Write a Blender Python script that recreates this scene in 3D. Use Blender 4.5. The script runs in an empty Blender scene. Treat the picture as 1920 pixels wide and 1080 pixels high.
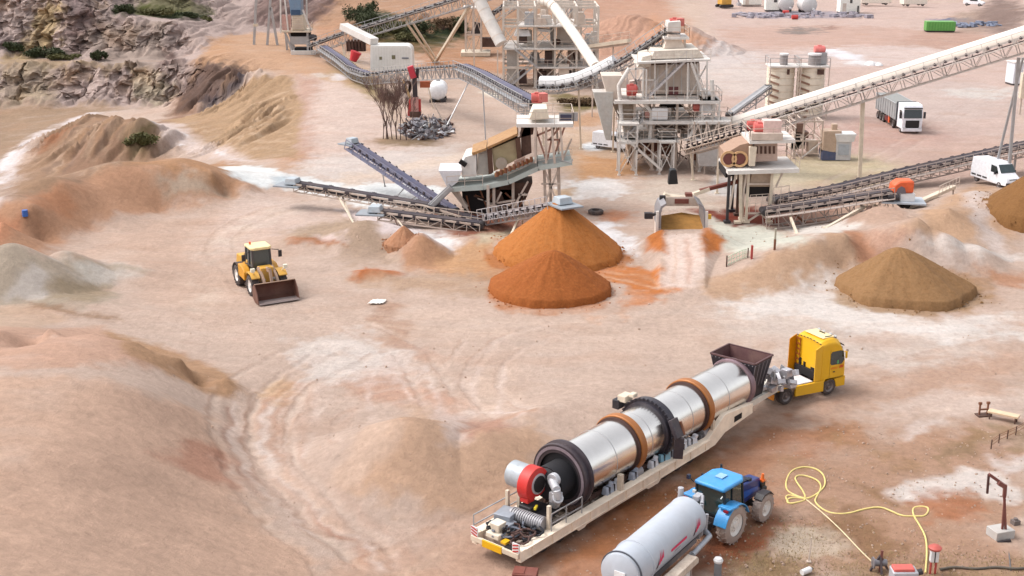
import bpy, bmesh, math, random
import numpy as np
from mathutils import Vector, Matrix

# ------------------------------------------------------------------ camera, sky, sun, exposure
scene = bpy.context.scene
COL = scene.collection
F, PITCH, H = 2400.0, math.radians(17.3), 29.0      # focal length in photo pixels, tilt down, height above the yard
cam_d = bpy.data.cameras.new("Camera")
cam = bpy.data.objects.new("Camera", cam_d)
COL.objects.link(cam)
cam.location = (0, 0, H)
cam.rotation_euler = (math.pi / 2 - PITCH, 0, 0)
cam_d.sensor_width = 36.0
cam_d.lens = 36.0 * F / 1920.0
cam_d.clip_start = 0.5
cam_d.clip_end = 8000
scene.camera = cam

world = bpy.data.worlds.new("World")
scene.world = world
world.use_nodes = True
SUN_EL, SUN_AZ = math.radians(54), math.radians(-80)   # azimuth measured from +Y towards +X
wn = world.node_tree
wn.nodes.clear()
w_out = wn.nodes.new("ShaderNodeOutputWorld")
w_bg = wn.nodes.new("ShaderNodeBackground")
w_hs = wn.nodes.new("ShaderNodeHueSaturation")
w_sky = wn.nodes.new("ShaderNodeTexSky")
w_sky.sky_type = 'NISHITA'
w_sky.sun_disc = False
w_sky.sun_elevation = SUN_EL
w_sky.sun_rotation = SUN_AZ
w_sky.altitude = 300
w_sky.air_density = 1.2
w_sky.dust_density = 5.0
w_sky.ozone_density = 1.0
w_hs.inputs['Saturation'].default_value = 0.22          # an overcast sky has little blue left
w_bg.inputs['Strength'].default_value = 0.15
wn.links.new(w_sky.outputs[0], w_hs.inputs['Color'])
wn.links.new(w_hs.outputs[0], w_bg.inputs[0])
wn.links.new(w_bg.outputs[0], w_out.inputs[0])

sun_d = bpy.data.lights.new("Sun", 'SUN')
sun = bpy.data.objects.new("Sun", sun_d)
COL.objects.link(sun)
sun_d.energy = 0.75
sun_d.angle = math.radians(28)
sun_d.color = (1.0, 0.965, 0.93)
sd = Vector((math.sin(SUN_AZ) * math.cos(SUN_EL), math.cos(SUN_AZ) * math.cos(SUN_EL), math.sin(SUN_EL)))
sun.rotation_euler = sd.to_track_quat('Z', 'Y').to_euler()

scene.view_settings.view_transform = 'Standard'
scene.view_settings.look = 'None'
scene.view_settings.exposure = 0.97
scene.view_settings.gamma = 1.0
scene.cycles.max_bounces = 6

random.seed(4)
R = math.radians

# ------------------------------------------------------------------ from a photo pixel to a place
def ray(u, v):
    x = (u - 960) / F
    y = (540 - v) / F
    return (x, math.cos(PITCH) + y * math.sin(PITCH), -math.sin(PITCH) + y * math.cos(PITCH))
def at(u, v, z=0.0):
    r = ray(u, v); t = (z - H) / r[2]
    return Vector((r[0] * t, r[1] * t, z))
def atY(u, v, Y):
    r = ray(u, v); t = Y / r[1]
    return Vector((r[0] * t, Y, H + r[2] * t))

# ------------------------------------------------------------------ noise
_rng = np.random.RandomState(7)
_perm = _rng.permutation(512)
_perm = np.concatenate([_perm, _perm])
_gr = _rng.rand(512) * 2 * np.pi
_gx, _gy = np.cos(_gr), np.sin(_gr)
def perlin(x, y):
    xi = np.floor(x).astype(np.int64); yi = np.floor(y).astype(np.int64)
    xf = x - xi; yf = y - yi
    u = xf * xf * xf * (xf * (xf * 6 - 15) + 10); w = yf * yf * yf * (yf * (yf * 6 - 15) + 10)
    def g(ix, iy, fx, fy):
        h = _perm[(_perm[ix & 511] + iy) & 511]
        return _gx[h] * fx + _gy[h] * fy
    a = g(xi, yi, xf, yf); b = g(xi + 1, yi, xf - 1, yf)
    c = g(xi, yi + 1, xf, yf - 1); d = g(xi + 1, yi + 1, xf - 1, yf - 1)
    return (a + u * (b - a)) * (1 - w) + (c + u * (d - c)) * w
def fbm(x, y, o=4, gain=0.5):
    s = 0; a = 1.0; f = 1.0
    for i in range(o):
        s = s + a * perlin(x * f + 17.3 * i, y * f - 9.1 * i); a *= gain; f *= 2.03
    return s * 1.4
def sstep(a, b, x):
    t = np.clip((x - a) / (b - a + 1e-9), 0, 1)
    return t * t * (3 - 2 * t)

# ------------------------------------------------------------------ shape of the land
CP = []
def cz(z, *pts):
    for (u, v) in pts: CP.append(at(u, v, z))
def c3(*pts):
    for (u, v, z) in pts: CP.append(at(u, v, z))
def cY(*pts):
    for (u, v, Y) in pts: CP.append(atY(u, v, Y))
# level yard
for v in (1120, 1040, 960, 880, 800, 740): 
    for u in range(1050 if v > 800 else 900, 2300, 220): CP.append(at(u, v, 0))
for v in (690, 640, 585, 530, 480, 440, 400, 360, 320, 280, 245, 210, 180, 150, 125):
    for u in range(560, 1330, 150): CP.append(at(u, v, 0))
for v in (690, 640, 600, 330, 290, 250, 210, 170, 130, 95, 65, 40, 15, 0):
    for u in range(1360, 1860, 160): CP.append(at(u, v, 0))
for v in (560, 330, 250, 170, 100):
    for u in (2000, 2250): CP.append(at(u, v, 0))
cz(0, (250, 590), (400, 640), (480, 600), (350, 560), (260, 520), (480, 540), (380, 480), (500, 460), (250, 450), (420, 420),
   (100, 500), (500, 395), (520, 690), (600, 740), (560, 800), (640, 690), (720, 720), (800, 720), (-120, 560), (-200, 480))
cz(0, (720, 1070), (700, 985), (650, 1010), (600, 975), (560, 920), (500, 900), (470, 850), (440, 800), (640, 860), (560, 860), (800, 1000), (860, 900), (700, 1120), (850, 1120))
# foreground heap on the left
c3((330, 860, 2.6), (200, 860, 4.3), (60, 850, 5.3), (-150, 850, 5), (0, 960, 5.2), (180, 960, 4.2), (340, 960, 2.2), (460, 985, .8),
   (0, 1080, 6.0), (220, 1080, 4.6), (400, 1080, 2.6), (540, 1085, .9), (-200, 1080, 7), (-200, 960, 6), (0, 1200, 6.6), (300, 1250, 4.5), (600, 1250, 1),
   (0, 735, 5.3), (110, 722, 5.2), (200, 716, 4.9), (270, 735, 4.2), (340, 765, 3.0), (395, 790, 1.5), (-150, 735, 5),
   (-150, 615, 4.1), (0, 618, 4.1), (90, 612, 4.2), (180, 622, 4.1), (260, 640, 3.7), (340, 668, 2.9), (420, 705, 1.6), (470, 735, .1),
   (60, 668, 2.5), (180, 672, 2.0), (280, 698, 1.4), (370, 735, .7), (-150, 670, 2.6),
   (40, 590, .7), (150, 592, .3))
# heaps along the edge of the pit
c3((-120, 430, 3), (0, 408, 3), (60, 386, 3), (120, 352, 3.2), (200, 320, 3.2), (300, 318, 3.1), (400, 324, 2.5), (465, 345, 1.1),
   (-120, 500, 0), (0, 472, 0), (80, 456, 0), (170, 432, 0), (300, 396, 0), (420, 372, 0), (490, 362, 0))
c3((-100, 395, -5), (20, 372, -6), (90, 345, -6), (160, 318, -6), (250, 300, -5.5), (340, 292, -5))
# gullied slope and the ramp beyond
c3((170, 218, -3), (215, 222, -1.2), (255, 228, -1.2), (285, 240, -3.2), (140, 250, -4.2), (230, 262, -3.4), (110, 285, -6), (70, 325, -6.5))
c3((0, 350, -7.5), (25, 305, -7.5), (60, 270, -7.5), (110, 238, -7.3), (170, 211, -7), (250, 206, -6.5), (-60, 400, -8), (-120, 330, -8), (-100, 270, -8))
c3((300, 236, -5), (350, 262, -4.2), (400, 286, -2.6), (440, 297, -1.4), (475, 305, -.5))
# spoil bank
c3((545, 142, .3), (566, 180, .3), (575, 225, .3), (570, 262, .3), (548, 296, .2), (520, 312, 0), (500, 165, -1.2), (470, 215, -2.4), (500, 250, -1), (430, 250, -4), (520, 200, -.4))
c3((440, 65, 1.6), (425, 100, 1.0), (440, 128, .4), (490, 135, .4), (500, 100, .8), (470, 75, 1.4), (400, 140, -1.6), (455, 165, -3.2), (400, 208, -5.5), (330, 215, -6.3), (370, 120, -.5), (380, 90, .8))
# rock faces
for u in (-160, -60, 40, 140, 240, 320): cY((u, 203, 222), (u, 194, 226), (u, 155, 228.5), (u, 119, 231), (u, 110, 238))
for u in (-160, -80, 0, 80, 150): cY((u, 98, 240), (u, 60, 243), (u, 20, 246), (u, -20, 249), (u, -50, 254))
for u in (240, 320): cY((u, 99, 240), (u, 66, 242.5), (u, 42, 245), (u, 26, 257), (u, 5, 260), (u, -25, 264), (u, -50, 270))
cY((362, 100, 240), (372, 60, 250), (390, 30, 262), (430, 48, 262), (500, 45, 266), (560, 52, 266), (430, 5, 275), (500, 0, 276), (560, 10, 276), (430, -30, 290), (560, -30, 290), (620, 40, 268), (640, 10, 280), (690, -25, 300))
cY((700, 75, 252), (700, 40, 262), (780, 70, 254), (780, 25, 266), (870, 70, 258), (870, 20, 272), (760, 96, 238), (700, 105, 232), (950, 60, 262), (950, 15, 280), (1030, 55, 272), (1030, 10, 300), (800, -15, 300), (950, -20, 330), (1080, 0, 340))
cY((1080, 60, 270), (1100, 25, 320), (1850, 75, 258), (1880, 45, 290), (1920, 20, 300), (1920, 60, 262), (1990, 0, 310), (1990, 60, 270), (1860, 15, 345))
# sand banks on the right
c3((1330, 522, 0), (1400, 498, 1.0), (1460, 476, 1.8), (1530, 450, 2.6), (1585, 436, 2.9), (1330, 560, 0), (1440, 552, 0), (1530, 540, 0), (1580, 500, .7), (1620, 470, 1.2), (1660, 500, .4),
   (1660, 445, 2.2), (1720, 420, 3.0), (1780, 388, 3.4), (1830, 356, 3.0), (1880, 346, .8), (1760, 440, 1.6), (1850, 425, 1.4), (1850, 470, .9), (1920, 480, .6),
   (1600, 560, 0), (1850, 560, 0), (1920, 530, 0), (1400, 460, 0), (1470, 440, 0), (1560, 412, .4), (1640, 405, .4), (1700, 380, .3), (1450, 400, 0), (1550, 370, 0), (1650, 345, 0), (1350, 440, 0), (1780, 345, 0))
for (x, y) in ((-500, -200), (0, -200), (500, -200), (-60, 20), (0, 10), (60, 20), (-300, 100), (300, 60), (350, 250)): CP.append(Vector((x, y, 0)))
for (x, y, z) in ((-300, 320, 40), (-120, 420, 45), (0, 480, 40), (150, 520, 30), (300, 480, 30), (-500, 200, 40), (-300, 650, 50), (300, 650, 50), (0, 700, 50)): CP.append(Vector((x, y, z)))
_P = np.array([tuple(p) for p in CP])
_d = np.sqrt(((_P[:, None, :2] - _P[None, :, :2]) ** 2).sum(2))
_n = len(_P)
_A = np.zeros((_n + 1, _n + 1)); _A[:_n, :_n] = _d + np.eye(_n) * -0.08; _A[:_n, _n] = 1; _A[_n, :_n] = 1
_W = np.linalg.solve(_A, np.append(_P[:, 2], 0))

# heaps of loose sand that belong to the ground: pixel of the centre, radius, height, sharpness
MOUNDS = []
def mound(u, v, r, h, sx=1.0, rot=0.0, p=1.25):
    c = at(u, v, 0); MOUNDS.append((c.x, c.y, r, h, sx, rot, p))
mound(765, 876, 5.9, 2.8)
mound(905, 872, 4.4, 2.0, 1.35, R(40))
mound(1010, 800, 3.6, .9, 2.2, R(45))
mound(650, 900, 3.6, 1.0, 1.5, R(-50))
mound(30, 548, 6.2, 3.7)
mound(125, 525, 4.6, 2.3)
mound(200, 510, 4.5, .9, 1.6, R(-15))
mound(150, 585, 5, .9, 2.0, R(-12))
mound(350, 356, 5.0, .8)
mound(232, 376, 5.0, .7)
mound(100, 412, 4.2, .8)
mound(20, 438, 4.2, .8)
mound(790, 478, 2.6, 1.9)
mound(690, 452, 4.2, 1.9, 1.3)
mound(580, 455, 3.2, .8, 1.6)
mound(690, 518, 1.7, .5, 2.0)
mound(910, 462, 3.5, .9, 1.6)
mound(1240, 466, 2.6, 1.7)
mound(1325, 464, 2.9, 1.8)
mound(1705, 497, 3.2, 1.2)
mound(1772, 500, 2.6, 1.1)
mound(1830, 502, 2.4, .9)
mound(1870, 440, 3, .6, 2)
mound(1265, 95, 9, 5.5, 1.3)
mound(1140, 92, 10, 3.5, 1.5)
mound(1180, 70, 12, 4.5)
mound(1640, 448, 3.6, 1.0)

RA, RB = at(1280, 545, 0), atY(1279, 436, 104.3)      # earth ramp up to the loading hopper
def height(x, y):
    x = np.asarray(x, float); y = np.asarray(y, float)
    sh = x.shape; x = x.ravel(); y = y.ravel()
    z = np.empty_like(x)
    for i in range(0, len(x), 20000):
        xx = x[i:i + 20000, None]; yy = y[i:i + 20000, None]
        z[i:i + 20000] = np.sqrt((xx - _P[:, 0]) ** 2 + (yy - _P[:, 1]) ** 2) @ _W[:_n] + _W[_n]
    far = sstep(420, 700, np.hypot(x, y)); z = z * (1 - far) + 12 * far
    M = np.zeros_like(z)
    for (cx, cy, r, h, sx, rot, p) in MOUNDS:
        dx, dy = x - cx, y - cy
        a = (dx * math.cos(rot) + dy * math.sin(rot)) / sx; b = -dx * math.sin(rot) + dy * math.cos(rot)
        m = (np.abs(dx) < r * sx * 1.3) & (np.abs(dy) < r * sx * 1.3)
        if not m.any(): continue
        wob = 1 + .10 * perlin(dx[m] / r * 1.7 + cx, dy[m] / r * 1.7 + cy)
        d = np.sqrt((a[m] ** 2 + b[m] ** 2) + .03 * r * r) / r * wob
        M[m] = np.maximum(M[m], h * np.clip(1.17 - d, 0, 1) ** p)
    k = np.clip((y - RA.y) / (RB.y - RA.y), 0, 1.12); sx_ = np.abs(x - RA.x - (RB.x - RA.x) * k)
    on = (y > RA.y) & (y < RB.y + 1.2) & (sx_ < 5)
    M = np.maximum(M, np.where(on, np.minimum(1.55 * k ** 1.15, 1.5) - np.maximum(0, sx_ - 1.75) * .75, 0))
    z = z + np.maximum(M, 0)
    return z.reshape(sh)

def hz(x, y): return float(height(np.array([x]), np.array([y]))[0])
def hit(u, v):
    """where the ray through a photo pixel meets the land"""
    r = ray(u, v)
    t = np.linspace(38, 420, 1500) / r[1]
    xs, ys, zs = r[0] * t, r[1] * t, H + r[2] * t
    g = zs - height(xs, ys)
    i = int(np.argmax(g < 0)) if (g < 0).any() else len(t) - 1
    return Vector((xs[i], ys[i], zs[i]))
def gp(u, v):
    p = hit(u, v); return Vector((p.x, p.y, hz(p.x, p.y)))

# ------------------------------------------------------------------ colours of the ground
KALB = 0.58                                    # a bright exposure: surfaces are darker than they look in the picture
def lin(c):
    c = np.asarray(c, float) / 255.0
    return np.where(c <= .04045, c / 12.92, ((c + .055) / 1.055) ** 2.4)
def alb(*c): return tuple(float(q) for q in lin(c) * KALB)

PATCH = []
def vivid(c):
    """keep the soils of the yard apart from one another"""
    b = np.array((212, 182, 163)); return tuple(np.clip(b + (np.array(c) - b) * 1.1, 20, 250))
def patch(col, pts, soft=1.0, op=1.0, warp=1.0):
    w = [hit(u, v) for (u, v) in pts]
    PATCH.append(('p', np.array([(p.x, p.y) for p in w]), np.array(alb(*vivid(col))), soft * .8, min(1, op * 1.15), warp * .8))
def stroke(col, pts, wid, soft=.3, op=.8, warp=.4, rut=0.0):
    w = [hit(u, v) for (u, v) in pts]
    q = np.array([(p.x, p.y) for p in w])
    for _ in range(2):                          # round the bends
        a = q[:-1] * .75 + q[1:] * .25; b = q[:-1] * .25 + q[1:] * .75
        q = np.vstack([q[:1], np.stack([a, b], 1).reshape(-1, 2), q[-1:]])
    PATCH.append(('s', q, np.array(alb(*vivid(col))), wid, soft, min(1, op * 1.15), warp * .7, rut))
def blob(col, u, v, ru, rv, soft=1.0, op=1.0, warp=1.0, rot=0):
    pts = []
    for i in range(14):
        a = i / 14 * 2 * math.pi
        x, y = ru * math.cos(a), rv * math.sin(a)
        pts.append((u + x * math.cos(rot) - y * math.sin(rot), v + x * math.sin(rot) + y * math.cos(rot)))
    patch(col, pts, soft, op, warp)

# far yard
patch((214, 186, 174), [(1330, -5), (1930, -5), (1930, 260), (1330, 300)], 5, .8, 3)
blob((222, 208, 202), 1330, 110, 110, 40, 6, .7, 4)
blob((224, 206, 196), 1390, 150, 90, 30, 4, .7, 4)
blob((206, 168, 150), 1530, 70, 260, 22, 4, .55, 5)
blob((226, 206, 198), 1640, 105, 170, 20, 4, .5, 5)
blob((196, 158, 140), 1790, 75, 90, 18, 4, .7, 4)
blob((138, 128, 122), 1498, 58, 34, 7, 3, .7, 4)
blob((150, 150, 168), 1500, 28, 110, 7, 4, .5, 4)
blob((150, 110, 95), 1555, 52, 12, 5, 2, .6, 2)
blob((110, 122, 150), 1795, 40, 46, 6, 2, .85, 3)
blob((176, 150, 132), 1830, 40, 50, 22, 5, .7, 4)
blob((238, 232, 234), 1580, 103, 38, 8, 2, .9, 2, R(12))
blob((238, 232, 230), 1615, 118, 28, 4, 2, .8, 2)
blob((206, 172, 158), 1700, 300, 260, 50, 5, .6, 3)
blob((212, 190, 180), 1780, 190, 120, 40, 5, .6, 3)
blob((224, 214, 206), 1850, 175, 80, 10, 3, .6, 3)
blob((200, 160, 145), 1640, 250, 130, 25, 4, .5, 3)
blob((218, 198, 166), 1560, 320, 130, 30, 4, .85, 2)
blob((222, 204, 176), 1450, 330, 80, 24, 3, .7, 2)
blob((150, 126, 116), 1880, 30, 46, 34, 4, .9, 3)
# hill and bank at the top
patch((188, 146, 116), [(560, 0), (640, -10), (860, -10), (1000, 0), (1080, 60), (1080, 110), (860, 110), (700, 100), (600, 80)], 4, .8, 3)
patch((204, 160, 136), [(1080, -10), (1250, -10), (1290, 40), (1240, 110), (1080, 115)], 4, .85, 3)
patch((218, 164, 130), [(1225, 25), (1290, 60), (1325, 75), (1310, 100), (1240, 110), (1215, 70)], 3, .8, 2)
patch((188, 142, 110), [(700, 60), (820, 86), (940, 100), (900, 122), (760, 108), (690, 92)], 3, .7, 3)
patch((66, 72, 40), [(655, 22), (700, 18), (790, 60), (870, 50), (880, 72), (800, 82), (700, 75), (652, 45)], 2, .92, 3)
patch((96, 84, 46), [(700, 55), (860, 78), (800, 100), (690, 82)], 3, .7, 3)
patch((202, 152, 120), [(560, 66), (640, 40), (700, 84), (640, 120), (560, 100)], 3, .5, 3)
patch((208, 166, 134), [(420, 60), (560, 50), (600, 110), (720, 150), (640, 160), (540, 140), (430, 130), (385, 100)], 3, .8, 2)
patch((202, 158, 124), [(395, 62), (440, 58), (430, 120), (370, 150), (350, 200), (345, 130)], 3, .8, 2)
patch((206, 176, 138), [(640, 100), (700, 140), (720, 170), (690, 190), (620, 145)], 3, .7, 2)
patch((150, 130, 84), [(650, 130), (720, 165), (740, 240), (720, 250), (700, 190)], 2, .6, 2)
blob((240, 226, 222), 635, 145, 14, 6, 1, .9, 1)
blob((224, 210, 200), 600, 142, 18, 4, 1, .6, 1)
patch((224, 198, 184), [(560, 140), (640, 155), (720, 200), (780, 300), (600, 330), (552, 290), (572, 225)], 1.2, .9, 1)
patch((198, 158, 138), [(555, 140), (600, 150), (580, 215), (590, 300), (540, 310), (552, 230)], 2, .7, 2)
patch((200, 150, 110), [(530, 285), (570, 290), (560, 330), (520, 320)], 2, .6, 2)
# rock faces
ROCKC = (200, 176, 166)
patch(ROCKC, [(-80, -20), (640, -20), (560, 56), (440, 64), (380, 95), (345, 190), (300, 200), (0, 205), (-80, 205)], 2, 1.0, 2)
patch((140, 112, 104), [(480, -10), (640, -10), (600, 40), (560, 54), (470, 48)], 2, .7, 2)
patch((200, 172, 134), [(70, 5), (115, 5), (118, 70), (60, 108), (-10, 120), (40, 85), (62, 45)], 1.5, .85, 3)
patch((120, 92, 86), [(130, 10), (170, 0), (185, 40), (140, 108), (128, 60)], 2, .7, 3)
patch((196, 166, 142), [(195, 10), (212, 0), (180, 36)], 1, .8, 2)
patch((178, 150, 116), [(0, 110), (80, 108), (190, 122), (280, 130), (260, 140), (100, 135), (0, 130)], 2, .7, 2)
patch((66, 72, 40), [(215, 18), (260, 15), (300, 22), (390, 30), (395, 42), (330, 40), (280, 30), (220, 30)], 1.5, .85, 2)
patch((110, 108, 62), [(250, 5), (390, 10), (395, 30), (240, 30)], 2, .7, 2)
patch((44, 50, 34), [(5, 96), (45, 80), (50, 86), (10, 104)], 1, .9, 1)
patch((52, 60, 34), [(55, 102), (130, 100), (130, 112), (60, 108)], 1, .9, 1)
patch((190, 168, 136), [(0, 135), (90, 125), (100, 195), (0, 200)], 2, .6, 2)
patch((172, 152, 136), [(150, 60), (330, 45), (300, 130), (200, 130)], 2, .5, 2)
patch((204, 186, 152), [(240, 140), (300, 140), (330, 190), (270, 195)], 2, .5, 2)
patch((120, 88, 80), [(304, 95), (322, 92), (322, 125), (306, 128)], 1.5, .6, 2)
patch((150, 110, 84), [(330, 180), (380, 205), (330, 225), (270, 232)], 2, .7, 2)
patch((118, 92, 80), [(345, 150), (420, 125), (460, 130), (458, 150), (400, 205), (330, 212)], 2, .85, 2)
patch((84, 76, 82), [(455, 138), (462, 150), (420, 195), (385, 208), (392, 185), (430, 160)], 1.5, .8, 2)
# pit, road, gullied slope
patch((174, 144, 118), [(-60, 200), (180, 196), (260, 205), (170, 212), (60, 262), (0, 330), (-60, 380)], 3, .8, 2)
patch((172, 138, 112), [(150, 214), (290, 232), (360, 300), (100, 390), (-20, 420), (20, 330), (70, 270)], 3, .9, 2)
patch((170, 112, 80), [(75, 270), (140, 240), (110, 275), (70, 290)], 2, .6, 2)
patch((100, 90, 50), [(240, 262), (285, 238), (290, 255), (270, 290), (235, 292)], 2, .75, 2)
patch((166, 128, 106), [(110, 290), (230, 250), (180, 330), (130, 345)], 2, .5, 2)
stroke((236, 222, 218), [(-20, 400), (0, 355), (8, 305), (35, 285), (70, 258), (120, 232), (180, 212), (240, 206)], 3.4, 1.0, .85, 1.0)
stroke((246, 236, 234), [(0, 345), (10, 302), (35, 280), (50, 268)], .7, .4, .8, 1)
patch((226, 204, 194), [(272, 232), (310, 232), (360, 262), (420, 290), (480, 305), (440, 306), (360, 285), (320, 268)], 1.5, .85, 2)
stroke((250, 240, 240), [(282, 237), (320, 245), (340, 262), (335, 272)], .8, .4, .8, 1)
stroke((250, 240, 240), [(350, 252), (366, 260), (360, 268)], .8, .4, .7, 1)
stroke((248, 236, 236), [(400, 284), (430, 295), (462, 302)], .6, .4, .8, 1)
patch((190, 156, 124), [(300, 226), (460, 160), (545, 142), (568, 200), (556, 296), (480, 300), (380, 262)], .8, 1, .8)
for i in range(14):
    a = i / 13
    stroke(((150, 122, 106) if i % 3 == 0 else (204, 172, 146) if i % 3 == 1 else (176, 138, 108)), [(172 + 106 * a, 220 + 16 * a), (130 + 120 * a, 265 + 14 * a), (84 + 130 * a, 330 - 6 * a)], .8, .6, .6, 1.6)
for i in range(16):                              # runs of washed grit down the bank
    a = i / 15; b = a * .95
    stroke(((216, 186, 158) if i % 2 else (176, 142, 112)), [(540 + 12 * a, 165 + 118 * a), (470 - 20 * a, 200 + 80 * a), (345 + 125 * a, 240 + 58 * a)], .7, .5, .65, 1.2)
# heaps along the pit
patch((200, 154, 124), [(-80, 410), (40, 375), (130, 340), (200, 312), (310, 312), (420, 322), (500, 350), (420, 376), (250, 400), (150, 436), (0, 474), (-80, 480)], 1.4, .9, 1.2)
patch((202, 146, 112), [(44, 378), (110, 360), (160, 362), (130, 388), (60, 390)], 1, .8, 1.5)
patch((200, 144, 112), [(-20, 405), (40, 412), (48, 420), (0, 458), (-40, 460)], 1, .85, 1)
patch((204, 178, 156), [(296, 322), (400, 322), (440, 366), (330, 378), (300, 356)], 1.5, .85, 1.5)
patch((206, 160, 130), [(150, 350), (290, 322), (300, 370), (200, 400), (150, 400)], 2, .6, 1.5)
patch((194, 148, 112), [(240, 306), (420, 300), (470, 318), (400, 326), (300, 312)], 1.5, .8, 1.5)
patch((198, 152, 118), [(400, 326), (470, 330), (500, 352), (450, 368), (430, 350)], 1.5, .7, 1.5)
patch((250, 244, 240), [(410, 312), (470, 310), (540, 325), (640, 345), (760, 345), (830, 350), (820, 375), (700, 392), (640, 378), (540, 352), (470, 345), (430, 330)], .9, 1, 1.2)
patch((250, 244, 240), [(540, 326), (640, 343), (760, 345), (840, 352), (826, 374), (760, 378), (700, 386), (640, 376), (560, 354)], .6, .9, 1)
patch((206, 216, 222), [(505, 330), (560, 330), (570, 352), (515, 354)], .8, .7, 1)
# mid yard
patch((212, 180, 160), [(60, 480), (200, 430), (420, 385), (560, 400), (560, 470), (420, 600), (300, 590), (200, 480)], 4, .8, 2)
patch((226, 200, 186), [(480, 360), (640, 380), (600, 430), (480, 450), (400, 480), (400, 420)], 3, .75, 2)
stroke((232, 210, 192), [(640, 375), (520, 400), (440, 440), (400, 500), (400, 580)], 2.2, 2, .5, 2)
stroke((222, 190, 172), [(600, 400), (500, 430), (440, 480), (420, 560), (480, 640)], 1.5, 1, .4, 2)
patch((186, 158, 132), [(540, 430), (660, 415), (720, 440), (720, 470), (620, 465), (540, 455)], 1.5, .7, 1.5)
patch((190, 128, 92), [(542, 447), (600, 448), (660, 460), (600, 462), (545, 458)], .6, .8, .8)
patch((238, 214, 206), [(590, 440), (650, 440), (660, 455), (610, 454)], .6, .7, .8)
patch((190, 162, 140), [(640, 430), (740, 440), (740, 490), (650, 500)], 1.5, .7, 1.5)
patch((196, 118, 70), [(655, 520), (690, 502), (760, 514), (720, 530), (680, 530)], .6, .85, .8)
patch((198, 150, 116), [(750, 450), (800, 440), (850, 480), (920, 490), (900, 520), (760, 510)], 1.2, .8, 1.2)
patch((200, 152, 122), [(752, 455), (788, 440), (778, 480), (750, 490)], .6, .6, .8)
patch((214, 168, 128), [(830, 470), (930, 440), (940, 490), (900, 520), (820, 510)], 1.5, .8, 1.5)
patch((196, 162, 134), [(660, 520), (930, 510), (960, 560), (800, 545), (700, 540)], 2, .7, 1.5)
patch((246, 226, 220), [(640, 390), (720, 405), (760, 420), (840, 450), (850, 470), (790, 445), (720, 425), (660, 410)], .8, .85, 1)
patch((246, 238, 234), [(770, 430), (830, 436), (850, 470), (800, 440)], .8, .7, 1)
patch((150, 84, 58), [(800, 400), (960, 390), (1000, 440), (900, 450), (830, 440)], 1.5, .75, 1.5)
patch((214, 196, 168), [(880, 440), (960, 430), (950, 450), (900, 462)], .8, .7, 1)
patch((226, 212, 204), [(560, 300), (860, 270), (860, 320), (700, 345), (560, 330)], 3, .6, 2)
patch((232, 208, 190), [(620, 335), (880, 285), (870, 300), (640, 352)], 1.5, .8, 1.5)
blob((150, 122, 86), 760, 266, 70, 10, 2, .7, 2)
blob((140, 110, 90), 800, 250, 50, 14, 2, .7, 2)
blob((248, 236, 218), 920, 177, 20, 5, 1, .95, 1, R(12))
patch((196, 140, 100), [(800, 110), (1000, 118), (1000, 150), (880, 130), (780, 128)], 2, .7, 2)
patch((128, 112, 60), [(1030, 175), (1110, 180), (1120, 205), (1060, 215)], 2, .75, 2)
patch((206, 160, 122), [(1060, 215), (1140, 215), (1140, 235), (1060, 240)], 2, .7, 2)
patch((214, 180, 150), [(1060, 240), (1180, 260), (1200, 320), (1080, 340), (1040, 300)], 2, .7, 2)
patch((210, 158, 112), [(1080, 290), (1200, 300), (1210, 330), (1090, 335)], 1.5, .7, 1.5)
blob((250, 246, 242), 1110, 275, 22, 8, 1, .9, 1)
patch((244, 234, 228), [(1050, 340), (1160, 336), (1190, 356), (1140, 372), (1060, 370)], 1.5, .9, 2)
patch((196, 158, 116), [(1040, 355), (1080, 352), (1078, 366), (1045, 370)], .8, .7, 1)
patch((244, 236, 234), [(1090, 415), (1150, 418), (1180, 450), (1200, 475), (1160, 470), (1120, 440)], 1, .9, 1.5)
patch((214, 130, 72), [(1110, 395), (1200, 400), (1180, 420), (1120, 412)], 1.5, .6, 1.5)
patch((228, 222, 206), [(1320, 400), (1400, 410), (1460, 440), (1520, 460), (1420, 470), (1340, 450)], 1.2, .9, 1.5)
patch((140, 62, 40), [(1300, 395), (1400, 385), (1470, 410), (1460, 425), (1360, 420)], 1, .85, 1.2)
patch((166, 96, 72), [(1430, 385), (1560, 380), (1600, 410), (1480, 425)], 1.5, .7, 1.5)
patch((220, 200, 184), [(1200, 330), (1340, 340), (1350, 395), (1240, 390), (1180, 370)], 2, .8, 2)
patch((240, 232, 226), [(1340, 330), (1400, 345), (1380, 370), (1330, 362)], 1.2, .7, 1.2)
patch((238, 226, 216), [(1470, 425), (1560, 418), (1620, 425), (1540, 440)], 1, .8, 1.2)
patch((196, 160, 138), [(1460, 380), (1700, 370), (1690, 420), (1600, 415), (1480, 400)], 2, .6, 2)
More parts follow.
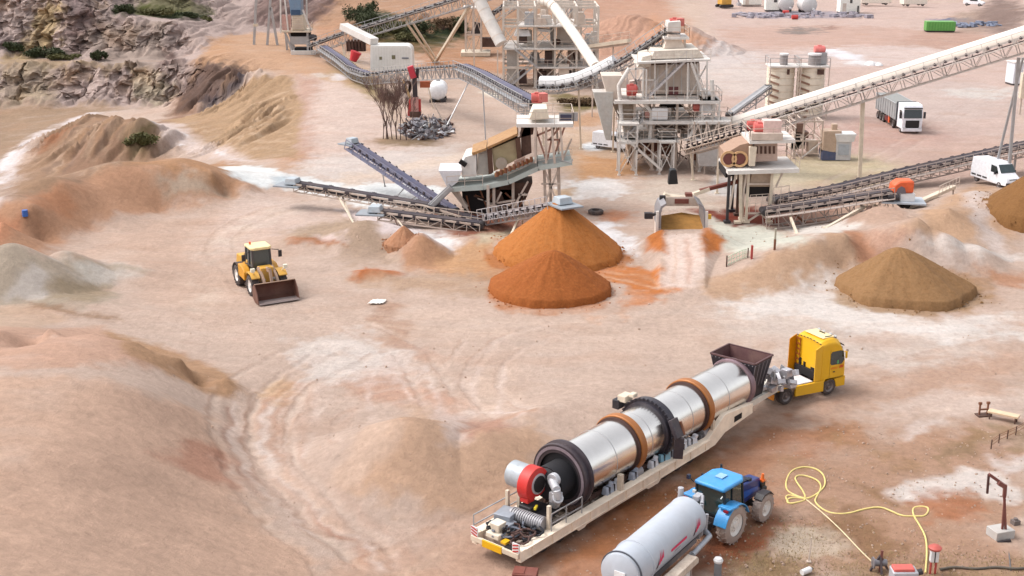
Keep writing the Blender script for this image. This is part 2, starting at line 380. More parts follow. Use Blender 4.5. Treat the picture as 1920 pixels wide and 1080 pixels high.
# right banks
patch((204, 168, 140), [(1325, 522), (1400, 498), (1530, 448), (1590, 430), (1640, 470), (1640, 500), (1520, 540), (1380, 560), (1320, 548)], .8, .95, 1)
patch((196, 144, 114), [(1572, 432), (1600, 432), (1650, 470), (1665, 498), (1625, 500), (1600, 470)], .6, .85, .8)
patch((202, 158, 134), [(1600, 432), (1700, 430), (1740, 450), (1660, 500), (1640, 470)], 1, .7, 1)
patch((210, 172, 142), [(1690, 430), (1760, 385), (1830, 345), (1900, 360), (1900, 480), (1760, 450)], 1.2, .9, 1)
patch((222, 202, 192), [(1810, 365), (1855, 358), (1850, 420), (1900, 470), (1930, 490), (1860, 470), (1820, 420)], 1, .8, 1)
patch((212, 188, 174), [(1700, 460), (1840, 455), (1845, 520), (1790, 520), (1740, 490)], 1, .8, 1)
patch((232, 216, 206), [(1715, 452), (1800, 456), (1860, 468), (1925, 478), (1925, 490), (1850, 482), (1760, 466)], .7, .8, 1)
patch((198, 148, 118), [(1840, 505), (1930, 512), (1930, 545), (1850, 530)], .8, .8, 1)
patch((176, 128, 84), [(1720, 500), (1850, 520), (1860, 560), (1790, 585), (1740, 560)], 1.5, .6, 1.2)
patch((240, 228, 220), [(1330, 570), (1460, 545), (1570, 520), (1575, 560), (1640, 585), (1780, 600), (1900, 592), (1900, 625), (1700, 640), (1500, 600), (1380, 590)], 2, .75, 2)
patch((226, 208, 196), [(1320, 590), (1480, 600), (1680, 650), (1900, 640), (1900, 680), (1600, 690), (1340, 640)], 2, .6, 2)
# orange spill beside the cones
blob((206, 150, 104), 1045, 505, 150, 42, 1.2, .55, 2.2)
blob((200, 128, 74), 1030, 556, 124, 36, .5, .7, .8)
blob((200, 128, 74), 1047, 486, 140, 30, .5, .7, .9)
blob((184, 148, 112), 1705, 552, 150, 40, .7, .7, 1.2)
patch((214, 134, 76), [(1110, 510), (1180, 500), (1240, 520), (1275, 540), (1220, 572), (1170, 575), (1200, 545), (1130, 530)], .9, .85, 1.6)
stroke((214, 136, 76), [(1150, 520), (1200, 560), (1180, 585)], .8, .6, .6, 1.2)
stroke((232, 190, 158), [(1130, 518), (1200, 532), (1260, 545)], .35, .3, .8, .6)
stroke((224, 176, 140), [(1140, 512), (1220, 522), (1240, 540)], .3, .3, .7, .6)
blob((220, 150, 100), 1165, 590, 18, 10, .5, .7, 1.5)
blob((220, 150, 100), 1120, 598, 12, 9, .5, .7, 1.5)
patch((240, 214, 200), [(1250, 440), (1312, 440), (1320, 500), (1310, 540), (1240, 540), (1245, 490)], .8, .9, .8)
patch((204, 128, 74), [(1210, 445), (1250, 432), (1250, 480), (1215, 470)], .5, .9, .6)
patch((204, 128, 74), [(1316, 430), (1366, 455), (1322, 482)], .5, .9, .6)
stroke((226, 190, 168), [(1268, 450), (1265, 530)], .3, .3, .6, .4)
stroke((214, 172, 150), [(1290, 450), (1294, 530)], .4, .3, .6, .4)
# centre of the yard
patch((218, 190, 172), [(560, 560), (1000, 580), (1300, 560), (1400, 640), (1300, 680), (900, 640), (620, 620)], 4, .6, 3)
patch((226, 204, 192), [(560, 650), (640, 640), (740, 660), (800, 700), (720, 720), (640, 710), (570, 700)], 1.2, .8, 1.6)
patch((230, 214, 204), [(545, 640), (680, 620), (735, 650), (730, 665), (690, 690), (570, 720), (560, 680)], 1, .7, 1.6)
patch((196, 160, 138), [(700, 570), (760, 575), (740, 600), (772, 625), (760, 660), (735, 655), (720, 620), (690, 600)], .9, .8, 1.2)
patch((202, 160, 138), [(730, 640), (800, 655), (830, 680), (780, 670)], .9, .6, 1.2)
patch((206, 156, 130), [(640, 720), (760, 710), (860, 740), (860, 790), (760, 760), (660, 740)], 1.5, .55, 1.5)
patch((226, 196, 176), [(900, 700), (960, 690), (980, 760), (900, 775), (860, 760)], 1, .6, 1.2)
for (c, pts, w) in (((236, 212, 200), [(800, 690), (815, 725), (828, 768)], .35), ((236, 212, 200), [(895, 690), (890, 740), (880, 770)], .4),
                    ((236, 212, 200), [(940, 690), (945, 730), (930, 775)], .35), ((238, 214, 202), [(700, 700), (690, 750), (720, 790)], .3),
                    ((236, 210, 196), [(610, 700), (590, 770), (580, 800)], .3), ((236, 212, 198), [(640, 690), (600, 770), (575, 830), (580, 850)], .35),
                    ((216, 180, 160), [(720, 690), (660, 780), (640, 800)], .3), ((240, 216, 204), [(820, 775), (900, 772), (980, 780)], .4),
                    ((238, 214, 200), [(740, 690), (760, 750), (830, 770)], .3), ((204, 164, 140), [(860, 800), (930, 790), (1000, 770)], .5)):
    stroke(c, pts, w, .3, .75, .6)
patch((222, 190, 168), [(620, 900), (660, 830), (775, 765), (790, 770), (730, 850), (640, 930)], .7, .8, .8)  # lit left face of the mound, painted lighter
patch((212, 174, 146), [(785, 770), (860, 830), (1000, 795), (1020, 830), (960, 950), (800, 965), (650, 930), (720, 850)], 1, .8, 1)  # shaded front of the mound, painted a deeper tan
patch((220, 196, 184), [(815, 780), (880, 775), (880, 820), (830, 828)], .8, .7, 1)
patch((196, 150, 128), [(880, 785), (960, 790), (940, 815), (870, 818)], .8, .7, 1)
# tracks round the foreground heap
for off, c, w in ((0, (238, 216, 204), .55), (22, (204, 164, 142), .35), (-24, (206, 158, 134), .5), (46, (234, 206, 190), .5), (-44, (232, 204, 188), .25), (70, (212, 176, 156), .4)):
    stroke(c, [(560 + off * .5, 720), (500 + off, 770), (490 + off, 830), (520 + off, 900), (590 + off * 1.1, 960), (680 + off, 1010), (720 + off, 1060)], w, .35, .75, .7)

def tracks(pts, col, col2, gauge=2.1, w=.5, op=.7, rut=.05, n=1):
    """a pair of wheel marks along a drive line"""
    wp = [hit(u, v) for u, v in pts]; q = np.array([(p.x, p.y) for p in wp])
    for _ in range(3):
        a = q[:-1] * .75 + q[1:] * .25; b = q[:-1] * .25 + q[1:] * .75
        q = np.vstack([q[:1], np.stack([a, b], 1).reshape(-1, 2), q[-1:]])
    d = np.gradient(q, axis=0); d /= np.linalg.norm(d, axis=1)[:, None] + 1e-9; nr = np.stack([-d[:, 1], d[:, 0]], 1)
    for sd_ in (-1, 1):
        for k in range(n):
            e = q + nr * sd_ * gauge / 2 + nr * k * .35
            PATCH.append(('s', e, np.array(alb(*col)), w, .22, op * .9, .25, rut * .8))
            PATCH.append(('s', e + nr * (w * .62), np.array(alb(*col2)), w * .3, .14, op * .75, .25, -rut * .4))
lt, dk = (232, 206, 188), (178, 136, 112)
tracks([(640, 1076), (560, 1000), (480, 920), (440, 840), (432, 770), (470, 710), (560, 660)], lt, dk, rut=.08)
tracks([(700, 1050), (620, 985), (540, 910), (500, 840), (510, 770), (570, 710), (680, 660)], lt, dk, rut=.07)
tracks([(600, 850), (580, 800), (640, 760), (760, 740), (860, 700), (900, 640)], (228, 202, 186), (192, 150, 126), op=.5)
tracks([(830, 765), (800, 700), (760, 650), (640, 600)], (230, 206, 190), (192, 152, 130), op=.55)
tracks([(960, 775), (900, 730), (905, 690), (960, 640), (1060, 610)], (232, 208, 194), (196, 156, 134), op=.55)
tracks([(476, 548), (440, 500), (410, 470), (430, 430), (520, 392), (640, 372)], (222, 194, 174), (188, 150, 126), 2.2, .6, .45)
tracks([(520, 575), (620, 640), (760, 690), (900, 700)], (222, 194, 176), (190, 152, 130), 2.2, .6, .4)
tracks([(700, 1078), (900, 985), (1180, 865), (1440, 760), (1640, 700), (1930, 640)], (224, 188, 164), (176, 132, 106), 2.2, .5, .6, .06)
tracks([(1010, 1090), (1200, 985), (1420, 850), (1600, 780), (1930, 700)], (220, 184, 160), (172, 126, 100), 2.1, .5, .6, .06)
tracks([(1280, 545), (1240, 590), (1100, 620), (820, 610), (600, 590)], (226, 198, 178), (192, 154, 130), 2.2, .6, .4)
tracks([(1290, 545), (1330, 590), (1500, 610), (1700, 625), (1930, 610)], (228, 206, 192), (196, 164, 146), 2.2, .6, .4)
tracks([(1450, 400), (1600, 330), (1700, 270), (1820, 200), (1930, 150)], (222, 198, 184), (194, 158, 142), 2.2, .6, .4)
tracks([(1690, 255), (1600, 250), (1450, 150), (1330, 60)], (222, 198, 186), (196, 160, 146), 2.2, .6, .35)
stroke((178, 132, 110), [(430, 770), (425, 840), (460, 900), (490, 940)], .25, .25, .7, .5)
stroke((232, 208, 194), [(440, 760), (432, 830), (470, 900), (530, 960), (600, 1000)], .3, .25, .7, .5)
stroke((180, 136, 112), [(470, 890), (540, 965), (640, 1010), (700, 1020)], .35, .3, .55, .7)
stroke((236, 202, 180), [(520, 880), (590, 950), (660, 995), (685, 1005)], .5, .3, .8, .7)
blob((244, 216, 192), 500, 730, 18, 14, .5, .7, 1.2, R(-50))
blob((206, 160, 116), 520, 735, 40, 20, .8, .5, 1.2)
# foreground heap
patch((216, 180, 157), [(-80, 715), (200, 712), (300, 745), (400, 780), (420, 860), (480, 960), (600, 1080), (560, 1150), (-80, 1150)], 1.2, .9, 1.2)
patch((212, 170, 146), [(-80, 615), (190, 612), (250, 640), (330, 660), (400, 690), (300, 700), (100, 690), (-80, 700)], 1, .75, 1)
patch((194, 154, 122), [(205, 622), (290, 645), (430, 700), (460, 740), (420, 748), (330, 710), (230, 665)], .7, .9, .8)  # shade on the rear heap's right flank, painted as a darker tan
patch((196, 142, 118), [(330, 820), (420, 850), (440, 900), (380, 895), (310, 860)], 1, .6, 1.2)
stroke((176, 124, 102), [(340, 830), (400, 845), (425, 880)], .25, .3, .6, .6)
patch((190, 171, 152), [(-60, 480), (60, 470), (180, 490), (220, 570), (60, 585), (-60, 600)], 1.2, .9, 1.2)
patch((214, 200, 190), [(50, 495), (100, 515), (85, 560), (10, 565)], .7, .7, .8)
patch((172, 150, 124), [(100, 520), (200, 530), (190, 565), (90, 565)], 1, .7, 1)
patch((214, 204, 194), [(120, 480), (200, 490), (280, 510), (200, 535), (140, 510)], 1.2, .6, 1.5)
stroke((170, 144, 112), [(140, 480), (200, 498), (270, 510)], .8, .6, .5, .8)
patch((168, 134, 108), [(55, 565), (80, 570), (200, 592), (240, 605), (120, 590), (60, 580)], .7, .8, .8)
patch((214, 182, 158), [(-60, 580), (60, 575), (130, 595), (60, 615), (-60, 620)], 1, .7, 1)
# road in front and rough ground on the right
patch((206, 164, 138), [(640, 1080), (900, 960), (1200, 860), (1600, 730), (1930, 640), (1930, 700), (1600, 780), (1200, 980), (1000, 1150), (640, 1150)], 3, .6, 2)
stroke((226, 194, 172), [(760, 1080), (900, 1000), (1000, 950)], .6, .4, .7, .6)
stroke((222, 184, 160), [(1020, 1070), (1200, 965), (1420, 830), (1620, 760), (1900, 690)], .5, .4, .6, .8)
stroke((178, 132, 106), [(1000, 1050), (1180, 950), (1400, 815), (1580, 760)], .5, .35, .6, .8)
stroke((178, 130, 104), [(950, 1110), (1120, 1000), (1300, 890), (1480, 800)], .5, .35, .5, .8)
stroke((222, 186, 164), [(900, 1080), (1050, 1010)], .6, .4, .6, .6)
patch((188, 132, 98), [(1100, 960), (1330, 850), (1500, 790), (1620, 800), (1500, 860), (1450, 1000), (1350, 1090), (1000, 1150)], 1.5, .7, 2)
patch((180, 118, 74), [(1180, 950), (1260, 900), (1290, 940), (1200, 1010), (1080, 1080), (1060, 1040)], 1, .6, 1.5)
patch((186, 110, 74), [(1330, 1000), (1400, 990), (1470, 940), (1480, 975), (1400, 1040), (1310, 1060)], .8, .7, 1.2)
patch((192, 150, 122), [(1450, 870), (1640, 810), (1930, 790), (1930, 1100), (1450, 1100)], 2, .7, 2)
patch((190, 140, 104), [(1500, 800), (1640, 790), (1640, 830), (1540, 850)], 1, .6, 1.5)
patch((226, 204, 192), [(1690, 810), (1740, 790), (1775, 786), (1760, 800), (1700, 828)], .6, .85, .8)
patch((226, 202, 188), [(1640, 780), (1720, 740), (1930, 735), (1930, 760), (1800, 775)], 1.2, .6, 1.5)
patch((238, 222, 212), [(1660, 922), (1720, 910), (1790, 880), (1860, 882), (1900, 905), (1925, 930), (1860, 935), (1800, 915), (1740, 950), (1700, 945)], .5, .85, .8)
patch((236, 220, 212), [(1850, 860), (1930, 845), (1930, 875), (1880, 890)], .7, .7, 1)
patch((190, 126, 90), [(1740, 930), (1800, 920), (1850, 950), (1800, 985), (1740, 980), (1720, 960)], .8, .7, 1.2)
patch((158, 120, 84), [(1600, 905), (1650, 940), (1720, 970), (1700, 960), (1640, 920)], .5, .6, .8)
patch((150, 126, 92), [(1760, 850), (1860, 810), (1930, 800), (1930, 820), (1860, 840), (1780, 870)], .8, .5, 1.5)
patch((150, 112, 78), [(1500, 970), (1620, 960), (1700, 1020), (1640, 1050), (1520, 1000)], 1, .6, 1.5)
patch((222, 202, 180), [(1460, 990), (1530, 985), (1600, 1040), (1520, 1060), (1440, 1030)], .8, .7, 1.2)
patch((172, 142, 106), [(1400, 1040), (1500, 1050), (1500, 1100), (1380, 1100)], .8, .7, 1.2)
patch((176, 144, 112), [(1560, 1060), (1930, 1060), (1930, 1100), (1560, 1100)], .8, .5, 1.2)
for (u, v) in ((1280, 890), (1330, 870), (1380, 1060), (1440, 1070), (1500, 880), (1560, 940), (1650, 1010), (1700, 880), (1830, 830), (1640, 850), (1560, 830)):
    blob((174, 138, 102), u, v, 26, 12, .8, .5, 1.6)

# ------------------------------------------------------------------ the ground as one sheet
def build_ground():
    ny, nx = 640, 840
    yr = np.concatenate([np.linspace(-160, 40, 16)[:-1], np.sort(np.concatenate([40 * (420 / 40.0) ** np.linspace(0, 1, ny), np.arange(217.1, 291, .30)])), np.array([450, 500, 580, 700, 900, 1300, 2000, 3500])])
    s = np.linspace(-1, 1, nx); s = s * .62 + .38 * s ** 3          # finer in the middle
    X = s[None, :] * (.60 * np.sqrt(yr ** 2 + 50 ** 2))[:, None]
    Y = np.repeat(yr[:, None], nx, 1)
    Z = height(X, Y)
    # slope, for rock relief
    gy = np.gradient(Z, axis=0) / np.maximum(np.gradient(Y, axis=0), 1e-6)
    gx = np.gradient(Z, axis=1) / np.maximum(np.gradient(X, axis=1), 1e-6)
    sl = np.hypot(gx, gy)
    near = (Y > 35) & (Y < 430)
    left = sstep(-20, -45, X + (Y - 230) * .1)
    rock = np.where(near, sstep(.35, .95, sl) * sstep(165, 200, Y), 0)
    rock = np.maximum(rock * np.where(X < 20, 1, .3), 0)
    # colour
    base = np.array(alb(214, 187, 170))
    C = np.empty(X.shape + (3,)); C[:] = base
    n1 = fbm(X / 9, Y / 9, 4)
    n2 = fbm(X / 2.2 + 40, Y / 2.2, 4)
    C *= (1 + .06 * n1 + .05 * n2)[..., None]
    wx = fbm(X / 3.1 + 5, Y / 3.1, 3) + .6 * fbm(X / .9, Y / .9 + 9, 2); wy = fbm(X / 3.1, Y / 3.1 + 80, 3) + .6 * fbm(X / .9 + 33, Y / .9, 2)
    xf, yf = X.ravel(), Y.ravel()
    wxf, wyf = wx.ravel(), wy.ravel()
    Cf = C.reshape(-1, 3)
    n1f = n1.ravel()
    Zr = np.zeros_like(Z); Zf = Zr.ravel()
    grain = (1 + .07 * n2 + .05 * fbm(X / .7, Y / .7, 3) + .05 * n1).ravel()
    order = np.argsort(yf, kind='stable'); ys = yf[order]
    for P in PATCH:
        pts, col = P[1], P[2]
        if P[0] == 'p': soft, op, warp = P[3:]; pad = soft * 2 + warp * 1.5
        else: wid, soft, op, warp, rut = P[3:]; pad = soft * 2 + warp * 1.5 + wid
        lo, hi = pts.min(0) - pad, pts.max(0) + pad
        a, b = np.searchsorted(ys, lo[1]), np.searchsorted(ys, hi[1])
        idx = order[a:b]; idx = idx[(xf[idx] > lo[0]) & (xf[idx] < hi[0])]
        if len(idx) == 0: continue
        px = xf[idx] + wxf[idx] * warp * .8; py = yf[idx] + wyf[idx] * warp * 1.1
        d2 = np.full(len(idx), 1e9)
        ins = np.zeros(len(idx), bool)
        m = len(pts); last = m if P[0] == 'p' else m - 1
        for i in range(last):
            x1, y1 = pts[i]; x2, y2 = pts[(i + 1) % m]
            ex, ey = x2 - x1, y2 - y1
            t = np.clip(((px - x1) * ex + (py - y1) * ey) / (ex * ex + ey * ey + 1e-9), 0, 1)
            d2 = np.minimum(d2, (px - x1 - t * ex) ** 2 + (py - y1 - t * ey) ** 2)
            if P[0] == 'p':
                c = ((y1 > py) != (y2 > py)) & (px < (x2 - x1) * (py - y1) / (y2 - y1 + 1e-12) + x1)
                ins ^= c
        d = np.sqrt(d2)
        if P[0] == 'p': w = sstep(soft, -soft, np.where(ins, -d, d))
        else: w = sstep(wid * .5 + soft, wid * .5 - soft, d)
        if P[0] == 's' and rut: Zf[idx] -= w * rut
        if P[0] == 's': w = w * np.clip(.62 + 1.1 * n1f[idx] + .5 * wxf[idx], .12, 1)
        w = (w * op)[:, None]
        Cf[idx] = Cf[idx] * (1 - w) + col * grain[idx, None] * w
    C = Cf.reshape(X.shape + (3,))
    # dusty drag marks of wheels across the level yard, by direction of travel
    flat = sstep(.3, .1, sl) * near
    drag = fbm(X / 14 + n1 * .25, Y / 1.3 + X * .12, 4)
    C *= (1 + .05 * drag * flat * sstep(130, 60, np.abs(Y - 80)))[..., None]
    pale = np.clip(fbm(X / 5 + 70, Y / 2.6 + 9, 4) - .05, 0, 1) * flat
    C = C * (1 - .22 * pale[..., None]) + np.array(alb(230, 212, 200)) * (.22 * pale)[..., None]
    orng = np.clip(fbm(X / 7 - 30, Y / 3.6 - 19, 4) - .12, 0, 1) * flat
    C = C * (1 - .28 * orng[..., None]) + np.array(alb(196, 146, 114)) * (.28 * orng)[..., None]
    # rock: strata, cracks, weathering colours; the relief is real
    ang = X / 2.6
    crk = 1 - np.abs(fbm(X / 3.6, Z / 6.0 + Y / 40, 5)) * 2.2
    blk = fbm(X / 1.1 + 11, Z / 1.5, 4)
    cu = X / 1.9 + .8 * fbm(X / 3, Z / 3, 2); cw_ = Z / 1.25 + .8 * fbm(X / 3 + 60, Z / 3, 2)
    cell = (_perm[(_perm[np.floor(cu).astype(int) & 511] + np.floor(cw_).astype(int)) & 511] / 511.0 - .5)
    cu2 = X / .8 + .6 * blk; cell2 = (_perm[(_perm[np.floor(cu2).astype(int) & 511] + np.floor(Z / .7 + X / 5).astype(int)) & 511] / 511.0 - .5)
    fine = 1 - np.abs(fbm(X / .8 + 7, Z / 1.8, 3)) * 2
    tone = 1 + rock * (.26 * cell + .18 * cell2 + .24 * fbm(X / 6, Z / 9 + 3, 4) + .34 * blk - .16 * np.clip(fine, 0, 1) - .22 * np.clip(crk - .55, 0, 1))
    C *= np.clip(tone, .45, 1.5)[..., None]
    warm = np.clip(fbm(X / 6 + 90, Z / 5, 3), 0, 1) * rock
    C = C * (1 - .5 * warm[..., None]) + np.array(alb(186, 146, 104)) * (.5 * warm)[..., None]
    cold = np.clip(fbm(X / 4 - 40, Z / 6, 3), 0, 1) * rock
    C = C * (1 - .55 * cold[..., None]) + np.array(alb(146, 128, 128)) * (.55 * cold)[..., None]
    # relief
    Z2 = Z + Zr + near * (.035 * n2 + .05 * n1) + flat * .03 * drag
    far_rough = sstep(120, 170, Y) * np.where(X < -15, 1, .25) * near
    Z2 = Z2 + far_rough * .15 * fbm(X / 4, Y / 4, 4) * (1 - flat)
    bank = sstep(.15, .4, sl) * near * (1 - rock)
    gs = (.94 * X - .34 * Y) + .8 * fbm(X / 5, Y / 5, 2); gt = .34 * X + .94 * Y
    gully = 1 - np.abs(fbm(gs / 2.4, gt / 26, 3)) * 2
    Z2 = Z2 + bank * far_rough * .9 * gully
    C *= (1 + .22 * (bank * far_rough * np.clip(fbm(gs / 1.3 + 30, gt / 18, 3), -1, 1)))[..., None]
    Y2 = Y + rock * (.9 * np.clip(crk, -.6, 1) - .5 * blk + 1.5 * cell + .7 * cell2)
    Z2 = Z2 + rock * .25 * blk
    X2 = X + rock * .8 * fbm(X / 2, Z / 2 + 50, 3)
    nyy = len(yr)
    co = np.stack([X2, Y2, Z2], -1).reshape(-1, 3)
    ii = np.arange(nyy * nx).reshape(nyy, nx)
    q = np.stack([ii[:-1, :-1], ii[:-1, 1:], ii[1:, 1:], ii[1:, :-1]], -1).reshape(-1, 4)
    # rim out to the horizon
    rim = np.concatenate([ii[0, :], ii[1:, -1], ii[-1, :-1][::-1], ii[1:-1, 0][::-1]])
    rc = co[rim].copy(); dv = rc[:, :2] - np.array([0, 200.]); dv /= np.linalg.norm(dv, axis=1)[:, None]
    rc[:, :2] = rc[:, :2] + dv * 3500
    nb = len(co); k = len(rim); ro = np.arange(nb, nb + k)
    q2 = np.stack([rim, ro, np.roll(ro, -1), np.roll(rim, -1)], -1)
    co = np.vstack([co, rc]); q = np.vstack([q, q2])
    C = np.vstack([C.reshape(-1, 3), np.repeat(base[None], k, 0)])
    me = bpy.data.meshes.new("ground")
    me.vertices.add(len(co)); me.vertices.foreach_set("co", co.astype(np.float32).ravel())
    me.loops.add(len(q) * 4); me.loops.foreach_set("vertex_index", q.astype(np.int32).ravel())
    me.polygons.add(len(q)); me.polygons.foreach_set("loop_start", np.arange(0, len(q) * 4, 4, dtype=np.int32))
    me.update(calc_edges=True)
    sm = np.ones(len(q), bool); rk = rock.ravel(); sm[:len(q) - k] = rk[q[:len(q) - k, 0]] < .35
    me.polygons.foreach_set("use_smooth", sm)
    ca = me.attributes.new("soil", 'FLOAT_COLOR', 'POINT')
    ca.data.foreach_set("color", np.hstack([np.clip(C, .01, .8), np.ones((len(C), 1))]).astype(np.float32).ravel())
    o = bpy.data.objects.new("ground", me); COL.objects.link(o)
    o["kind"] = "structure"
    m = bpy.data.materials.new("soil"); m.use_nodes = True; nt = m.node_tree
    bs = nt.nodes["Principled BSDF"]; bs.inputs['Roughness'].default_value = .95
    bs.inputs['Specular IOR Level'].default_value = .2
    at_ = nt.nodes.new("ShaderNodeAttribute"); at_.attribute_name = "soil"
    ge = nt.nodes.new("ShaderNodeNewGeometry")
    n = nt.nodes.new("ShaderNodeTexNoise"); n.inputs['Scale'].default_value = 2.3; n.inputs['Detail'].default_value = 10; n.inputs['Roughness'].default_value = .78
    nt.links.new(ge.outputs['Position'], n.inputs['Vector'])
    mr = nt.nodes.new("ShaderNodeMapRange"); mr.inputs[1].default_value = .25; mr.inputs[2].default_value = .75; mr.inputs[3].default_value = .74; mr.inputs[4].default_value = 1.26
    nt.links.new(n.outputs['Fac'], mr.inputs[0])
    mx = nt.nodes.new("ShaderNodeVectorMath"); mx.operation = 'SCALE'
    nt.links.new(at_.outputs['Color'], mx.inputs[0]); nt.links.new(mr.outputs[0], mx.inputs['Scale'])
    nt.links.new(mx.outputs[0], bs.inputs['Base Color'])
    bp = nt.nodes.new("ShaderNodeBump"); bp.inputs['Strength'].default_value = .9; bp.inputs['Distance'].default_value = .16
    nt.links.new(n.outputs['Fac'], bp.inputs['Height']); nt.links.new(bp.outputs[0], bs.inputs['Normal'])
    me.materials.append(m)
    return o
ground = build_ground()

# ------------------------------------------------------------------ materials
MATS = {}
def mat(name, rgb, rough=.6, metal=0.0, var=.12, scale=3.0, dirt=0.0, dcol=(200, 168, 146), spec=.4, k=None, bump=0.0, rust=0.0):
    """paint or metal with uneven tone, dust lying on it and rust blotches, all by noise in the object's own space"""
    if name in MATS: return MATS[name]
    m = bpy.data.materials.new(name); m.use_nodes = True; nt = m.node_tree; L = nt.links.new
    bs = nt.nodes["Principled BSDF"]
    c = lin(rgb) * (.78 if k is None else k)
    bs.inputs['Roughness'].default_value = rough; bs.inputs['Metallic'].default_value = metal
    bs.inputs['Specular IOR Level'].default_value = spec
    tc = nt.nodes.new("ShaderNodeTexCoord")
    n = nt.nodes.new("ShaderNodeTexNoise"); n.inputs['Scale'].default_value = scale; n.inputs['Detail'].default_value = 6; n.inputs['Roughness'].default_value = .65
    L(tc.outputs['Object'], n.inputs['Vector'])
    mr = nt.nodes.new("ShaderNodeMapRange"); mr.inputs[1].default_value = .3; mr.inputs[2].default_value = .7
    mr.inputs[3].default_value = 1 - var; mr.inputs[4].default_value = 1 + var
    L(n.outputs['Fac'], mr.inputs[0])
    vm = nt.nodes.new("ShaderNodeVectorMath"); vm.operation = 'SCALE'; vm.inputs[0].default_value = tuple(c)
    L(mr.outputs[0], vm.inputs['Scale'])
    col = vm.outputs[0]
    def over(col, rgb2, lo, hi, amt, sc, kk):
        n2 = nt.nodes.new("ShaderNodeTexNoise"); n2.inputs['Scale'].default_value = sc; n2.inputs['Detail'].default_value = 5; n2.inputs['Roughness'].default_value = .7
        mp = nt.nodes.new("ShaderNodeMapping"); mp.inputs['Location'].default_value = (sc * 3.1, lo * 17, 5.5)
        L(tc.outputs['Object'], mp.inputs['Vector']); L(mp.outputs[0], n2.inputs['Vector'])
        r2 = nt.nodes.new("ShaderNodeMapRange"); r2.inputs[1].default_value = lo; r2.inputs[2].default_value = hi; r2.inputs[3].default_value = 0; r2.inputs[4].default_value = amt
        L(n2.outputs['Fac'], r2.inputs[0])
        mx = nt.nodes.new("ShaderNodeMix"); mx.data_type = 'RGBA'
        L(r2.outputs[0], mx.inputs['Factor']); L(col, mx.inputs[6]); mx.inputs[7].default_value = (*[float(q) for q in lin(rgb2) * kk], 1)
        return mx.outputs[2]
    if rust: col = over(col, (140, 84, 52), .50, .66, rust, scale * .8, KALB)
    if dirt: col = over(col, dcol, .36, .70, dirt, scale * .45, KALB)
    L(col, bs.inputs['Base Color'])
    if bump:
        b = nt.nodes.new("ShaderNodeBump"); b.inputs['Strength'].default_value = bump; b.inputs['Distance'].default_value = .05
        L(n.outputs['Fac'], b.inputs['Height']); L(b.outputs[0], bs.inputs['Normal'])
    MATS[name] = m
    return m
def glass(name, rgb=(40, 52, 54), rough=.06):
    return mat(name, rgb, rough, 0, .15, 1.5, spec=.8)

cream = mat('cream_paint', (232, 216, 194), .6, dirt=.25, rust=.12, scale=1.6)
cream2 = mat('dusty_cream_cladding', (234, 218, 204), .7, var=.1, dirt=.35, rust=.2, scale=.8)
galv = mat('galvanised_steel', (186, 186, 188), .5, .35, dirt=.25, scale=2)
dusty = mat('dusty_steel', (220, 202, 188), .75, 0, .14, 1.2, dirt=.3, rust=.2)
pale = mat('pale_deck', (232, 226, 220), .7, dirt=.25, scale=.8)
greend = mat('green_grey_grating', (196, 204, 198), .7, dirt=.25, scale=1.0)
whitep = mat('white_paint', (240, 238, 238), .4, dirt=.12, scale=1.5)
blackm = mat('black_steel', (44, 42, 48), .55, dirt=.10, scale=2)
rubber = mat('black_rubber', (46, 42, 44), .8, dirt=.20, scale=2)
rustm = mat('rusted_steel', (128, 76, 50), .85, dirt=.25, scale=1.5, var=.3)
rustd = mat('dark_rusty_steel', (84, 58, 50), .85, dirt=.2, scale=1.5, var=.3)
redp = mat('red_paint', (206, 62, 60), .45, dirt=.15, scale=2)
orangep = mat('orange_paint', (238, 104, 56), .45, dirt=.1, scale=2)
yellowp = mat('yellow_paint', (250, 190, 8), .4, dirt=.10, scale=1.2, var=.05, k=.72)
loadery = mat('loader_yellow', (240, 180, 60), .5, dirt=.38, scale=1.4, k=.68)
bluep = mat('tractor_blue', (62, 160, 226), .4, dirt=.16, scale=2.5)
navy = mat('dark_blue_panel', (28, 52, 120), .3, dirt=.08, scale=2)
beltm = mat('belt_rubber', (78, 76, 92), .8, dirt=.35, scale=1.0)
beltd = mat('dark_belt', (60, 56, 66), .8, dirt=.25, scale=1.0)
bluebelt = mat('blue_grey_steel', (84, 86, 112), .7, dirt=.22, scale=1.5)
dark = mat('shadowy_interior', (38, 32, 32), .9)
tyrem = mat('tyre_rubber', (58, 54, 56), .85, dirt=.25, scale=3)
tyred = mat('mud_caked_tyre', (174, 158, 150), .9, dirt=.5, scale=3)
rimw = mat('dusty_white_rim', (244, 238, 232), .6, dirt=.18, scale=3)
rimg = mat('grey_rim', (132, 124, 124), .45, .4, dirt=.2, scale=3)
glassd = glass('dark_glass')
glassg = glass('green_tinted_glass', (84, 104, 106))
concrete = mat('concrete', (198, 194, 190), .85, dirt=.3, scale=1.5)

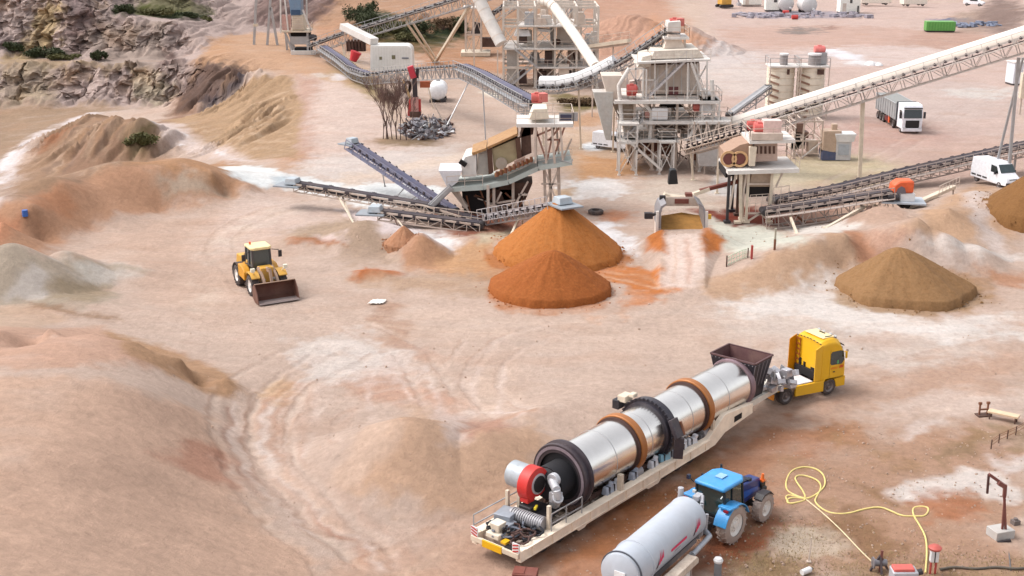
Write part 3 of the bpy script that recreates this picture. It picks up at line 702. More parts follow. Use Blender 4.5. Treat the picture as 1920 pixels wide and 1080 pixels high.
# ------------------------------------------------------------------ mesh helpers
class MB:
    def __init__(s): s.v = []; s.f = []
    def add(s, vs, fs):
        b = len(s.v); s.v += [tuple(v) for v in vs]; s.f += [tuple(i + b for i in f) for f in fs]; return s
    def box(s, c, d, rz=0, ry=0, rx=0, taper=(1, 1)):
        M = Matrix.Rotation(rz, 3, 'Z') @ Matrix.Rotation(ry, 3, 'Y') @ Matrix.Rotation(rx, 3, 'X')
        vs = []
        for z in (-.5, .5):
            for x, y in ((-.5, -.5), (.5, -.5), (.5, .5), (-.5, .5)):
                k = taper if z > 0 else (1, 1)
                vs.append(Vector(c) + M @ Vector((x * d[0] * k[0], y * d[1] * k[1], z * d[2])))
        return s.add(vs, [(3, 2, 1, 0), (4, 5, 6, 7), (0, 1, 5, 4), (1, 2, 6, 5), (2, 3, 7, 6), (3, 0, 4, 7)])
    def bar(s, p, q, w, h=None, up=(0, 0, 1)):
        p, q = Vector(p), Vector(q); h = h or w
        d = (q - p)
        if d.length < 1e-6: return s
        d.normalize(); u = Vector(up)
        if abs(d.dot(u)) > .97: u = Vector((0, 1, 0)) if abs(d.y) < .9 else Vector((1, 0, 0))
        a = d.cross(u).normalized(); b = a.cross(d).normalized()
        vs = []
        for e in (p, q):
            for x, y in ((-1, -1), (1, -1), (1, 1), (-1, 1)): vs.append(e + a * x * w / 2 + b * y * h / 2)
        return s.add(vs, [(3, 2, 1, 0), (4, 5, 6, 7), (0, 1, 5, 4), (1, 2, 6, 5), (2, 3, 7, 6), (3, 0, 4, 7)])
    def tube(s, p, q, r, n=10, r2=None, caps=True):
        p, q = Vector(p), Vector(q); r2 = r if r2 is None else r2
        d = (q - p).normalized(); u = Vector((0, 0, 1)) if abs(d.z) < .95 else Vector((1, 0, 0))
        a = d.cross(u).normalized(); b = a.cross(d)
        vs = [p + (a * math.cos(t) + b * math.sin(t)) * r for t in [2 * math.pi * i / n for i in range(n)]]
        vs += [q + (a * math.cos(t) + b * math.sin(t)) * r2 for t in [2 * math.pi * i / n for i in range(n)]]
        fs = [(i, (i + 1) % n, n + (i + 1) % n, n + i) for i in range(n)]
        if caps: fs += [tuple(range(n))[::-1], tuple(range(n, 2 * n))]
        return s.add(vs, fs)
    def lathe(s, o, axis, prof, n=24, closed=False):
        """prof: (distance along the axis, radius)"""
        o = Vector(o); d = Vector(axis).normalized(); u = Vector((0, 0, 1)) if abs(d.z) < .95 else Vector((1, 0, 0))
        a = d.cross(u).normalized(); b = a.cross(d); vs = []; fs = []
        for (t, r) in prof:
            for i in range(n):
                w = 2 * math.pi * i / n
                vs.append(o + d * t + (a * math.cos(w) + b * math.sin(w)) * max(r, 1e-4))
        m = len(prof)
        for j in range(m if closed else m - 1):
            k = (j + 1) % m
            for i in range(n): fs.append((j * n + i, j * n + (i + 1) % n, k * n + (i + 1) % n, k * n + i))
        return s.add(vs, fs)
    def prism(s, pts, axis, a0, a1):
        """outline pts in the plane across `axis` ('x': (y,z), 'y': (x,z), 'z': (x,y)), from a0 to a1"""
        def mk(p, a): return {'x': (a, p[0], p[1]), 'y': (p[0], a, p[1]), 'z': (p[0], p[1], a)}[axis]
        n = len(pts); vs = [mk(p, a0) for p in pts] + [mk(p, a1) for p in pts]
        fs = [(i, (i + 1) % n, n + (i + 1) % n, n + i) for i in range(n)] + [tuple(range(n))[::-1], tuple(range(n, 2 * n))]
        return s.add(vs, fs)
    def path(s, pts, r, n=8):
        pts = [Vector(p) for p in pts]; vs = []; fs = []; pa = None
        for i, p in enumerate(pts):
            d = (pts[min(i + 1, len(pts) - 1)] - pts[max(i - 1, 0)]).normalized()
            u = Vector((0, 0, 1)) if abs(d.z) < .95 else Vector((1, 0, 0))
            a = d.cross(u).normalized()
            if pa is not None and a.dot(pa) < 0: a = -a
            pa = a; b = a.cross(d)
            for j in range(n):
                w = 2 * math.pi * j / n; vs.append(p + (a * math.cos(w) + b * math.sin(w)) * r)
        m = len(pts)
        for i in range(m - 1):
            for j in range(n): fs.append((i * n + j, i * n + (j + 1) % n, (i + 1) * n + (j + 1) % n, (i + 1) * n + j))
        fs += [tuple(range(n)), tuple(range((m - 1) * n, m * n))]
        return s.add(vs, fs)
    def plate(s, pts, th):
        """a plate of any corners (coplanar or nearly) with thickness"""
        P = [Vector(p) for p in pts]; nrm = (P[1] - P[0]).cross(P[2] - P[0]).normalized() * th
        n = len(P); vs = P + [p - nrm for p in P]
        return s.add(vs, [tuple(range(n)), tuple(range(n, 2 * n))[::-1]] + [(i, (i + 1) % n, n + (i + 1) % n, n + i) for i in range(n)])
    def build(s, name, m, parent=None, off=None, bevel=0, smooth=35):
        me = bpy.data.meshes.new(name)
        o3 = Vector(off) if off is not None else Vector((0, 0, 0))
        bm = bmesh.new(); bv = [bm.verts.new(Vector(v) - o3) for v in s.v]
        for f in s.f:
            try: bm.faces.new([bv[i] for i in f])
            except ValueError: pass
        bmesh.ops.recalc_face_normals(bm, faces=bm.faces)
        bm.to_mesh(me); bm.free()
        me.polygons.foreach_set("use_smooth", [True] * len(me.polygons))
        me.set_sharp_from_angle(angle=R(smooth))
        me.materials.append(m)
        o = bpy.data.objects.new(name, me); COL.objects.link(o)
        if parent is not None: o.parent = parent
        if bevel:
            bvm = o.modifiers.new("edge", 'BEVEL'); bvm.width = bevel; bvm.segments = 2; bvm.limit_method = 'ANGLE'; bvm.angle_limit = R(40)
        return o

def tag(o, label=None, cat=None, group=None, kind=None):
    if label: o["label"] = label
    if cat: o["category"] = cat
    if group: o["group"] = group
    if kind: o["kind"] = kind
    return o
def thing(name, label, cat, loc=(0, 0, 0), rz=0, group=None, rx=0, ry=0):
    o = bpy.data.objects.new(name, None); COL.objects.link(o)
    o.location = loc; o.rotation_euler = (rx, ry, rz); o.empty_display_size = .5
    return tag(o, label, cat, group)
def copy_tree(o, parent=None):
    c = o.copy(); COL.objects.link(c)
    if parent is not None: c.parent = parent
    for ch in list(o.children): copy_tree(ch, c)
    return c
def wheel(parent, c, r, w, tyre=tyrem, rim=rimg, name='wheel', rr=.6, n=24, lugs=0, hubdark=False):
    """axis along local y"""
    e = MB()
    e.lathe((c[0], c[1] - w / 2, c[2]), (0, 1, 0), [(0.02, r * rr), (0, r * .80), (w * .10, r * .96), (w * .25, r), (w * .75, r), (w * .90, r * .96), (w, r * .80), (w - .02, r * rr)], n)
    if lugs:
        for i in range(lugs):
            for sd_ in (-1, 1):
                a = 2 * math.pi * (i + (.5 if sd_ > 0 else 0)) / lugs
                p = Vector((c[0] + math.cos(a) * r * .98, c[1] + sd_ * w * .46, c[2] + math.sin(a) * r * .98))
                q = Vector((c[0] + math.cos(a + .16) * r * 1.0, c[1] + sd_ * .02, c[2] + math.sin(a + .16) * r * 1.0))
                e.bar(p, q, .06 * r, .08 * r, up=(math.cos(a), 0, math.sin(a)))
    t = e.build(name, tyre, parent)
    g = MB()
    g.lathe((c[0], c[1] - w * .36, c[2]), (0, 1, 0), [(-.04, 0), (-.04, r * .16), (.05, r * .2), (.07, r * .42), (.0, r * .5), (-.03, r * rr * 1.01), (w * .72 + .03, r * rr * 1.01), (w * .72, r * .5), (w * .72 - .07, r * .42), (w * .72 - .05, r * .2), (w * .72 + .04, r * .16), (w * .72 + .04, 0)], n)
    for i in range(8):
        a = i * math.pi / 4
        for yy in (-w * .36 + .02, w * .36 - .02):
            g.box((c[0] + math.cos(a) * r * .3, c[1] + yy, c[2] + math.sin(a) * r * .3), (.04, .05, .04))
    g.build('rim', rim, t)
    return t

# ================================================================== the drum on its trailer
TH = R(50)
T0 = Vector((-.72, 51.35, 0))
def tw(x, y, z=0):
    return Vector((T0.x + x * math.cos(TH) - y * math.sin(TH), T0.y + x * math.sin(TH) + y * math.cos(TH), z))
def make_trailer():
    t = thing('low_loader_trailer', 'long cream low loader chassis trailer carrying the shiny steel drum', 'trailer', T0, TH)
    for sy in (-1, 1):
        b = MB(); y = sy * 1.3
        prof = [(0, .55), (4.1, .55), (4.25, .40), (4.7, .40), (4.9, .50), (9.8, .50), (10.0, .38), (10.9, .38), (11.1, .54), (16.3, .60), (17.3, 1.0), (20.2, 1.2), (20.2, 1.78), (18.6, 1.94), (17.2, 2.06), (16.5, 1.68), (15.6, 1.20), (0, 1.10)]
        b.prism(prof, 'y', y - .15, y + .15)
        b.box((8, y, 1.12), (15.4, .46, .05)); b.box((8, y, .62), (15.4, .36, .04))
        for i in range(11): b.box((.8 + i * 1.45, y + sy * .16, .86), (.05, .10, .40))
        m = b.build('side_beam', mat('trailer_cream', (252, 234, 212), .55, dirt=.10, rust=.10, scale=1.6, k=.9), t, bevel=.015)
        w = MB(); w.prism([(18.2, 1.28), (19.0, 1.30), (19.0, 1.62), (18.2, 1.62)], 'y', y - .162, y + .162); w.build('cutout', dark, m)
        w = MB(); w.box((16.2, y, 1.6), (.16, .16, .9)); w.build('stake', cream, m)
        w = MB(); w.box((7.75, y, 1.5), (.24, .24, .95)); w.build('stake', cream, m)
    c = MB()
    for i in range(15): c.box((.5 + i * 1.15, 0, .84), (.14, 2.38, .22))
    for y in (-.55, .55): c.box((8.2, y, .78), (15.6, .16, .3))
    c.build('cross_member', dusty, t)
    d = MB(); d.box((8, 0, .66), (15.5, 2.4, .03)); d.build('floor_plate', mat('greasy_floor', (74, 66, 60), .9, dirt=.45), t)
    g = MB(); g.prism([(19.4, 1.36), (23.9, 1.36), (24.6, 1.44), (25.4, 1.44), (25.4, 1.62), (20, 1.74), (19.4, 1.74)], 'y', -1.18, 1.18)
    g.build('gooseneck', mat('gooseneck_cream', (236, 226, 212), .6, dirt=.15), t, bevel=.02)
    r = MB(); r.box((-.06, 0, .88), (.16, 2.8, .26)); bp = r.build('rear_bumper', cream, t, bevel=.02)
    y_ = MB(); y_.box((-.13, .12, .86), (.08, 1.15, .34)); y_.box((.25, -.35, 1.12), (.35, .3, .12)); y_.build('yellow_panel', yellowp, bp, bevel=.01)
    d = MB(); d.box((.12, -.85, .92), (.3, .7, .28)); d.build('dark_recess', dark, bp)
    for sy in (-1, 1):
        b = MB(); b.box((-.06, sy * 1.22, 1.25), (.06, .40, .42)); mk = b.build('marker_board', whitep, t)
        b = MB()
        for k in (-1, 0, 1): b.bar((-.10, sy * 1.22 - .17 * sy, 1.18 + k * .15), (-.10, sy * 1.22 + .17 * sy, 1.30 + k * .15), .012, .065)
        b.build('red_stripes', redp, mk)
    for y in (-.85, .85):
        for i in range(3): wheel(t, (2.2 + i * 1.25, y, .46), .46, .34)
    for y in (-.85, .85):
        for i in range(3): wheel(t, (12.2 + i * 1.25, y, .46), .46, .34)
    b = MB()
    for (p, q) in (((.0, 1.33, 1.02), (.0, 1.33, 2.0)), ((2.3, 1.33, 1.02), (2.3, 1.33, 2.0)), ((4.4, 1.33, 1.02), (4.4, 1.33, 2.0)), ((0, 1.33, 2.0), (4.4, 1.33, 2.0)), ((0, 1.33, 1.5), (4.4, 1.33, 1.5)),
                   ((2.3, -1.34, 1.02), (2.3, -1.34, 2.0)), ((4.6, -1.34, 1.02), (4.6, -1.34, 2.0)), ((2.3, -1.34, 2.0), (4.6, -1.34, 2.0)), ((2.3, -1.34, 1.5), (4.6, -1.34, 1.5)), ((3.4, -1.34, 1.02), (3.4, -1.34, 2.0))):
        b.bar(p, q, .045)
    b.build('guard_rail', galv, t)
    return t
make_trailer()

steel = mat('polished_steel', (240, 234, 228), .24, 1.0, .05, .8, k=.95)
def make_drum():
    A = tw(5.05, .18, 2.50); B = tw(20.7, .05, 2.55); ax = (B - A); L_ = ax.length; ax.normalize()
    t = thing('rotary_drum', 'polished steel rotary dryer drum lying along the cream trailer', 'drum', (A.x, A.y, 1.1))
    def at_(d, prof, nm, m, n=56, parent=t, **k):
        b = MB(); b.lathe(A + ax * d, ax, prof, n); return b.build(nm, m, parent, off=(A.x, A.y, 1.1), **k)
    rs = 1.34
    sh = at_(.3, [(0, rs - .02), (.02, rs), (L_ - .6, rs), (L_ - .58, rs - .02)], 'shell', steel, 72)
    w = MB()
    for d in (2.6, 5.6, 9.3, 12.9):                                  # weld seams
        w.lathe(A + ax * d, ax, [(-.02, rs - .01), (-.02, rs + .008), (.02, rs + .008), (.02, rs - .01)], 56)
    w.build('weld_seam', galv, sh, off=(A.x, A.y, 1.1))
    fl = at_(-.25, [(0, 1.18), (0, 1.58), (.10, 1.62), (.14, 1.52), (.40, 1.52), (.46, 1.65), (.58, 1.65), (.58, rs + .005)], 'end_flange', mat('flange_black', (66, 58, 66), .4, .3, dirt=.12), smooth=30)
    ring = at_(-.26, [(-.02, 1.34), (-.02, 1.48), (.02, 1.48), (.02, 1.34)], 'flange_ring', mat('flange_grey', (150, 134, 140), .45, .2), parent=fl)
    at_(-.10, [(0, 0), (0, 1.2), (.05, 1.2)], 'end_plate', mat('burner_black', (36, 34, 38), .7))
    tm = mat('running_tyre_rust', (178, 112, 58), .5, .2, .12, 2, dirt=.15)
    for d in (4.45, 10.7):
        k = at_(d, [(0, rs + .004), (0, 1.50), (.04, 1.54), (.40, 1.54), (.44, 1.50), (.44, rs + .004)], 'tyre_ring', tm, smooth=30)
        at_(d - .14, [(0, rs + .003), (0, 1.45), (.13, 1.45), (.13, rs + .003)], 'dark_side_ring', mat('ring_brown', (76, 50, 44), .6), parent=k, smooth=30)
    gr = at_(6.75, [(0, rs + .004), (0, 1.48), (.20, 1.50), (.20, 1.64), (.62, 1.64), (.62, 1.50), (.85, 1.48), (.85, rs + .004)], 'gear_guard', mat('guard_black', (60, 58, 68), .4, .3, dirt=.1), smooth=30)
    b = MB()
    C0 = A + ax * 7.05; s = ax.cross(Vector((0, 0, 1))).normalized()
    for i in range(40):
        a = i / 40 * 2 * math.pi; r_ = s * math.cos(a) + Vector((0, 0, 1)) * math.sin(a)
        b.bar(C0 + r_ * 1.60 - ax * .12, C0 + r_ * 1.67 - ax * .12, .05, .2, up=ax)
    b.build('gear_teeth', mat('gear_steel', (92, 86, 92), .4, .5), gr, off=(A.x, A.y, 1.1))
    b = MB()                                                        # guard box split by the ring, right hand side
    b.bar(C0 + s * 1.5 + Vector((0, 0, .95)), C0 + s * 1.95 + Vector((0, 0, .05)), .62, .22)
    b.bar(C0 + s * 1.95 + Vector((0, 0, .05)), C0 + s * 1.9 - Vector((0, 0, 1.1)), .5, .2)
    b.build('chain_case', mat('case_dark', (70, 64, 72), .45, .2, dirt=.15), gr, off=(A.x, A.y, 1.1), bevel=.03)
    b = MB(); b.bar(C0 + s * 1.72 + Vector((0, 0, .75)) + ax * .35, C0 + s * 1.98 + Vector((0, 0, .1)) + ax * .35, .12, .16); b.build('rusty_latch', rustm, gr, off=(A.x, A.y, 1.1))
    b = MB(); b.box(C0 - s * 1.45 + Vector((0, 0, 1.35)), (.7, .5, .35), TH); b.box(C0 - s * .95 + Vector((0, 0, 1.62)), (.4, .3, .2), TH); b.build('gear_motor', cream, gr, off=(A.x, A.y, 1.1), bevel=.04)
    b = MB(); b.box(C0 - s * 1.75 + Vector((0, 0, 1.0)), (.9, .4, .5), TH); b.build('motor_bracket', blackm, gr, off=(A.x, A.y, 1.1), bevel=.03)
    at_(L_ - .5, [(0, rs + .004), (0, 1.40), (.10, 1.45), (.34, 1.45), (.40, 1.38), (.40, 1.1)], 'front_ring', mat('front_ring_grey', (146, 122, 130), .4, .3, dirt=.12), smooth=30)
    b = MB()                                                        # carrying frame with rollers
    for sy in (-.75, .75):
        b.bar(tw(4.4, sy, 1.18), tw(21, sy, 1.18), .14, .20)
    for i in range(14): b.bar(tw(4.7 + i * 1.2, -.9, 1.18), tw(4.7 + i * 1.2, .9, 1.18), .1, .14)
    b.build('carrying_frame', rustd, t, off=(A.x, A.y, 1.1))
    for d in (4.67, 10.92):
        for sy in (-1, 1):
            c = A + ax * d + s * sy * .98 - Vector((0, 0, 1.28))
            q = MB(); q.tube(c - ax * .3, c + ax * .3, .3, 16); q.box(c - Vector((0, 0, .12)), (.9, .3, .3), TH)
            q.build('support_roller', mat('roller_grey', (160, 158, 162), .5, .3, dirt=.2), t, off=(A.x, A.y, 1.1))
    return t
make_drum()

def make_load_bits():
    # feed hopper at the front of the drum
    o = tw(21.35, .08, 1.5)
    hb = thing('feed_hopper', 'black steel feed hopper with open maroon mouth at the drum front', 'hopper', o, TH)
    top = [(-1.0, -1.42, 2.5), (1.0, -1.42, 2.5), (1.0, 1.42, 2.5), (-1.0, 1.42, 2.5)]
    mid = [(-.75, -1.15, .95), (.75, -1.15, .95), (.75, 1.15, .95), (-.75, 1.15, .95)]
    bot = [(-.62, -1.05, -.1), (.62, -1.05, -.1), (.62, 1.05, -.1), (-.62, 1.05, -.1)]
    b = MB(); vs = bot + mid + top
    fs = [(0, 1, 5, 4), (1, 2, 6, 5), (2, 3, 7, 6), (3, 0, 4, 7), (4, 5, 9, 8), (5, 6, 10, 9), (6, 7, 11, 10), (7, 4, 8, 11), (3, 2, 1, 0)]
    b.add(vs, fs); b.build('body', mat('hopper_black', (34, 32, 42), .45, .1, dirt=.04), hb)
    b = MB(); k = .955
    ti = [(x * k, y * k, z + .002) for x, y, z in top]; mi = [(x * .9, y * .9, z + .05) for x, y, z in mid]
    b.add(ti + mi, [(0, 1, 5, 4), (1, 2, 6, 5), (2, 3, 7, 6), (3, 0, 4, 7), (4, 5, 6, 7)]); b.build('lining', mat('maroon_lining', (98, 62, 64), .75, dirt=.25, scale=2), hb)
    b = MB()
    for i in range(4): b.bar(top[i], top[(i + 1) % 4], .10, .08)
    b.build('rim_flange', mat('rim_brown', (96, 66, 66), .6), hb)
    b = MB()
    for sy in (-1, 1):
        for i in range(9): b.box((-.95 + i * .24, sy * 1.46, 2.38), (.03, .03, .03))
        for i in range(5): b.bar((-.7 + i * .35, sy * 1.12, .9), (-.95 + i * .47, sy * 1.4, 2.4), .04, .06)
    for i in range(12): b.box((-1.05, -1.3 + i * .235, 2.38), (.03, .05, .03))
    b.build('bolt_row', mat('bolt_grey', (150, 142, 148), .5), hb)
    # wrapped machine in front of it
    o = at(1461, 732, 1.70)
    w = thing('wrapped_machine', 'silver wrapped machine standing on the trailer neck behind the yellow truck', 'machine', o, TH)
    rnd = random.Random(5)
    b = MB()
    for i in range(26):
        b.box((rnd.uniform(-.55, .45), rnd.uniform(-.85, .85), rnd.uniform(.1, 1.25)), (rnd.uniform(.2, .5), rnd.uniform(.2, .6), rnd.uniform(.15, .45)), rnd.uniform(0, 3), rnd.uniform(-.5, .5), rnd.uniform(-.5, .5))
    b.build('wrapping', mat('silver_foil', (206, 202, 206), .3, .5, .2, 5, dirt=.1), w, bevel=.02)
    b = MB()
    for i in range(7): b.tube((rnd.uniform(-.5, .4), rnd.uniform(-.8, .8), rnd.uniform(.3, .9)), (rnd.uniform(-.5, .4), rnd.uniform(-.8, .8), rnd.uniform(.6, 1.3)), .08)
    b.build('pipework', galv, w)
    b = MB(); b.plate([(.62, -.7, .1), (.62, .5, .1), (.62, .3, 1.35), (.62, -.5, 1.0)], .03); b.build('guard_panel', mat('panel_silver', (190, 188, 192), .4, .3), w)
    # burner with red fan housing
    o = tw(3.4, .1, 1.06)
    f = thing('burner_fan', 'red burner fan with grey silencer and cream legs at the trailer rear', 'burner', o, TH)
    b = MB(); b.tube((.4, 0, 1.45), (1.7, 0, 1.45), .85, 24); b.tube((.1, 0, 1.45), (.5, 0, 1.45), .6, 24, .85); b.build('burner_barrel', mat('burner_black', (36, 34, 38), .7), f)
    pts = []
    for i in range(30):                                             # volute outline
        a = -2.0 + i / 29 * 2 * math.pi * .97; r_ = .62 + .30 * i / 29
        pts.append((math.cos(a) * r_, math.sin(a) * r_ + 1.75))
    b = MB(); b.prism([(p[0] - .35, p[1]) for p in pts], 'y', -.08, .52)
    b.prism([(-1.05, .95), (-.55, .95), (-.45, 1.6), (-1.05, 1.6)], 'y', -.02, .46)
    hs = b.build('fan_housing', mat('bright_red', (212, 44, 40), .5, dirt=.10, scale=2), f, bevel=.03)
    b = MB(); b.lathe((-.35, .10 - .22, 1.75), (0, 1, 0), [(0, .22), (0, .50), (.08, .52), (.08, .2)], 24); b.build('inlet_ring', mat('ring_silver', (210, 204, 206), .4, .4), hs)
    b = MB(); b.tube((-.35, -.10, 1.75), (-.35, -.16, 1.75), .40, 20); b.build('fan_mouth', dark, hs)
    b = MB(); b.lathe((-.35, .54, 1.85), (0, 1, 0), [(0, 0), (0, .58), (.03, .62), (.92, .62), (.98, .56), (.98, 0)], 28)
    for i in range(10): b.box((-.35 + .60 * math.cos(i * .63), 1.0, 1.85 + .60 * math.sin(i * .63)), (.05, .05, .05))
    b.build('silencer', mat('silencer_grey', (180, 186, 192), .5, .2, dirt=.1), f, smooth=30)
    b = MB(); b.tube((.1, -.5, 1.85), (-.3, -1.1, 1.75), .20, 14); b.tube((-.3, -1.1, 1.75), (-.25, -1.15, 1.3), .18, 14); b.tube((-.25, -1.15, 1.35), (.2, -.6, .7), .26, 14); b.tube((.25, -.6, 1.95), (.0, -.6, 1.95), .32, 14)
    b.box((-.1, -.9, 1.25), (.4, .5, .5)); b.build('gas_train', mat('valve_silver', (206, 206, 210), .4, .3, dirt=.1), f, bevel=.02)
    for (x, y, h) in ((-1.15, 1.12, 1.35), (-1.0, -1.22, 1.25), (-.75, .75, 1.2)):
        b = MB(); b.box((x, y, h / 2), (.16, .16, h)); b.box((x, y, .03), (.3, .3, .06)); b.build('post', cream, f)
    b = MB(); b.box((-.7, .1, .5), (.9, .7, .7)); b.box((-.3, -.1, .35), (1.2, 1.4, .3)); b.build('bearing_block', mat('grease_black', (46, 42, 44), .6), f, bevel=.05)
    b = MB(); b.box((-1.0, -.45, .92), (.35, .10, .10), .4); b.build('name_plate', mat('plate_yellow', (240, 214, 60), .5), f)
    # grey corrugated duct, white cap, hoses
    o = tw(1.3, 0, 1.08)
    d = thing('corrugated_duct', 'grey corrugated duct lying across the trailer rear deck', 'duct', o, TH)
    b = MB()
    for i in range(14): b.tube((.9 - i * .02, -.95 + i * .115, .35 + .008 * i), (.9 - i * .02, -.95 + i * .115 + .07, .35 + .008 * i), .34, 14); 
    b.tube((.88, -.98, .35), (.65, .75, .45), .29, 14)
    b.build('bellows', mat('duct_grey', (172, 170, 174), .5, .2, dirt=.1), d)
    b = MB(); b.box((.35, .75, .38), (1.0, .85, .55), .2); b.box((-.1, .3, .25), (.7, .5, .3)); b.build('fan_box', mat('box_grey', (164, 170, 180), .5, .2, dirt=.15), d, bevel=.03)
    o = tw(.55, .35, 1.08)
    d = thing('exhaust_cowl', 'cream square cowl on a plate near the trailer tail', 'cowl', o, TH)
    b = MB(); b.box((0, 0, .12), (.85, .75, .24)); b.box((0, 0, .45), (.4, .4, .45), 0, 0, 0, (1.45, 1.45)); b.build('cowl', mat('cowl_cream', (234, 222, 204), .6, dirt=.12), d, bevel=.03)
    b = MB(); b.tube((0, .3, .3), (0, .36, .3), .15, 12); b.tube((0, -.42, .35), (0, -.36, .35), .15, 12); b.build('side_port', dark, d)
    o = tw(1.0, 0, 1.0)
    d = thing('hose_bundle', 'tangle of black and grey hoses heaped on the trailer tail', 'hoses', o, TH)
    rnd = random.Random(8)
    hosem = [mat('hose_black', (40, 40, 48), .6), mat('hose_grey', (120, 124, 136), .6), mat('hose_brown', (92, 66, 60), .7)]
    for i in range(12):
        cx, cy = rnd.uniform(-.7, 1.4), rnd.uniform(-1.05, 1.05); r0 = rnd.uniform(.15, .42)
        b = MB(); pts = [(cx + math.cos(a * .7) * r0 * (1 + .3 * math.sin(a * 1.7 + i)), cy + math.sin(a * .7) * r0, .10 + .035 * a * rnd.uniform(.6, 1.0)) for a in range(14)]
        b.path(pts, .05, 6); b.build('hose', hosem[i % 3], d)
    for i in range(10):
        b = MB(); b.box((rnd.uniform(-.8, 1.6), rnd.uniform(-1.05, 1.05), rnd.uniform(.06, .2)), (rnd.uniform(.1, .4), rnd.uniform(.1, .4), rnd.uniform(.1, .3)), rnd.uniform(0, 3)); b.build('fitting', hosem[rnd.randrange(3)], d, bevel=.02)
    # parcels under the drum
    rnd = random.Random(3)
    pm = [mat('film_white', (226, 226, 232), .35, .1, .1, 3), mat('film_grey', (170, 176, 190), .35, .1, .15, 3), mat('film_blue', (150, 196, 216), .4, 0, .1, 3)]
    spots = [(7.6, 'white'), (7.15, 'grey'), (12.6, 'grey'), (11.0, 'white'), (13.7, 'white'), (12.0, 'blue'), (14.6, 'white'), (9.3, 'grey')]
    words = {7.6: 'white film wrapped parcel beside the rear drum roller', 7.15: 'grey film wrapped parcel nearest the rear drum roller', 12.6: 'grey wrapped parcel under the drum past the gear ring', 11.0: 'white wrapped parcel just ahead of the black gear ring',
             13.7: 'white wrapped parcel below the front rusty ring', 12.0: 'pale blue wrapped parcel on the trailer side beam', 14.6: 'white wrapped parcel closest to the hopper end of the trailer', 9.3: 'grey wrapped parcel tucked below the chain case'}
    for x, c in spots:
        o = tw(x, -1.0, 1.10)
        t = thing('wrapped_parcel', words[x], 'parcel', o, TH + rnd.uniform(-.3, .3), 'wrapped parcels under the drum')
        b = MB(); b.box((0, 0, .2), (.7, .38, .4), 0, 0, 0, (.8, .7)); b.box((.25, 0, .42), (.3, .25, .22), .4, .2, .2); b.build('bundle', pm[{'white': 0, 'grey': 1, 'blue': 2}[c]], t, bevel=.05)
        b = MB(); b.box((-.1, 0, .2), (.05, .40, .42)); b.build('strap', blackm, t)
make_load_bits()

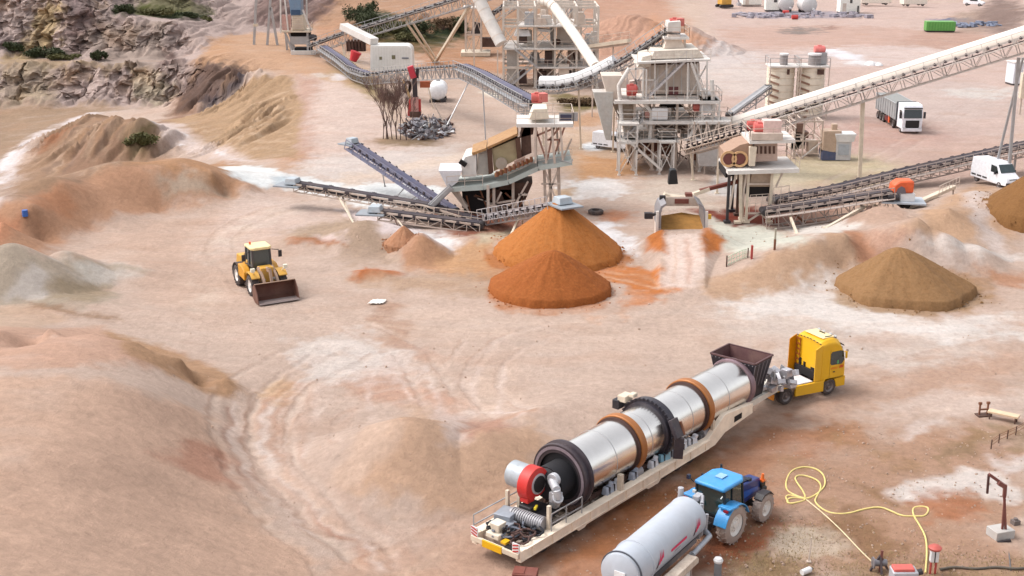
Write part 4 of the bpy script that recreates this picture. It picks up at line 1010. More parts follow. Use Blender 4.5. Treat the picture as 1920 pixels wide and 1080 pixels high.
# ================================================================== yellow truck tractor
def make_truck():
    h = R(28)
    o = Vector((15.55, 71.05, 0))                                     # rear axle
    t = thing('truck_tractor', 'yellow high roof truck tractor pulling the drum trailer', 'truck', o, h)
    b = MB()                                                          # chassis
    for y in (-.42, .42): b.box((1.7, y, .82), (5.6, .12, .28))
    b.box((-.9, 0, .8), (.3, 1.9, .3)); b.build('chassis', blackm, t)
    b = MB(); b.box((.75, 0, 1.02), (2.7, 2.1, .05)); b.box((-.3, 0, 1.08), (.9, 1.2, .06)); b.build('deck_plate', mat('deck_white', (232, 228, 232), .5, dirt=.2), t)
    b = MB(); b.prism([(-.45, -.5), (.35, -.5), (.35, .5), (-.45, .5), (-.75, .15), (-.75, -.15)], 'z', 1.07, 1.19); b.build('coupling', mat('coupling_black', (50, 46, 48), .5), t)
    for sy in (-1, 1):
        b = MB(); b.prism([(.62, .42), (2.75, .36), (2.75, 1.02), (.62, 1.06)], 'y', sy * 1.245 - .07, sy * 1.245 + .07)
        b.prism([(-.95, .95), (-.58, .95), (-.5, 1.05), (.55, 1.05), (.62, .95), (.62, 1.06), (.45, 1.14), (-.55, 1.14), (-.95, 1.05)], 'y', sy * 1.0 - .3, sy * 1.0 + .3)
        b.build('side_skirt', yellowp, t, bevel=.02)
        b = MB(); b.box((-.95, sy * .95, .62), (.10, .55, .34)); b.build('mudguard', mat('mudguard_orange', (226, 142, 30), .5), t)
        wheel(t, (0, sy * 1.02, .52), .52, .5); wheel(t, (3.28, sy * 1.04, .52), .52, .36)
    # cab: from x 2.75 to 5.05
    def sect(x, w, z0, z1, cr):
        return [(x, -w, z0), (x, -w, z1 - cr), (x, -w + cr, z1), (x, w - cr, z1), (x, w, z1 - cr), (x, w, z0)]
    S = [sect(2.8, 1.22, 1.0, 3.70, .22), sect(3.35, 1.25, 1.0, 3.86, .24), sect(4.0, 1.25, 1.0, 3.86, .28), sect(4.55, 1.24, .95, 3.66, .34), sect(4.85, 1.22, .95, 3.20, .34), sect(5.08, 1.20, .95, 2.4, .3), sect(5.14, 1.18, .95, 1.6, .2)]
    b = MB(); vs = [p for q in S for p in q]; n = 6; fs = []
    for i in range(len(S) - 1):
        for j in range(n): fs.append((i * n + j, i * n + (j + 1) % n, (i + 1) * n + (j + 1) % n, (i + 1) * n + j))
    fs += [tuple(range(n)), tuple(range((len(S) - 1) * n, len(S) * n))]
    b.add(vs, fs)
    cab = b.build('cab', yellowp, t, bevel=.06, smooth=40); cab.location = (.32, 0, .13); cab.scale = (.81, .96, .87)
    for sy in (-1, 1):                                               # lower cab with wheel arch
        b = MB(); arch = [(3.65 + .62 * math.cos(a), .52 + .62 * math.sin(a)) for a in [math.pi * i / 10 for i in range(11)]][::-1]
        b.prism([(2.8, .62), *[(x, z) for x, z in arch if z > .55], (4.35, .32), (5.16, .32), (5.16, 1.02), (2.8, 1.02)], 'y', sy * 1.13 - .12, sy * 1.13 + .12)
        b.build('wheel_arch', yellowp, cab, bevel=.02)
    b = MB(); b.box((5.1, 0, .66), (.16, 2.1, .6)); b.build('bumper', yellowp, cab, bevel=.04)
    b = MB(); b.box((5.19, 0, .95), (.05, 1.5, .9)); b.build('grille', mat('grille_black', (34, 34, 36), .5), cab)
    for sy in (-1, 1):
        b = MB(); b.box((5.19, sy * .9, .62), (.05, .3, .26)); b.build('headlight', mat('lamp_glass', (220, 222, 226), .1), cab)
    b = MB(); b.plate([(4.885, -1.0, 3.10), (4.885, 1.0, 3.10), (5.13, 1.05, 2.2), (5.13, -1.05, 2.2)], .05); b.build('windscreen', glassd, cab)
    b = MB(); b.prism([(4.62, 3.36), (5.0, 3.18), (5.0, 3.26), (4.66, 3.46)], 'y', -1.1, 1.1); b.build('sun_visor', mat('visor_dark', (46, 44, 46), .4), cab)
    for sy in (-1, 1):
        b = MB(); b.prism([(3.72, 2.02), (4.72, 1.98), (4.96, 2.25), (4.80, 2.92), (4.5, 2.98), (3.72, 2.98), (3.62, 2.85), (3.62, 2.15)], 'y', sy * 1.245 - .015, sy * 1.245 + .02)
        w = b.build('side_window', glass('cab_glass', (34, 50, 52)), cab)
        b = MB(); b.prism([(4.25, 2.06), (4.4, 2.06), (4.38, 2.3), (4.27, 2.3)], 'y', sy * 1.268 - .005, sy * 1.268 + .006); b.build('green_tag', mat('tag_green', (96, 176, 110), .5), w)
        b = MB(); b.prism([(3.58, 1.05), (4.98, 1.05), (4.98, 1.07), (3.6, 1.07), (3.6, 3.1), (3.57, 3.1)], 'y', sy * 1.25 - .005, sy * 1.25 + .01); b.build('door_gap', mat('gap_brown', (120, 84, 10), .6), cab)
        b = MB(); b.box((4.0, sy * 1.27, 1.5), (.18, .03, .07)); b.build('door_handle', blackm, cab)
        # orange lettering on the door (unreadable strokes in the photograph)
        b = MB(); rnd = random.Random(2); x = 3.72
        for i in range(6):
            wd = .06; yy = sy * 1.262
            b.box((x, yy, 1.77), (.025, .012, .13)); b.box((x + .04, yy, 1.77 + (.05 if i % 2 else -.05)), (.06, .012, .025)); x += .11
        b.build('door_lettering', mat('letter_orange', (240, 110, 30), .5), cab); b = MB()
        for i in range(3):
            b.prism([(4.5 + i * .13, 1.70), (4.58 + i * .13, 1.70), (4.64 + i * .13, 1.90), (4.56 + i * .13, 1.90)], 'y', sy * 1.262 - .006, sy * 1.262 + .006)
        b.build('door_emblem', mat('letter_red', (226, 80, 30), .5), cab)
        b = MB(); b.prism([(4.9, 2.4), (5.02, 2.4), (5.02, 2.9), (4.9, 2.9)], 'y', sy * 1.38 - .08, sy * 1.38 + .05); b.bar((4.9, sy * 1.2, 2.85), (4.95, sy * 1.38, 2.85), .06); b.build('mirror', yellowp, cab, bevel=.03)
        # air deflector behind the cab
        b = MB(); b.add([(2.8, sy * 1.24, 1.05), (2.8, sy * 1.24, 3.62), (2.15, sy * 1.26, 3.35), (2.15, sy * 1.28, 1.05)] + [(2.8, sy * 1.19, 1.05), (2.8, sy * 1.19, 3.62), (2.15, sy * 1.21, 3.35), (2.15, sy * 1.23, 1.05)],
                      [(0, 1, 2, 3), (7, 6, 5, 4), (0, 4, 5, 1), (1, 5, 6, 2), (2, 6, 7, 3), (3, 7, 4, 0)])
        b.build('air_deflector', yellowp if sy < 0 else mat('deflector_orange', (226, 150, 14), .4, k=.65), cab)
    b = MB()
    for i in range(8): b.box((2.74, -1.05 + i * .3, 3.62 + .10 * math.sin(i / 7 * math.pi)), (.05, .14, .05))
    b.build('roof_seal', blackm, cab)
    b = MB()
    for i in range(6): b.box((2.72, .92, 1.5 + i * .38), (.08, .35, .10))
    b.bar((2.7, .75, 1.2), (2.7, .75, 3.5), .05); b.bar((2.7, 1.1, 1.2), (2.7, 1.1, 3.5), .05)
    b.build('rear_ladder', mat('ladder_orange', (150, 80, 16), .6), cab)
    b = MB(); b.box((2.62, 0, 1.22), (.36, 2.1, .5)); b.tube((2.6, .7, 1.4), (2.6, .7, 1.9), .12, 10); b.tube((2.6, .3, 1.4), (2.6, .3, 1.75), .1, 10); b.box((2.66, -.6, 1.52), (.2, .7, .2)); b.build('air_lines', dark, t, bevel=.02)
    b = MB(); b.box((3.7, 0, 3.89), (1.1, 1.7, .05)); b.build('roof_hatch', mat('roof_cream', (250, 226, 170), .5), cab, bevel=.02)
    for i, y in enumerate((-.75, -.3, .3, .75)):
        b = MB(); b.tube((4.36, y, 3.86), (4.48, y, 3.84), .10, 12); b.build('roof_lamp', mat('lamp_glass', (220, 222, 226), .1), cab)
    b = MB(); b.bar((4.35, -.95, 3.80), (4.35, .95, 3.80), .05); b.bar((4.0, -.2, 3.92), (4.0, .3, 3.92), .10); b.tube((3.5, -.7, 3.9), (4.1, -.72, 3.9), .06); b.build('light_bar', mat('bar_dark', (70, 60, 50), .5), cab)
    return t
make_truck()

# ================================================================== blue tractor and grey tanker
def make_tractor():
    h = R(48)
    o = Vector((9.45, 54.05, 0))
    t = thing('farm_tractor', 'bright blue farm tractor with muddy wheels drawing a grey tanker', 'tractor', o, h)
    for sy in (-1, 1):
        wheel(t, (0, sy * .98, .93), .93, .58, tyred, rimw, rr=.58, n=28, lugs=18)
        wheel(t, (2.82, sy * .94, .70), .70, .48, tyred, rimw, rr=.56, n=26, lugs=16)
        b = MB(); pts = [(math.cos(a) * 1.06, .93 + math.sin(a) * 1.06) for a in [R(18) + i / 12 * R(150) for i in range(13)]]
        inner = [(x * .95, .93 + (z - .93) * .95) for x, z in pts][::-1]
        b.prism(pts + inner, 'y', sy * .62, sy * 1.30); b.box((-.35, sy * .98, 1.93), (.75, .66, .10), 0, .12)
        b.build('rear_fender', bluep, t, bevel=.02)
        b = MB(); b.box((-.75, sy * 1.1, 1.86), (.10, .22, .10)); b.build('tail_lamp', mat('lamp_red', (150, 30, 40), .3), t)
        b = MB(); b.prism([(2.3, 1.25), (2.55, 1.45), (3.1, 1.45), (3.4, 1.2), (3.4, 1.24), (3.12, 1.5), (2.52, 1.5), (2.3, 1.3)], 'y', sy * .72, sy * 1.16); b.build('front_fender', blackm, t)
    b = MB(); b.tube((0, -.8, .93), (0, .8, .93), .22); b.tube((2.82, -.8, .7), (2.82, .8, .7), .15); b.box((1.3, 0, .85), (3.4, .55, .55)); b.build('drivetrain', blackm, t, bevel=.04)
    b = MB()
    b.add([(1.35, -.46, 1.05), (1.35, .46, 1.05), (1.35, .42, 2.12), (1.35, -.42, 2.12), (3.55, -.38, 1.0), (3.55, .38, 1.0), (3.5, .32, 1.82), (3.5, -.32, 1.82)],
          [(0, 1, 2, 3), (4, 5, 6, 7), (0, 1, 5, 4), (1, 2, 6, 5), (2, 3, 7, 6), (3, 0, 4, 7)])
    hood = b.build('hood', navy, t, bevel=.08)
    b = MB(); b.box((2.3, 0, 2.02), (1.0, .46, .06), 0, .14); b.box((2.0, .25, 2.12), (.3, .15, .2)); b.box((2.6, -.2, 1.98), (.3, .2, .16)); b.build('hood_vent', mat('vent_dark', (30, 34, 52), .4), hood, bevel=.02)
    for sy in (-1, 1):
        b = MB(); b.add([(1.6, sy * .47, 1.35), (3.2, sy * .40, 1.3), (3.2, sy * .38, 1.5), (1.6, sy * .455, 1.75)], [(0, 1, 2, 3)]); b.build('hood_stripe', mat('hood_blue', (40, 90, 176), .3), hood)
    b = MB(); b.box((3.75, 0, .95), (.55, .85, .55)); b.box((3.62, 0, 1.45), (.4, .9, .3)); b.build('front_weight', mat('weight_black', (36, 34, 34), .5), t, bevel=.05)
    b = MB(); b.tube((3.6, -.38, 1.6), (3.6, -.38, 2.0), .10, 10, .06); b.box((3.6, -.38, 1.66), (.22, .22, .1)); b.build('beacon', mat('beacon_orange', (246, 120, 50), .4), t)
    b = MB(); b.tube((1.42, .62, 1.3), (1.42, .62, 2.95), .06); b.tube((1.42, .62, 1.9), (1.42, .62, 2.5), .10); b.build('exhaust', blackm, t)
    # cab
    b = MB(); zs, zr = 1.25, 2.62
    bot = [(-.35, -.78), (1.35, -.72), (1.35, .72), (-.35, .78)]; top = [(-.40, -.76), (1.17, -.7), (1.17, .7), (-.40, .76)]
    b.add([(*p, zs) for p in bot] + [(*p, zr) for p in top], [(0, 1, 2, 3), (4, 5, 6, 7), (0, 1, 5, 4), (1, 2, 6, 5), (2, 3, 7, 6), (3, 0, 4, 7)])
    cab = b.build('cab_glass', glass('tractor_glass', (38, 62, 62)), t)
    b = MB()
    for i in range(4): b.bar((*bot[i], zs), (*top[i], zr), .09)
    for sy in (-1, 1): b.bar((.3, sy * .76, zs), (.25, sy * .75, zr), .07)
    for i in range(4): b.bar((*bot[i], zs), (*bot[(i + 1) % 4], zs), .10)
    b.build('cab_pillar', mat('pillar_dark', (34, 40, 44), .4), cab)
    b = MB(); b.prism([(-.55, -.82), (1.0, -.86), (1.42, -.6), (1.42, .6), (1.0, .86), (-.55, .82)], 'z', 2.60, 2.80); rf = b.build('roof', bluep, t, bevel=.08)
    b = MB(); b.box((.55, .05, 2.84), (.5, .4, .03)); b.build('roof_hatch', mat('hatch_blue', (150, 190, 226), .3), rf)
    b = MB(); b.bar((.9, .9, 2.5), (.9, 1.25, 2.4), .04); b.box((.9, 1.25, 2.25), (.08, .2, .4)); b.build('mirror', blackm, t)
    b = MB(); b.bar((-.6, .8, 2.7), (-.75, .95, 2.95), .04); b.box((-.78, .98, 2.98), (.16, .14, .2)); b.build('work_lamp', mat('lamp_dark', (40, 40, 58), .4), t)
    b = MB(); b.bar((-.7, -.85, 2.52), (-.85, -.85, 2.45), .04); b.box((-.9, .55, 2.42), (.12, .16, .12)); b.build('rear_lamp', mat('lamp_pale', (210, 214, 214), .3), t)
    b = MB(); b.box((-.8, 0, .75), (.5, .5, .4)); b.bar((-.9, -.35, .7), (-1.35, -.35, .7), .1); b.bar((-.9, .35, .7), (-1.35, .35, .7), .1); b.build('hitch', blackm, t)
    return t
make_tractor()

def make_tanker():
    A = Vector((7.95, 52.35, 0)); h = R(56)
    t = thing('slurry_tanker', 'light grey slurry tanker with pink stripe behind the blue tractor', 'tanker', A, h)
    r, zc, x1 = .93, 1.86, -7.3
    t.scale = (.87, 1, 1)
    prof = [(0.30, 0), (.26, .45), (.14, .75), (0, .95), (-.14, r), (-5.6, r), (-5.62, r + .05), (-5.72, r + .05), (-5.74, r), (-6.9, r), (-7.15, .9), (-7.3, .6), (-7.36, 0)]
    tankm = mat('tank_grey', (194, 200, 210), .5, .1, .06, 1.6, dirt=.14)
    b = MB(); b.lathe((0, 0, zc), (1, 0, 0), prof, 56); b.build('tank', tankm, t, smooth=50)
    def decal(poly, nm, m, lift=.012):
        """poly: (x, angle in degrees up from level on the right side)"""
        b = MB(); vs = []
        if len(poly) == 3:                                            # a slanted flame, laid round the tank in steps
            (xa, aa), (xb, ab), (xt, at2) = poly; q = []
            for i in range(7):
                k = i / 6
                q.append((xa + (xt - xa) * k, aa + (at2 - aa) * k)); q.append((xb + (xt - xb) * k * .96, ab + (at2 - ab) * k))
            b.add([(x, -math.cos(R(a)) * (r + lift), zc + math.sin(R(a)) * (r + lift)) for x, a in q], [(2 * i, 2 * i + 1, 2 * i + 3, 2 * i + 2) for i in range(6)]); return b.build(nm, m, t, smooth=60)
        for x, a in poly: vs.append((x, -math.cos(R(a)) * (r + lift), zc + math.sin(R(a)) * (r + lift)))
        b.add(vs, [tuple(range(len(vs)))]); return b.build(nm, m, t)
    pk = mat('decal_crimson', (222, 40, 96), .4); bk = mat('decal_dark', (70, 44, 62), .4)
    for x0 in (-1.35, -5.35):
        decal([(x0 - .12, -12), (x0 + .10, -12), (x0 + .22, 14)], 'flame_mark', bk, .008)
        for i in range(3):
            decal([(x0 + .12 + i * .18, -6 + i * 5), (x0 + .31 + i * .18, -4 + i * 5), (x0 + .47 + i * .15, 30 - i * 2)], 'flame_mark', pk, .012)
    decal([(-3.9, 1), (-3.9, 8), (-2.2, 9), (-2.2, 2)], 'side_stripe', pk)
    decal([(-3.55, -8), (-3.5, -4), (-2.85, -3.5), (-2.9, -7)], 'faded_lettering', mat('decal_grey', (160, 156, 164), .5))
    b = MB()                                                          # front end frame, pump and pipes
    b.bar((.25, -.5, .8), (1.5, 0, .75), .14); b.bar((.25, .5, .8), (1.5, 0, .75), .14); b.tube((.35, -.55, .9), (.35, -.55, 2.5), .10); b.tube((.35, -.55, 2.5), (.7, -.4, 2.75), .10)
    b.tube((.35, -.2, 1.0), (.35, -.2, 2.4), .07); b.box((.45, 0, .95), (.5, 1.1, .3)); b.box((.55, -.25, 2.7), (.55, .3, .22)); b.tube((.3, .5, 2.4), (.3, .5, 3.05), .14); b.tube((.3, -.8, 1.1), (.3, -.85, 2.1), .08)
    b.build('pump_frame', mat('pump_grey', (190, 190, 196), .45, .2, dirt=.2), t, bevel=.015)
    b = MB(); b.tube((.1, -1.12, 1.15), (-2.0, -1.16, 1.05), .12, 12); b.tube((.1, -1.12, 1.15), (.35, -.8, 1.2), .12, 12); b.box((-1.9, -1.1, .95), (.3, .2, .3)); b.build('suction_pipe', mat('pipe_grey', (186, 188, 194), .4, .3), t)
    b = MB(); b.prism([(-5.6, .95), (-2.35, .95), (-2.35, 1.15), (-2.5, 1.3), (-5.4, 1.3), (-5.6, 1.15)], 'y', -1.62, -1.14); b.prism([(-5.6, .95), (-2.35, .95), (-2.35, 1.15), (-2.5, 1.3), (-5.4, 1.3), (-5.6, 1.15)], 'y', 1.14, 1.62)
    b.build('mudguard', mat('mudguard_cream', (224, 208, 190), .6, dirt=.35, rust=.3, scale=3), t, bevel=.03)
    b = MB(); b.box((-3, 0, .72), (6.4, .9, .25)); b.build('underframe', mat('frame_grey', (150, 150, 156), .5, dirt=.3), t)
    for sy in (-1, 1):
        for x in (-3.2, -4.7): wheel(t, (x, sy * 1.22, .6), .6, .5, tyred, rimw, n=22)
    b = MB(); b.box((-7.37, -.1, 1.95), (.05, .5, .28)); b.build('rear_plate', whitep, t)
    b = MB(); b.lathe((-7.0, 0, zc), (1, 0, 0), [(0, r + .002), (0, r + .05), (.06, r + .05), (.06, r + .002)], 40); b.build('rear_ring', mat('ring_dark', (90, 92, 100), .5), t)
    return t
make_tanker()

# ================================================================== conveyors and steelwork of the plant
def over(o, pts): return [Vector(p) - o for p in pts]
def conveyor(label, pts, w=1.1, depth=.9, belt=beltm, steel=dusty, rollers=None, rail=None, cover=None, legs=(), head=None, spacing=1.5, group='belt conveyors of the plant', skirt=None, n_tail=True, legm=None, slab=False):
    P = [Vector(p) for p in pts]
    base = Vector((P[0].x, P[0].y, hz(P[0].x, P[0].y)))
    t = thing('belt_conveyor', label, 'conveyor', base, 0, group)
    bt, tr, rl, cv = MB(), MB(), MB(), MB()
    spots = []
    for i in range(len(P) - 1):
        p, q = P[i], P[i + 1]; d = q - p; L_ = d.length; d.normalize()
        s = d.cross(Vector((0, 0, 1))).normalized(); n = s.cross(d).normalized()
        h = w / 2
        # troughed belt, carrying run above and return run below
        for (a, b, za, zb) in ((-h * .9, -h * .38, .10, 0), (-h * .38, h * .38, 0, 0), (h * .38, h * .9, 0, .10)):
            bt.add([p + s * a + n * za, q + s * a + n * za, q + s * b + n * zb, p + s * b + n * zb, p + s * a + n * (za - .05), q + s * a + n * (za - .05), q + s * b + n * (zb - .05), p + s * b + n * (zb - .05)],
                   [(0, 1, 2, 3), (7, 6, 5, 4), (0, 4, 5, 1), (1, 5, 6, 2), (2, 6, 7, 3), (3, 7, 4, 0)])
        bt.bar(p - n * .42, q - n * .42, w * .8, .04, up=n)
        for sd_ in (-1, 1):
            e = s * sd_ * (h + .06)
            tr.bar(p + e - n * .06, q + e - n * .06, .09, .16, up=n)
            tr.bar(p + e - n * depth, q + e - n * depth, .09, .12, up=n)
            k = max(1, int(round(L_ / spacing)))
            for j in range(k + 1):
                c = p + d * (L_ * j / k)
                tr.bar(c + e - n * .06, c + e - n * depth, .07, up=d)
                if j < k:
                    c2 = p + d * (L_ * (j + 1) / k)
                    if j % 2: tr.bar(c + e - n * .1, c2 + e - n * depth, .055, up=s)
                    else: tr.bar(c + e - n * depth, c2 + e - n * .1, .055, up=s)
            if rail and sd_ in rail:
                e2 = s * sd_ * (h + .75)
                for j in range(k + 1):
                    c = p + d * (L_ * j / k); rl.bar(c + e2 - n * .5, c + e2 + n * .55, .05, up=d); rl.bar(c + e - n * .5, c + e2 - n * .5, .06, up=n)
                rl.bar(p + e2 + n * .55, q + e2 + n * .55, .06); rl.bar(p + e2 + n * .05, q + e2 + n * .05, .045)
                rl.bar(p + s * sd_ * (h + .42) - n * .5, q + s * sd_ * (h + .42) - n * .5, .6, .05, up=n)
        k = max(1, int(L_ / spacing))
        for j in range(k + 1):
            if j % 1 == 0:
                c = p + d * (L_ * j / k); tr.bar(c - s * h - n * depth, c + s * h - n * depth, .07, up=n)
        if rollers:
            k = max(1, int(L_ / rollers))
            for j in range(k): spots.append((p + d * (L_ * (j + .5) / k), s, n, d))
        if cover and cover[0] <= i < cover[1]:
            prof = [(-h - .12, .05)] + [(-(h + .12) * math.cos(a), .12 + .85 * math.sin(a)) for a in [math.pi * g / 8 for g in range(9)]] + [(h + .12, .05)]
            m = len(prof); vs = [p + s * x + n * z for x, z in prof] + [q + s * x + n * z for x, z in prof]
            cv.add(vs, [(a, a + 1, m + a + 1, m + a) for a in range(m - 1)] + [tuple(range(m)), tuple(range(m, 2 * m))])
    bt.build('belt', belt, t, base); tr.build('truss', steel, t, base)
    if rl.v: rl.build('walkway', steel, t, base)
    if cv.v: cv.build('cover', cover[2], t, base, smooth=60)
    if spots:
        r0 = MB(); wd = w + .34
        r0.tube((0, -wd * .2, -.10), (0, wd * .2, -.10), .06, 8); r0.tube((0, -wd * .2, -.10), (0, -wd * .5, .08), .06, 8); r0.tube((0, wd * .2, -.10), (0, wd * .5, .08), .06, 8); r0.box((0, 0, -.18), (.10, wd, .06))
        k2 = .45 if (rollers or 0) > 1.4 else .26
        r0.box((0, -wd * .5, -.04), (k2, .06, .24)); r0.box((0, wd * .5, -.04), (k2, .06, .24))
        ro = r0.build('idler_roller', beltd if rollers else beltm, t)
        for i, (c, s, n, d) in enumerate(spots[:100]):
            o = ro if i == 0 else ro.copy()
            if i: COL.objects.link(o); o.parent = t
            m = Matrix((d, -s, n)).transposed().to_4x4(); m.translation = c - base
            o.matrix_local = m
    for (pt, nm) in ((P[0], 'tail_drum'), (P[-1], 'head_drum')):
        d = (P[1] - P[0]) if nm == 'tail_drum' else (P[-1] - P[-2]); s = d.cross(Vector((0, 0, 1))).normalized()
        b = MB(); b.tube(pt - s * w * .52 - Vector((0, 0, .2)), pt + s * w * .52 - Vector((0, 0, .2)), .30, 14); b.build(nm, blackm, t, base)
    for lg in legs:
        b = MB(); top, foot = Vector(lg[0]), Vector(lg[1]); wd = lg[2] if len(lg) > 2 else .18
        foot = Vector((foot.x, foot.y, hz(foot.x, foot.y) - .05)) if len(lg) < 4 else foot
        b.bar(top, foot, wd); b.box(foot + Vector((0, 0, .06)), (wd * 2.2, wd * 2.2, .12)); b.build('leg', (lg[3] if len(lg) > 3 else None) or legm or cream, t, base)
    if head: head(t, base, P)
    return t

def railing(b, pts, h=1.05, sp=1.6, r=.045):
    for i in range(len(pts) - 1):
        p, q = Vector(pts[i]), Vector(pts[i + 1]); L_ = (q - p).length; k = max(1, int(L_ / sp)); z = Vector((0, 0, 1))
        for j in range(k + 1):
            c = p + (q - p) * j / k; b.bar(c, c + z * h, r)
        b.bar(p + z * h, q + z * h, r * 1.1); b.bar(p + z * h * .5, q + z * h * .5, r * .8)
def steel_frame(t, base, xs, ys, zs, cm=dusty, brace=True, cw=.22, bay_skip=()):
    """columns, beams and cross bracing of a rectangular steel tower; each a part"""
    for x in (xs[0], xs[-1]) if len(xs) > 2 and len(ys) > 2 else xs:
        pass
    for x in xs:
        for y in ys:
            b = MB(); z0 = hz(x, y) if zs[0] is None else zs[0]
            b.bar((x, y, z0), (x, y, zs[-1]), cw); b.box((x, y, z0 + .05), (cw * 2, cw * 2, .14)); b.build('column', cm, t, base)
    for z in zs[1:]:
        b = MB()
        for y in ys: b.bar((xs[0], y, z - .12), (xs[-1], y, z - .12), cw * .7, cw * 1.1)
        for x in xs: b.bar((x, ys[0], z - .12), (x, ys[-1], z - .12), cw * .7, cw * 1.1)
        b.build('floor_beam', cm, t, base)
    if brace:
        zz = [(.0 if zs[0] is None else zs[0])] + list(zs[1:])
        for j in range(len(zz) - 1):
            b = MB()
            for i in range(len(xs) - 1):
                if (i + j) % 2 == 0: b.bar((xs[i], ys[0], zz[j] + .1), (xs[i + 1], ys[0], zz[j + 1] - .2), cw * .45); b.bar((xs[i + 1], ys[0] + .05, zz[j] + .1), (xs[i], ys[0] + .05, zz[j + 1] - .2), cw * .45)
                b.bar((xs[i], ys[-1], zz[j] + .1), (xs[i + 1], ys[-1], zz[j + 1] - .2), cw * .45)
            for x in (xs[0], xs[-1]): b.bar((x, ys[0], zz[j] + .1), (x, ys[-1], zz[j + 1] - .2), cw * .45)
            b.build('brace', cm, t, base)
def deck(t, base, pts, th=.14, m=pale, rails=True, rm=None, skip=()):
    b = MB(); b.plate(pts, th); d = b.build('platform', m, t, base)
    if rails:
        b = MB(); n = len(pts)
        for i in range(n):
            if i not in skip: railing(b, [Vector(pts[i]), Vector(pts[(i + 1) % n])])
        b.build('railing', rm or dusty, d, base)
    return d
def boxw(t, base, nm, m, c, d, rz=0, ry=0, rx=0, taper=(1, 1), bevel=.02):
    b = MB(); b.box(c, d, rz, ry, rx, taper); return b.build(nm, m, t, base, bevel=bevel)
fadedred = mat('faded_red', (214, 92, 86), .6, dirt=.3, scale=3)
def motor(t, base, c, m=fadedred, nm='motor', r=.35, l=.9, guard=True):
    c = Vector(c); b = MB(); b.tube(c - Vector((l / 2, 0, 0)), c + Vector((l / 2, 0, 0)), r, 14); b.box(c - Vector((0, 0, r)), (l * .9, r * 1.6, .12)); b.tube(c + Vector((l / 2, 0, 0)), c + Vector((l / 2 + .12, 0, 0)), r * .7, 12)
    b.box(c + Vector((0, 0, r * .95)), (l * .4, r, .2)); return b.build(nm, m, t, base, bevel=.02)
def stair(t, base, p, q, w=.8, m=galv):
    p, q = Vector(p), Vector(q); d = q - p; s = d.cross(Vector((0, 0, 1))).normalized() * w / 2; b = MB()
    b.bar(p + s, q + s, .06, .22); b.bar(p - s, q - s, .06, .22)
    k = int(d.length / .32)
    for i in range(k): c = p + d * (i + .5) / k; b.bar(c - s, c + s, .22, .04)
    for e in (s, -s):
        b.bar(p + e + Vector((0, 0, .95)), q + e + Vector((0, 0, .95)), .05)
        for i in range(5): c = p + d * i / 4 + e; b.bar(c, c + Vector((0, 0, .95)), .05)
    return b.build('stairway', m, t, base)

# ---- long curved feed conveyor behind the white cabin (from the crusher to the screen)
def red_head(t, base, P):
    c = P[-1]; motor(t, base, c + Vector((.1, -.2, .35)), fadedred, 'motor', .42, 1.0); boxw(t, base, 'motor_guard', mat('guard_red', (226, 120, 112), .6, dirt=.3), c + Vector((.6, -.1, .35)), (.9, .9, .8), .3)
Pb = [atY(606, 86, 226), atY(640, 108, 212), atY(665, 128, 202), atY(692, 137, 195), atY(735, 132, 188), atY(800, 126, 176), atY(868, 121, 164), atY(905, 136, 152), atY(955, 163, 136), atY(1004, 189, 121)]
conveyor('long bent grey conveyor passing in front of the white cabin with a red drive', Pb, 1.1, 1.7, bluebelt, galv, 1.1, (1,), legs=(
    (Pb[3] - Vector((0, 0, 1.2)), atY(700, 165, 195), .16), (Pb[4] - Vector((0, 0, 1.2)), atY(742, 163, 189), .16), (Pb[5] - Vector((0, 0, 1.6)), atY(812, 192, 176), .16), (Pb[6] - Vector((-1, 0, 1.7)), atY(838, 235, 160), .12, galv), (Pb[7] - Vector((0, 0, 1.6)), atY(912, 290, 150), .12, galv)), head=red_head, spacing=1.6)
# ---- rising conveyor at the back from the crusher to the tall tower
Pa = [atY(586, 82, 232), atY(640, 62, 226), atY(740, 32, 216), atY(850, -2, 206), atY(925, -26, 200)]
Vf = atY(813, 88, 226)
conveyor('grey lattice conveyor rising from the crusher in front of dark bushes', Pa, 1.2, 1.8, beltd, galv, 2.2, (1,), legs=(
    (atY(762, 42, 214), Vf, .3), (atY(772, 40, 214.8), Vf + Vector((.6, .8, 0)), .3), (atY(880, 12, 205), Vf + Vector((.2, 0, 0)), .45), (Pa[1] - Vector((0, 0, 1.5)), atY(648, 100, 224), .2)), spacing=2.0)
# ---- second rising piece of conveyor behind the tower
conveyor('short dark conveyor climbing behind the tall tower', [atY(920, 26, 214), atY(955, 2, 212), atY(1000, -30, 209)], 1.3, 1.5, beltd, galv, 1.6, None, spacing=1.8)
# ---- curved conveyor in the middle
Pc = [atY(1014, 158, 150), atY(1050, 158, 149), atY(1085, 151, 148), atY(1120, 137, 147), atY(1155, 118, 146), atY(1190, 97, 144), atY(1225, 73, 142), atY(1262, 47, 140)]
conveyor('curved conveyor with white cover sweeping up to the screen house', Pc, 1.1, 1.0, beltm, galv, .9, (1,), cover=(0, 4, whitep), legs=((Pc[0] - Vector((0, 0, .8)), atY(1020, 225, 150), .2), (Pc[2] - Vector((0, 0, .8)), atY(1090, 232, 148), .2), (Pc[4] - Vector((0, 0, .8)), atY(1150, 235, 146), .2)), head=red_head, spacing=1.3)
